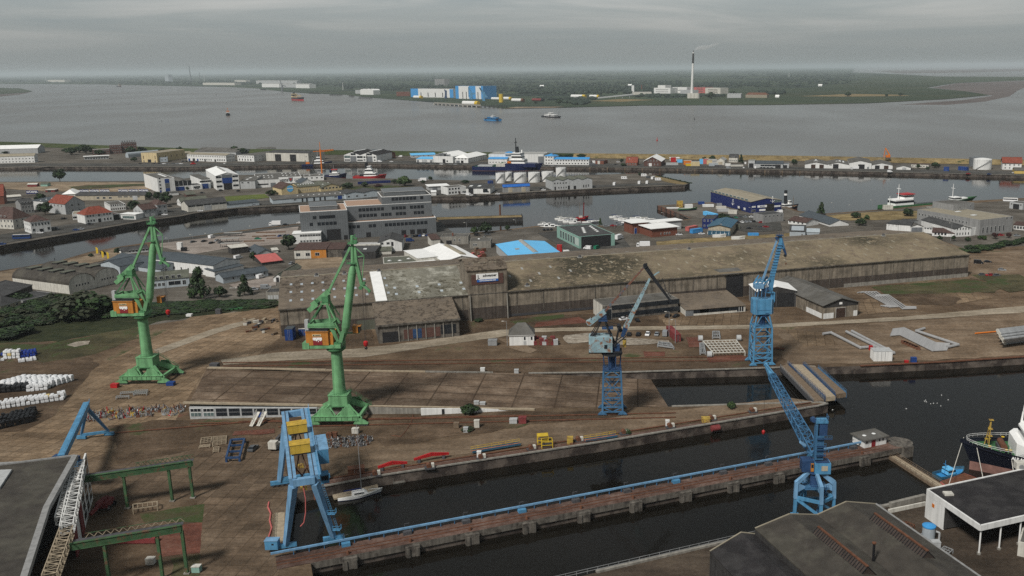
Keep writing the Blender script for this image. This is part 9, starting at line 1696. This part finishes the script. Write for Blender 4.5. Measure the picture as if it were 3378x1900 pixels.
for a in(('container','long faded red shipping container in the yard, end towards the quay','G4',(1140,1052),(1196,1048),14,3.0,'rdl'),('container','tall blue container with a rusty lid at the great warehouse corner','G2',(1030,1040),(1108,1038),5,5.0,'dbl','rsl'),('container','blue container under a pale canopy beside the machinery house','G2',(1165,990),(1248,990),3,3,'dbl','ofw'),('container','white open topped box near the quay edge at right','G5',(1270,1088),(1430,1086),5,4.0,'white','lgy'),('container','bright blue shipping container in the boat yard','F5',(830,1135),(948,1118),3,2.8,'rbl'),('container','red shipping container behind the blue one','F5',(785,1108),(890,1085),3,2.8,'rpk'),('container','turquoise container beside the long green hedge','F5',(950,915),(1085,950),3,2.8,'rcy'),('container','blue open skip on the dry grass strip','F5',(1478,1160),(1600,1160),3,1.6,'rbl'),('container','white site cabin with windows beside the navy hall','F5',(1245,905),(1345,910),3,3,'ofw'),('container','red drum like container on the street by the cyan hall','F4',(1015,1345),(1072,1345),3,4,'red'),('container','white flat box beside the cyan hall corner','F4',(1098,1370),(1160,1366),3,1.8,'white'),('container','cream site container at the dredger stern','F6',(1045,802),(1145,800),3,3.4,'ofw'),('container','long navy fence container row on the island','F3',(640,560),(1020,540),2,2.4,'navy'),('container','blue skip in front of the low white cottage','F6',(1698,380),(1755,382),4,4.4,'dbl'),('container','pair of blue skips left of the large white tank','F6',(1855,370),(1950,378),4,4,'dbl'),('container','brown rusty open tank on the quay behind the gantry','H2',(1170,742),(1285,728),2.4,1.6,'rust'),('container','blue shed box beside the thicket workshop','F4',(232,570),(275,566),4,4,'dbl')):cont(*a)
def bt_(name,label,cat,t,x,y,wd,dp,h,m,m2=None,group=None,rz=.0,z0=.0):
 p=g(t,x,y,z0);o=thg(name,label,cat,p,R(rz),group);MQ().box(-wd/2,wd/2,-dp/2,dp/2,.12,h,m).bd('body',o);MQ().box(-wd/2-.06,wd/2+.06,-dp/2-.06,dp/2+.06,h,h+.1,m2 or m).bd('lid',o);MQ().box(-wd*.4,wd*.4,-dp*.4,dp*.4,0,.12,'sdk').bd('base',o);return o
for t,x,y,wd,h,m,lb in(('H3',742,612,1.6,1.7,'timber','brownish switch cabinet with twin doors between the weeds'),('H3',832,655,1.4,1.6,'lgy','grey switch cabinet in front of the weeds'),('H3',938,608,1.6,2.4,'ofw','tall pale switch cabinet right of the weeds'),('H3',1287,566,2.4,1.4,'lgy','pale crate by the red crate near the crane rails'),('H3',1375,566,2.4,2.0,'rdl','dull red crate near the crane rails'),('H3',993,80,1.6,1.6,'white','white cabinet on the upper slipway edge, left'),('H3',1316,94,1.6,1.6,'lgy','grey cabinet on the upper slipway edge, right'),('H3',935,412,1.6,2.0,'lgy','grey cabinet behind the slipway bush'),('H3',993,412,1.8,1.6,'lgy','second grey cabinet right of the slipway bush'),('H3',1828,766,1.8,2.2,'yru','yellow steel crate on the quay edge'),('H3',960,905,1.2,2.2,'white','white notice cabinet beside a quay winch, left'),('H4',795,680,1.2,2.2,'white','white notice cabinet beside a quay winch, right'),('H4',1128,636,2.6,1.4,'yru','rusty yellow crate on the quay edge'),('H2',1040,478,1.6,1.6,'rust','brown crate left of two behind the anchors'),('H2',1075,474,1.6,1.6,'rust','brown crate right of two behind the anchors'),('H2',1222,445,2.0,1.6,'ofw','pale crate behind the anchors'),('H1',810,124,2.4,1.4,'red','red crate at the foot of the farther green crane'),('H1',1203,108,2.6,1.2,'dbl','blue crate at the foot of the farther green crane'),('G5',1243,988,1.4,1.8,'red','red box beside the long grey pipes'),('G5',1615,1096,2.0,2.0,'dbl','blue winch box on the right quay edge'),('G5',1553,1100,1.4,1.0,'red','red box on the right quay edge'),('G5',2485,912,2.6,2.4,'dbl','blue box before the stacked pipes'),('G3',1285,1080,3.6,2.2,'steel','grey machine standing before the white yard hut'),('F2',335,1318,3,4.4,'white','white cabinet tower on the square'),('F2',380,1338,3,2.4,'black','black crate beside the white cabinet tower'),('G2',368,770,2.4,2.2,'sdk','dark box at the edge of the shrubs'),('G2',76,795,2.4,1.0,'white','white tank lying at the edge of the shrubs'),('H5',1192,1245,2.0,1.8,'lgy','grey ventilator box behind the twin gabled workshop'),('G2',335,1372,3.0,4.2,'sdk','dark open booth at the top of the slipway')):bt_('cabinet',lb,'box',t,x,y,wd,wd*.8,h,m)
def pipe(label,t,pts,r,m='pipe_lagged',group='lagged pipes in the yard'):
 P=[g(t,x,y,r+.25)for x,y in pts];o=thg('pipe',label,'pipe',P[0],0,group);b=MQ();Q=[p-P[0]for p in P]
 b.tube(Q,r,10,m);[b.lth((q.x,q.y,q.z-r),[(r*.5,0),(r,r*.5),(r,r*1.5),(r*.5,r*2)],8,m)for q in Q[1:-1]];b.bd('tube',o);b=MQ();[b.box(q.x-.5,q.x+.5,q.y-.2,q.y+.2,-r-.25,-r+.02,'timber')for q in Q];b.bd('skid',o)
for k in rg_(8):pipe('lagged grey pipe in the big bundle with two bends, %s from the front'%ORD[k],'G5',((1415+k*3,860-k*7.5),(1500+k*5,853-k*8.2),(1780+k*4,992-k*9.5),(1905+k*4,986-k*7.5)),.38)
pipe('long bent pipe alone behind the big bundle','G5',((1712,798),(1640,820),(2005,940),(1905,962)),.6);pipe('long bent pipe farthest left on the quay yard','G5',((828,846),(900,836),(1155,966),(1282,956)),.6)
pipe('straight long pipe, left of two ending at the white box','G5',((1032,826),(1400,1008)),.6);pipe('straight long pipe, right of two ending at the white box','G5',((1080,822),(1446,1012),(1350,1026)),.6)
for k in rg_(5):pipe('pipe of the rear bundle beside the storage barn, %s from the left'%ORD[k],'G5',((1130+k*28,488-k*1),(1180+k*28,480),(1395+k*22,598+k*3),(1330+k*18,602+k*3)),.32)
for k in rg_(3):pipe('bent pipe right of the rear bundle, %s of three'%ORD[k],'G5',((1270+k*10,520-k*6),(1370+k*14,516-k*4),(1520+k*14,628-k*9),(1640,626-k*7)),.34)
n=0
for ly in rg_(4):
 for k in rg_(6-ly):
  n+=1;p=g('G5',2338+k*14+ly*5+(n*37%11),815+k*23+ly*10,.7+ly*1.3);o=thg('steel_pipe','grey steel pipe of the big stack at the right edge','pipe',p,yaw(g('G5',2340,880),g('G5',2576,850)),'stacked steel pipes');MQ().cyl((0,0,0),(34,0,0),.6,n=10,m='steel').cyl((-.1,0,0),(.4,0,0),.64,n=10,m='ofw').bd('tube',o)
pipe('orange red beam lying left of the stacked pipes','G5',((2150,842),(2330,826)),.3,'orange',None);pipe('rusty boom lying beside the bright blue crane','G5',((400,968),(495,978)),.4,'rust',None)
for r_ in rg_(2):
 for k in rg_(6):bt_('brick_pallet','rust brown brick pallet in the double row on the quay yard','pallet','G5',1535+k*24+r_*-10,930+k*10+r_*-9+4,1.7,1.5,.9,'rust',None,'brick pallets',-20)
def ft_(name,label,cat,pts,hts,m,w,nx,ny,t,group=None,legs=True):
 P=[g(t,x,y,hts)for x,y in pts];o=thg(name,label,cat,Vc((P[0].x,P[0].y,0)),0,group);T=[p-o.location for p in P];b=MQ()
 for i in rg_(nx+1):f=i/nx;b.bar(T[0].lerp(T[1],f),T[3].lerp(T[2],f),w if i in(0,nx)else w*.55,w,m)
 for j in rg_(ny+1):f=j/ny;b.bar(T[0].lerp(T[3],f),T[1].lerp(T[2],f),w if j in(0,ny)else w*.55,w,m)
 b.bd('grid',o)
 if legs:
  for q in T:MQ().bar(Vc((q.x,q.y,0)),q,w,w,m).bd('leg',o)
 return o
FR=ft_('hatch_frame','large white steel grid frame lying in the yard beside the bright blue crane','frame',((1520,1160),(1835,1150),(1745,1030),(1415,1040)),1.6,'ofw',.32,9,5,'G4')
for x,y in((1480,1205),(1390,1045),(1772,1040)):q=lp(FR,g('G4',x,y));MQ().cyl((q.x-.9,q.y,1.3),(q.x+.9,q.y,1.3),1.25,n=14,m='lgy').bd('roller',FR)
for i,pts in enu((((120,545),(195,537),(200,522),(128,530)),((130,515),(205,505),(210,470),(137,478)),((215,533),(310,515),(312,490),(218,505)),((218,498),(312,484),(315,462),(220,470)),((218,575),(258,570),(262,540),(225,542)))):ft_('pallet_frame','pale steel stillage frame on the dark ground, %s of five'%ORD[i],'frame',pts,.5,'tpl',.16,3,3,'H2','stillage frames')
ft_('transport_frame','dark blue wheeled transport frame on the slabs','frame',((312,620),(405,615),(440,485),(345,492)),1.3,'cnv',.55,1,3,'H2');ft_('trestle','pale trestle frame under the farther crane runway','frame',((935,980),(1105,955),(1105,925),(935,945)),1.4,'tpl',.2,5,1,'H1')
for i,pts in enu((((1512,1005),(1585,1005),(1575,945),(1515,945)),((1388,1160),(1440,1158),(1420,1060),(1385,1062)),((965,1085),(1125,1108),(1090,1062),(980,1050)))):ft_('steel_section','grey steel ladder section lying in the yard, %s'%('behind the white grid frame','left of the white grid frame','below the parked cars')[i],'steel section',pts,.7,'steel',.5,3,2,'G4','steel sections')
for i,(x,y)in enu(((860,188),(890,160),(985,165),(990,148))):ft_('gangway','grey aluminium gangway lying below the farther green crane, %s'%ORD[i],'gangway',((x-45,y+6),(x+45,y),(x+48,y-9),(x-40,y-4)),.8,'steel',.2,6,1,'H1','stored gangways')
for i,(x,y)in enu(((515,385),(565,383))):o=thg('mobile_stair','white mobile stair before the workshop bays, %s'%('left','right')[i],'stair',g('H2',x,y),0,'mobile stairs');MQ().bar((-.6,-2,.2),(.6,2.4,3.4),1.2,.2,'ofw').bd('flight',o);b=MQ();rail(b,[(-.6,-2,.3),(0,2.4,3.4)],1,'ofw',1);b.bd('railing',o)
for i,(a,e)in enu((((-10,990),(270,945)),((335,915),(668,858)))):A_,E_=g('H3',*a,1.2),g('H3',*e,1.2);o=thg('spreader_beam','bright red spreader beam on trestles beside the quay, %s of two'%('left','right')[i],'beam',A_,0,'red spreader beams');m_=(E_-A_)*.5+ZZ(.7);MQ().bar((0,0,0),m_,.5,.6,'red',h2=1.1).bar(m_,E_-A_,.5,1.1,'red',h2=.6).bd('beam',o);[MQ().box(q.x-.4,q.x+.4,q.y-.6,q.y+.6,-1.2,-.3,'sdk').bd('trestle',o)for q in((E_-A_)*.15,(E_-A_)*.85)]
for i,(a,e,lb)in enu((((892,845),(1355,768),'teal gangway with yellow railings lying left on the quay'),((1975,740),(2280,690),'teal gangway with yellow railings at the quay edge, farther right'))):
 A_,E_=g('H3',*a,.8),g('H3',*e,.8);o=thg('gangway',lb,'gangway',A_,0,'teal gangways');v_=E_-A_;nn=Vc((-v_.y,v_.x,0)).normalized()*1.3;MQ().bar((0,0,0),v_,.25,.6,'rte').bar(nn,v_+nn,.25,.6,'rte').bar(nn*.5,v_+nn*.5,1.1,.1,'rpk').bd('deck',o);b=MQ();rail(b,[nn,v_+nn],1.2,'yellow',2);rail(b,[ZZ(0),v_],1.0,'yru',2.6);b.bd('railing',o)
for i,(x,y,w_)in enu(((1567,755,3.2),(1608,803,3.2))):
 o=thg('steel_cage','yellow steel cage on the quay, %s of two'%('rear','front')[i],'cage',g('H3',x,y),R(8),'yellow cages');b=MQ();h=2.6
 for sx in(-1,1):
  for sy in(-1,1):b.bar((sx*w_/2,sy*1.2,0),(sx*w_/2,sy*1.2,h),.16,.16,'yellow')
 for z in(.15,1.3,h):[b.bar((-w_/2,sy*1.2,z),(w_/2,sy*1.2,z),.14,.14,'yellow')for sy in(-1,1)];[b.bar((sx*w_/2,-1.2,z),(sx*w_/2,1.2,z),.14,.14,'yellow')for sx in(-1,1)]
 b.bd('frame',o);MQ().box(-w_/2+.1,w_/2-.1,-1.1,1.1,h-.1 if i==0 else .2,h+.05 if i==0 else 1.2,'yellow' if i==0 else 'dwl').bd('panel',o)
def winch(t,x,y,lb):o=thg('quay_winch',lb,'winch',g(t,x,y),R(15),'winches on the dock quay');MQ().box(-1.6,1.2,-.9,.9,0,.5,'sdk').bd('base',o);MQ().cyl((-.4,-.8,1.0),(-.4,.8,1.0),.7,n=12,m='rust').bd('drum',o);MQ().box(.3,1.1,-.6,.6,.5,1.5,'ofw').bd('motor',o)
for i,(t,x,y)in enu((('H3',492,1000),('H3',985,912),('H3',1465,825),('H3',1918,745),('H4',425,745),('H4',1185,622),('H4',1540,555),('H4',825,690),('H2',1368,745))):winch(t,x,y,'small grey quay winch on the dock edge, %s'%('by the left red beam','beside the white notice cabinet','pale one below the yellow cages','beside the yellow crate','at the bright weed bush','beside a blue barrel','nearest the dock tip','right of the second notice cabinet','nearest the lone yacht')[i])
rnd=random.Random(9);AM=[]
for k in rg_(3):
 b=MQ();b.bar((0,0,0),(0,.6,1.3),.16,.16,'sdk');b.bar((-.7,0,.2),(.7,0,.2),.2,.3,'steel');b.bar((-.7,0,.2),(-.8,.3,.8),.2,.2,'steel');b.bar((.7,0,.2),(.8,.3,.8),.2,.2,'steel');b.box(-.4,.4,-.4,.4,0,.15+.3*k,'rust' if k==1 else 'sdk');AM.append(b.mesh('anchor_block'))
for i in rg_(44):o=link('pipe_support',AM[i%3],None,g('H2',1040+(i%15)*20+rnd.uniform(-6,6),498+(i//15)*24-(i%15)*1.2+rnd.uniform(-5,5)),rnd.uniform(0,6));o.scale=(1,1,rnd.uniform(.7,1.3));tag(o,'small grey steel pipe support in the rows beside the gantry','pipe support','pipe supports by the gantry')
for i in rg_(90):
 x=rnd.uniform(605,1300);o=link('scaffold_prop',AM[i%3],None,g('H1',x,350-(x-605)*.075+rnd.uniform(-42,14)),rnd.uniform(0,6));o.scale=(rnd.uniform(.8,1.9),1,rnd.uniform(.8,1.6));tag(o,'steel trestle in the cluttered heap left of the workshop bays','trestle','trestles in the heap')
 c=('red','sdk','steel','rust','sdk','yru','steel','sdk','rust')[i%9];o.material_slots[0].link='OBJECT';o.material_slots[0].material=M[c]
for i in rg_(34):x=rnd.uniform(615,965);bt_('concrete_sleeper','dark steel block in the store yard beside the great warehouse','block','G2',x,rnd.uniform(850,990)if i%2 else rnd.uniform(835,880),rnd.uniform(1,3),rnd.uniform(.6,1.2),rnd.uniform(.4,1.1),rnd.choice(('sdk','tpl','timber','ofw','rust')),None,'blocks in the store yard',rnd.uniform(0,90))
for i in rg_(16):bt_('steel_crate','dark red steel crate beside the white yard hut','crate','G3',1715+(i%8)*28,1080-(i//8)*22,1.8,1.6,1.5+(i%3)*.6,('rdl','rust','rdl','lgy')[i%4],None,'red crates beside the hut',rnd.uniform(-10,10))
for i in rg_(9):bt_('skip','low green trough along the edge of the shrubs','trough','G2',470+i*50,735-i*6,3.6,1.2,.7,'dgn',None,'green troughs by the shrubs',10)
for i in rg_(26):bt_('timber_stack','reddish timber stack behind the cyan roofed hall','timber stack','F4',rnd.uniform(20,170),rnd.uniform(1335,1425),2.4,1.4,rnd.uniform(.8,2.4),rnd.choice(('rust','rpk','timber')),None,'timber stacks',rnd.uniform(0,90))
cl=('rcy','yellow','red','orange','rpk','white','dbl','teal_wall','cream')
for i,(x,y,w_,h,m,lb)in enu(((590,335,14,3,'lgy','silver fairground trailer'),(605,300,6,6,'red','red fairground sign standing up'),(680,305,6,4,'rcy','pale blue fairground booth'),(770,330,9,5,'orange','orange fairground carriage'),(800,345,10,3,'yellow','yellow fairground platform'),(860,345,10,5,'cream','cream fairground wagon'),(940,320,6,6,'rcy','turquoise fairground booth'),(980,320,6,6,'rpk','pink fairground booth'),(1025,325,6,5,'cream','pale yellow fairground booth'),(1070,345,10,3.4,'bgy','blue grey covered boat on the yard'),(1130,352,8,2,'sdk','dark steel sledge on the yard'),(1240,345,6,3,'white','small white caravan'),(1345,350,14,2,'ofw','pale scaffolding on the yard'))):bt_('fairground_wagon',lb+' on the outer quay','wagon','F5',x,y,w_,4,h,m,'ofw' if i%2 else 'rpl')
for i,(x,y,w_,h,m,lb)in enu(((930,790,5,2,'dbl','blue crate'),(1010,820,9,1.8,'white','white tarpaulin covered boat'),(1160,845,8,2,'ofw','grey covered boat'),(1185,875,9,2,'lgy','pale covered boat'),(680,825,5,5,'yru','yellow excavator like machine'),(600,840,10,.6,'white','white sheet of sailcloth'),(1140,810,4,2,'steel','round grey vat'),(1310,1075,8,3,'rgn','grey green tarpaulin shelter'))):bt_('boat_yard_stock',lb+' in the boat yard','yard stock','F5',x,y,w_,4,h,m)
for t,x,y,L_,an,lb in(('F5',770,850,15,10,'green and white wooden boat standing ashore in the boat yard'),('F5',1140,1162,9,5,'slim white boat hull on the dry grass, left'),('F5',1360,1185,9,5,'slim white boat hull on the dry grass, right')):
 p=g(t,x,y,.9);o=thg('beached_boat',lb,'boat',p,R(an));b=MQ();hull(b,L_,L_*.28,1.1,'white' if L_<10 else 'dgn','white' if L_<10 else 'sbk','ofw',.5,.15,.5,.2,.6);b.bd('hull',o)
 if L_>10:MQ().box(-2,4,-1.4,1.4,1,4,'white').bd('cabin',o)
def lamp(t,x,y,yt,lb,group='street lamps'):
 p=g(t,x,y);h=hz(t,(x,y),(x,yt));o=thg('street_lamp',lb,'street lamp',p,0,group);MQ().cyl((0,0,0),(0,0,h),.14,.08,8,'steel').bar((0,0,h),(-1.2,0,h+.1),.1,.1,'steel').bd('pole',o);MQ().box(-2,-1.1,-.2,.2,h,h+.2,'ofw').bd('lamp_head',o)
for i,(t,x,y,yt)in enu((('G4',1078,995,750),('G4',1140,1065,830),('G3',1430,1088,845),('F5',495,985,890),('F5',1512,895,830),('F4',1686,1060,975),('F3',1910,1130,1005),('F4',536,1012,972),('F2',845,1135,1090),('F2',1172,1100,1045),('F2',480,1190,1145),('F2',200,1240,1185),('F2',655,1165,1130),('F6',492,795,725),('F6',920,760,695),('F6',685,795,748),('F6',1775,1140,945))):lamp(t,x,y,yt,'slim grey lamp post %s'%('left of the red container','right of the red container','beside the white yard hut','at the sheet piled marina wall','at the corner of the navy hall','on the marina road','at the overgrown inlet','beside the jetty inlet trees','above the bicycle shelters','left of the box lorry','at the left of the square edge','at the canal bend','by the white van on the square','behind the feathery poplar','left of the dredger','at the harbour edge flag','before the white gabled workshop')[i])
o=thg('tower_crane','slim yellow construction tower crane at the island waterside','crane',g('F2',1988,440));h=hz('F2',(1988,440),(1975,150));b=MQ();lt_(b,(0,0,0),(0,0,h),1.9,1.9,1.9,1.9,'yru',20,.35);b.box(-.6,.6,-.6,.6,0,h,'orange');b.bd('mast',o);b=MQ();lt_(b,(0,0,h-2),(13,5,h-1),1.4,1,1.4,1,'orange',8,.3);b.bar((0,0,h-2),(-7,-3,h-2),.8,.8,'orange');b.bd('jib',o);MQ().bar((0,0,h),(0,0,h+8),.5,.5,'orange').bd('apex',o)
o=thg('excavator','orange long armed excavator standing on the dry dike','excavator',g('F6',1090,240,5));MQ().box(-3,3,-1.6,1.6,0,1.2,'sdk').bd('tracks',o);MQ().box(-2.6,2.2,-1.5,1.5,1.2,4,'orange').bd('cab',o);b=MQ();h=hz('F6',(1090,240),(1078,125),5)-5;b.bar((2,0,3),(-3.5,0,h),1.2,1.6,'orange',w2=.8,h2=.9);b.bar((-3.5,0,h),(-5,0,1.5),.7,.9,'orange');b.bd('boom',o)
for i,(x,y)in enu(((960,185),(1016,225),(1068,235))):o=thg('flag','tall yellow feather flag, %s of three by the canal path'%ORD[i],'flag',g('G1',x,y),0,'yellow feather flags');MQ().cyl((0,0,0),(0,0,5),.06,n=6,m='steel').bd('pole',o);MQ().psm([(.05,0,.8),(1.3,0,1.2),(1.4,0,4.2),(.6,0,5),(.05,0,5)],(0,.05,0),'yellow').bd('banner',o)
for i,(x,y)in enu(((920,1290),(920,1232),(955,1165))):o=thg('bicycle_shelter','steel bicycle shelter on the square, %s'%('nearest the workshops','the middle one','nearest the canal')[i],'shelter',g('F2',x,y),R(6),'bicycle shelters');MQ().box(-6,6,-1.6,1.6,2.6,2.75,'rpl').bd('roof',o);[MQ().box(q-.1,q+.1,-1.4,-1.2,0,2.6,'sdk').bd('post',o)for q in(-5.8,-2,2,5.8)];b=MQ();[b.bar((-5+k*1.4,-.6,0),(-5+k*1.4,.6,.9),.12,.5,'sdk')for k in rg_(8)];b.bd('racks',o)
for i,(x,y,w_)in enu(((1390,1125,20),(1375,1165,8),(1440,1195,11),(1255,1172,9),(1195,1228,13))):bt_('planter','low rust edged planter on the square, %s'%ORD[i],'planter','F2',x,y,w_,1.6,.7,'timber','straw' if False else 'rust','planters on the square',5)
o=thg('vat','pale blue upright tank with a bright blue lid behind the workshop','tank',g('K4',345,1190));h=hz('K4',(345,1190),(348,1100));MQ().cyl((0,0,.3),(0,0,h),1.5,n=20,m='bgy').bd('shell',o);MQ().lth((0,0,h),[(1.6,0),(1.6,.3),(.8,.7),(.1,.8)],20,'rbl').bd('lid',o);MQ().tube([(1.5,-.6,h-1),(2.3,-.8,h-1.3),(2.3,-.8,.2)],.25,8,'lgy').bd('pipe',o)
P=[g('K4',x,y,WTR+1.1)for x,y in((430,785),(600,725),(760,790),(500,850))];o=thg('barge','rusty red brown flat barge moored behind the black canopy roof','barge',P[0]);MQ().psm([p-P[0]-ZZ(1.8)for p in P],(0,0,1.8),'rpk').bd('hull',o);MQ().psm([(p-P[0])*.94+Vc((.4,.1,.01))for p in P],(0,0,.05),'rust').bd('deck',o)
ship('work_boat','small blue work boat moored at the rusty barge','boat','K4',(405,765),(585,728),4.5,1.2,'rte','sbk','deck_blue',(('box','cabin',.3,.6,.6,1,2.6,'rcy',.4,1),('mast','mast',.3,1,5,.1,'rbl')))
for i,(a,e,m)in enu((((85,975),(330,915),'con'),((70,1010),(330,955),'ofw'))):A_,E_=g('K4',*a),g('K4',*e);o=thg('quay_wall','low %s wall along the bottom right quay'%('grey','pale')[i],'wall',A_,yaw(A_,E_));MQ().box(0,(E_-A_).length,0,1.0 if i==0 else .5,0,1.4-.4*i,m).bd('wall',o)
for i,(x,y)in enu(((200,1070),(470,1245),(150,1060),(330,1140))):ft_('bench_rack','rusty steel rack behind the twin gabled workshop, %s'%ORD[i],'rack',((x-40,y+20),(x+20,y+45),(x+50,y+20),(x-10,y-5)),.9,'rust' if i%2==0 else 'steel',.18,3,2,'K4','racks behind the workshop')
b=MQ();P=[g('H2',x,y,.15)for x,y in((612,930),(606,965),(625,1010),(618,1060),(632,1110),(604,1198))];b.tube([p-P[0]for p in P],.22,8,'rpk');tag(b.bd('fire_hose',loc=P[0]),'pink red hose lying on the slabs beside the gantry','hose');b=MQ();P=[g('H3',x,y,.12)for x,y in((328,490),(310,560),(260,640),(210,695),(120,685))];b.tube([p-P[0]for p in P],.14,6,'rust');tag(b.bd('cable',loc=P[0]),'brown cable curling over the dirt beside the slipway','cable')
o=thg('telehandler','dark red boom lift machine under the farther crane runway','machine',g('H1',742,970));MQ().box(-1.5,1.5,-2,2,.8,2.2,'rdl').bd('body',o);MQ().bar((0,1.6,2.4),(0,-7,1.6),.7,.7,'rdl').bd('boom',o);wheels(o,(-1.6,1.6),1.4,.7)
o=thg('mobile_crane','grey mobile crane parked behind the blue gantry leg','crane',g('H2',672,545),R(84));MQ().box(-3,6.5,-1.2,1.2,.7,1.8,'lgy').bd('chassis',o);MQ().box(-3.4,-1.4,-1.2,1.2,.8,3,'ofw').bd('cab',o);MQ().bar((0,0,2.6),(9,0,3),.8,.8,'sdk').bd('boom',o);wheels(o,(-2,1,4,5.6),1.1,.6)
o=thg('crane_beam','dark red beam lying under the nearer crane runway','beam',g('H1',955,1215));MQ().box(-5,5,-.8,.8,.2,1.4,'rdl').bd('beam',o);MQ().box(-4,4,-.5,.5,1.4,1.5,'sdk').bd('top_plate',o)
for i,(x,y)in enu(((1062,1365),(1385,1420))):bt_('cabinet','pale machine cabinet under the nearer crane runway, %s'%('left','right')[i],'box','H1',x,y,1.8,1.4,1.5,'ofw' if i==0 else 'teal_wall','ofw')
b=MQ();b.lth((0,0,0),[(.3,-1.6),(1.0,-1.4),(1.0,1.4),(.3,1.6)],14,'rdl');b.v=[(z,y,x)for x,y,z in b.v];tag(b.bd('fender_float',loc=g('H4',1212,690,-1.2),rz=R(20)),'dark red cylindrical fender hanging on the dock wall','fender')
gm=MQ();gm.lth((0,0,0),[(.05,-.3),(.16,0),(.05,.3)],6,'white');gm.add([(-.7,0,.1),(0,.12,.05),(0,-.12,.05),(.7,0,.1)],[(0,2,1),(3,1,2)],'lgy');GM=gm.mesh('gull')
for x,y in((1240,120),(1288,155),(1122,158),(1128,170),(1160,184),(1180,180),(1207,180),(1234,200),(980,220),(438,228),(1116,165)):tag(link('gull',GM,None,g('H5',x,y,WTR+.1),rnd.uniform(0,6)),'white gull resting on the harbour water','bird','gulls on the water');list(COL.objects)[-1].scale=(.9,)*3
def person(t,x,y,lb):
 me=bpy.data.meshes.new('person');V_=[(0,0,.95),(0,0,1.2),(0,0,1.42),(0,0,1.52),(0,-.02,1.66),(.1,0,.9),(.11,0,.5),(.12,.02,.08),(-.1,0,.9),(-.11,-.12,.5),(-.12,.1,.08),(.2,0,1.38),(.27,-.03,1.1),(.25,-.15,.88),(-.2,0,1.38),(-.27,.03,1.1),(-.25,-.08,.88),(.12,-.16,.04),(-.12,-.08,.04)]
 me.from_pydata(V_,[(0,1),(1,2),(2,3),(3,4),(0,5),(5,6),(6,7),(0,8),(8,9),(9,10),(2,11),(11,12),(12,13),(2,14),(14,15),(15,16),(7,17),(10,18)],[]);me.materials.append(M['cbk']);o=link('person',me,None,g(t,x,y),.6);o.modifiers.new('skin','SKIN');me.skin_vertices.new()if not me.skin_vertices else None
 for v,r_ in zip(me.skin_vertices[0].data,(.16,.15,.17,.06,.11,.1,.075,.05,.1,.075,.05,.08,.05,.035,.08,.05,.035,.04,.04)):v.radius=(r_,r_)
 me.skin_vertices[0].data[0].use_root=True;o.modifiers.new('sub','SUBSURF').render_levels=1;tag(o,lb,'person')
person('G1',546,243,'person in dark clothes walking on the sandy canal path')
def fence(t,pts,lb,h=1.2,m='steel'):
 P=[g(t,x,y)for x,y in pts];o=thg('railing',lb,'railing',P[0]);b=MQ();rail(b,[p-P[0]for p in P],h,m,2.5,.08);b.bd('rails',o)
fence('D',((1340,1475),(1830,1362),(2215,1279)),'thin steel railing along the bottom right dock edge');fence('G2',((480,525),(590,520),(600,500)),'low white picket railing around the pale yard',1,'white');fence('D',((820,1222),(953,1196.5),(1525,1109)),'thin railing along the red dock edge',.9,'rust');fence('D',((980,389),(1230,391),(1400,394)),'dark fence along the green dike',1.6,'sdk')
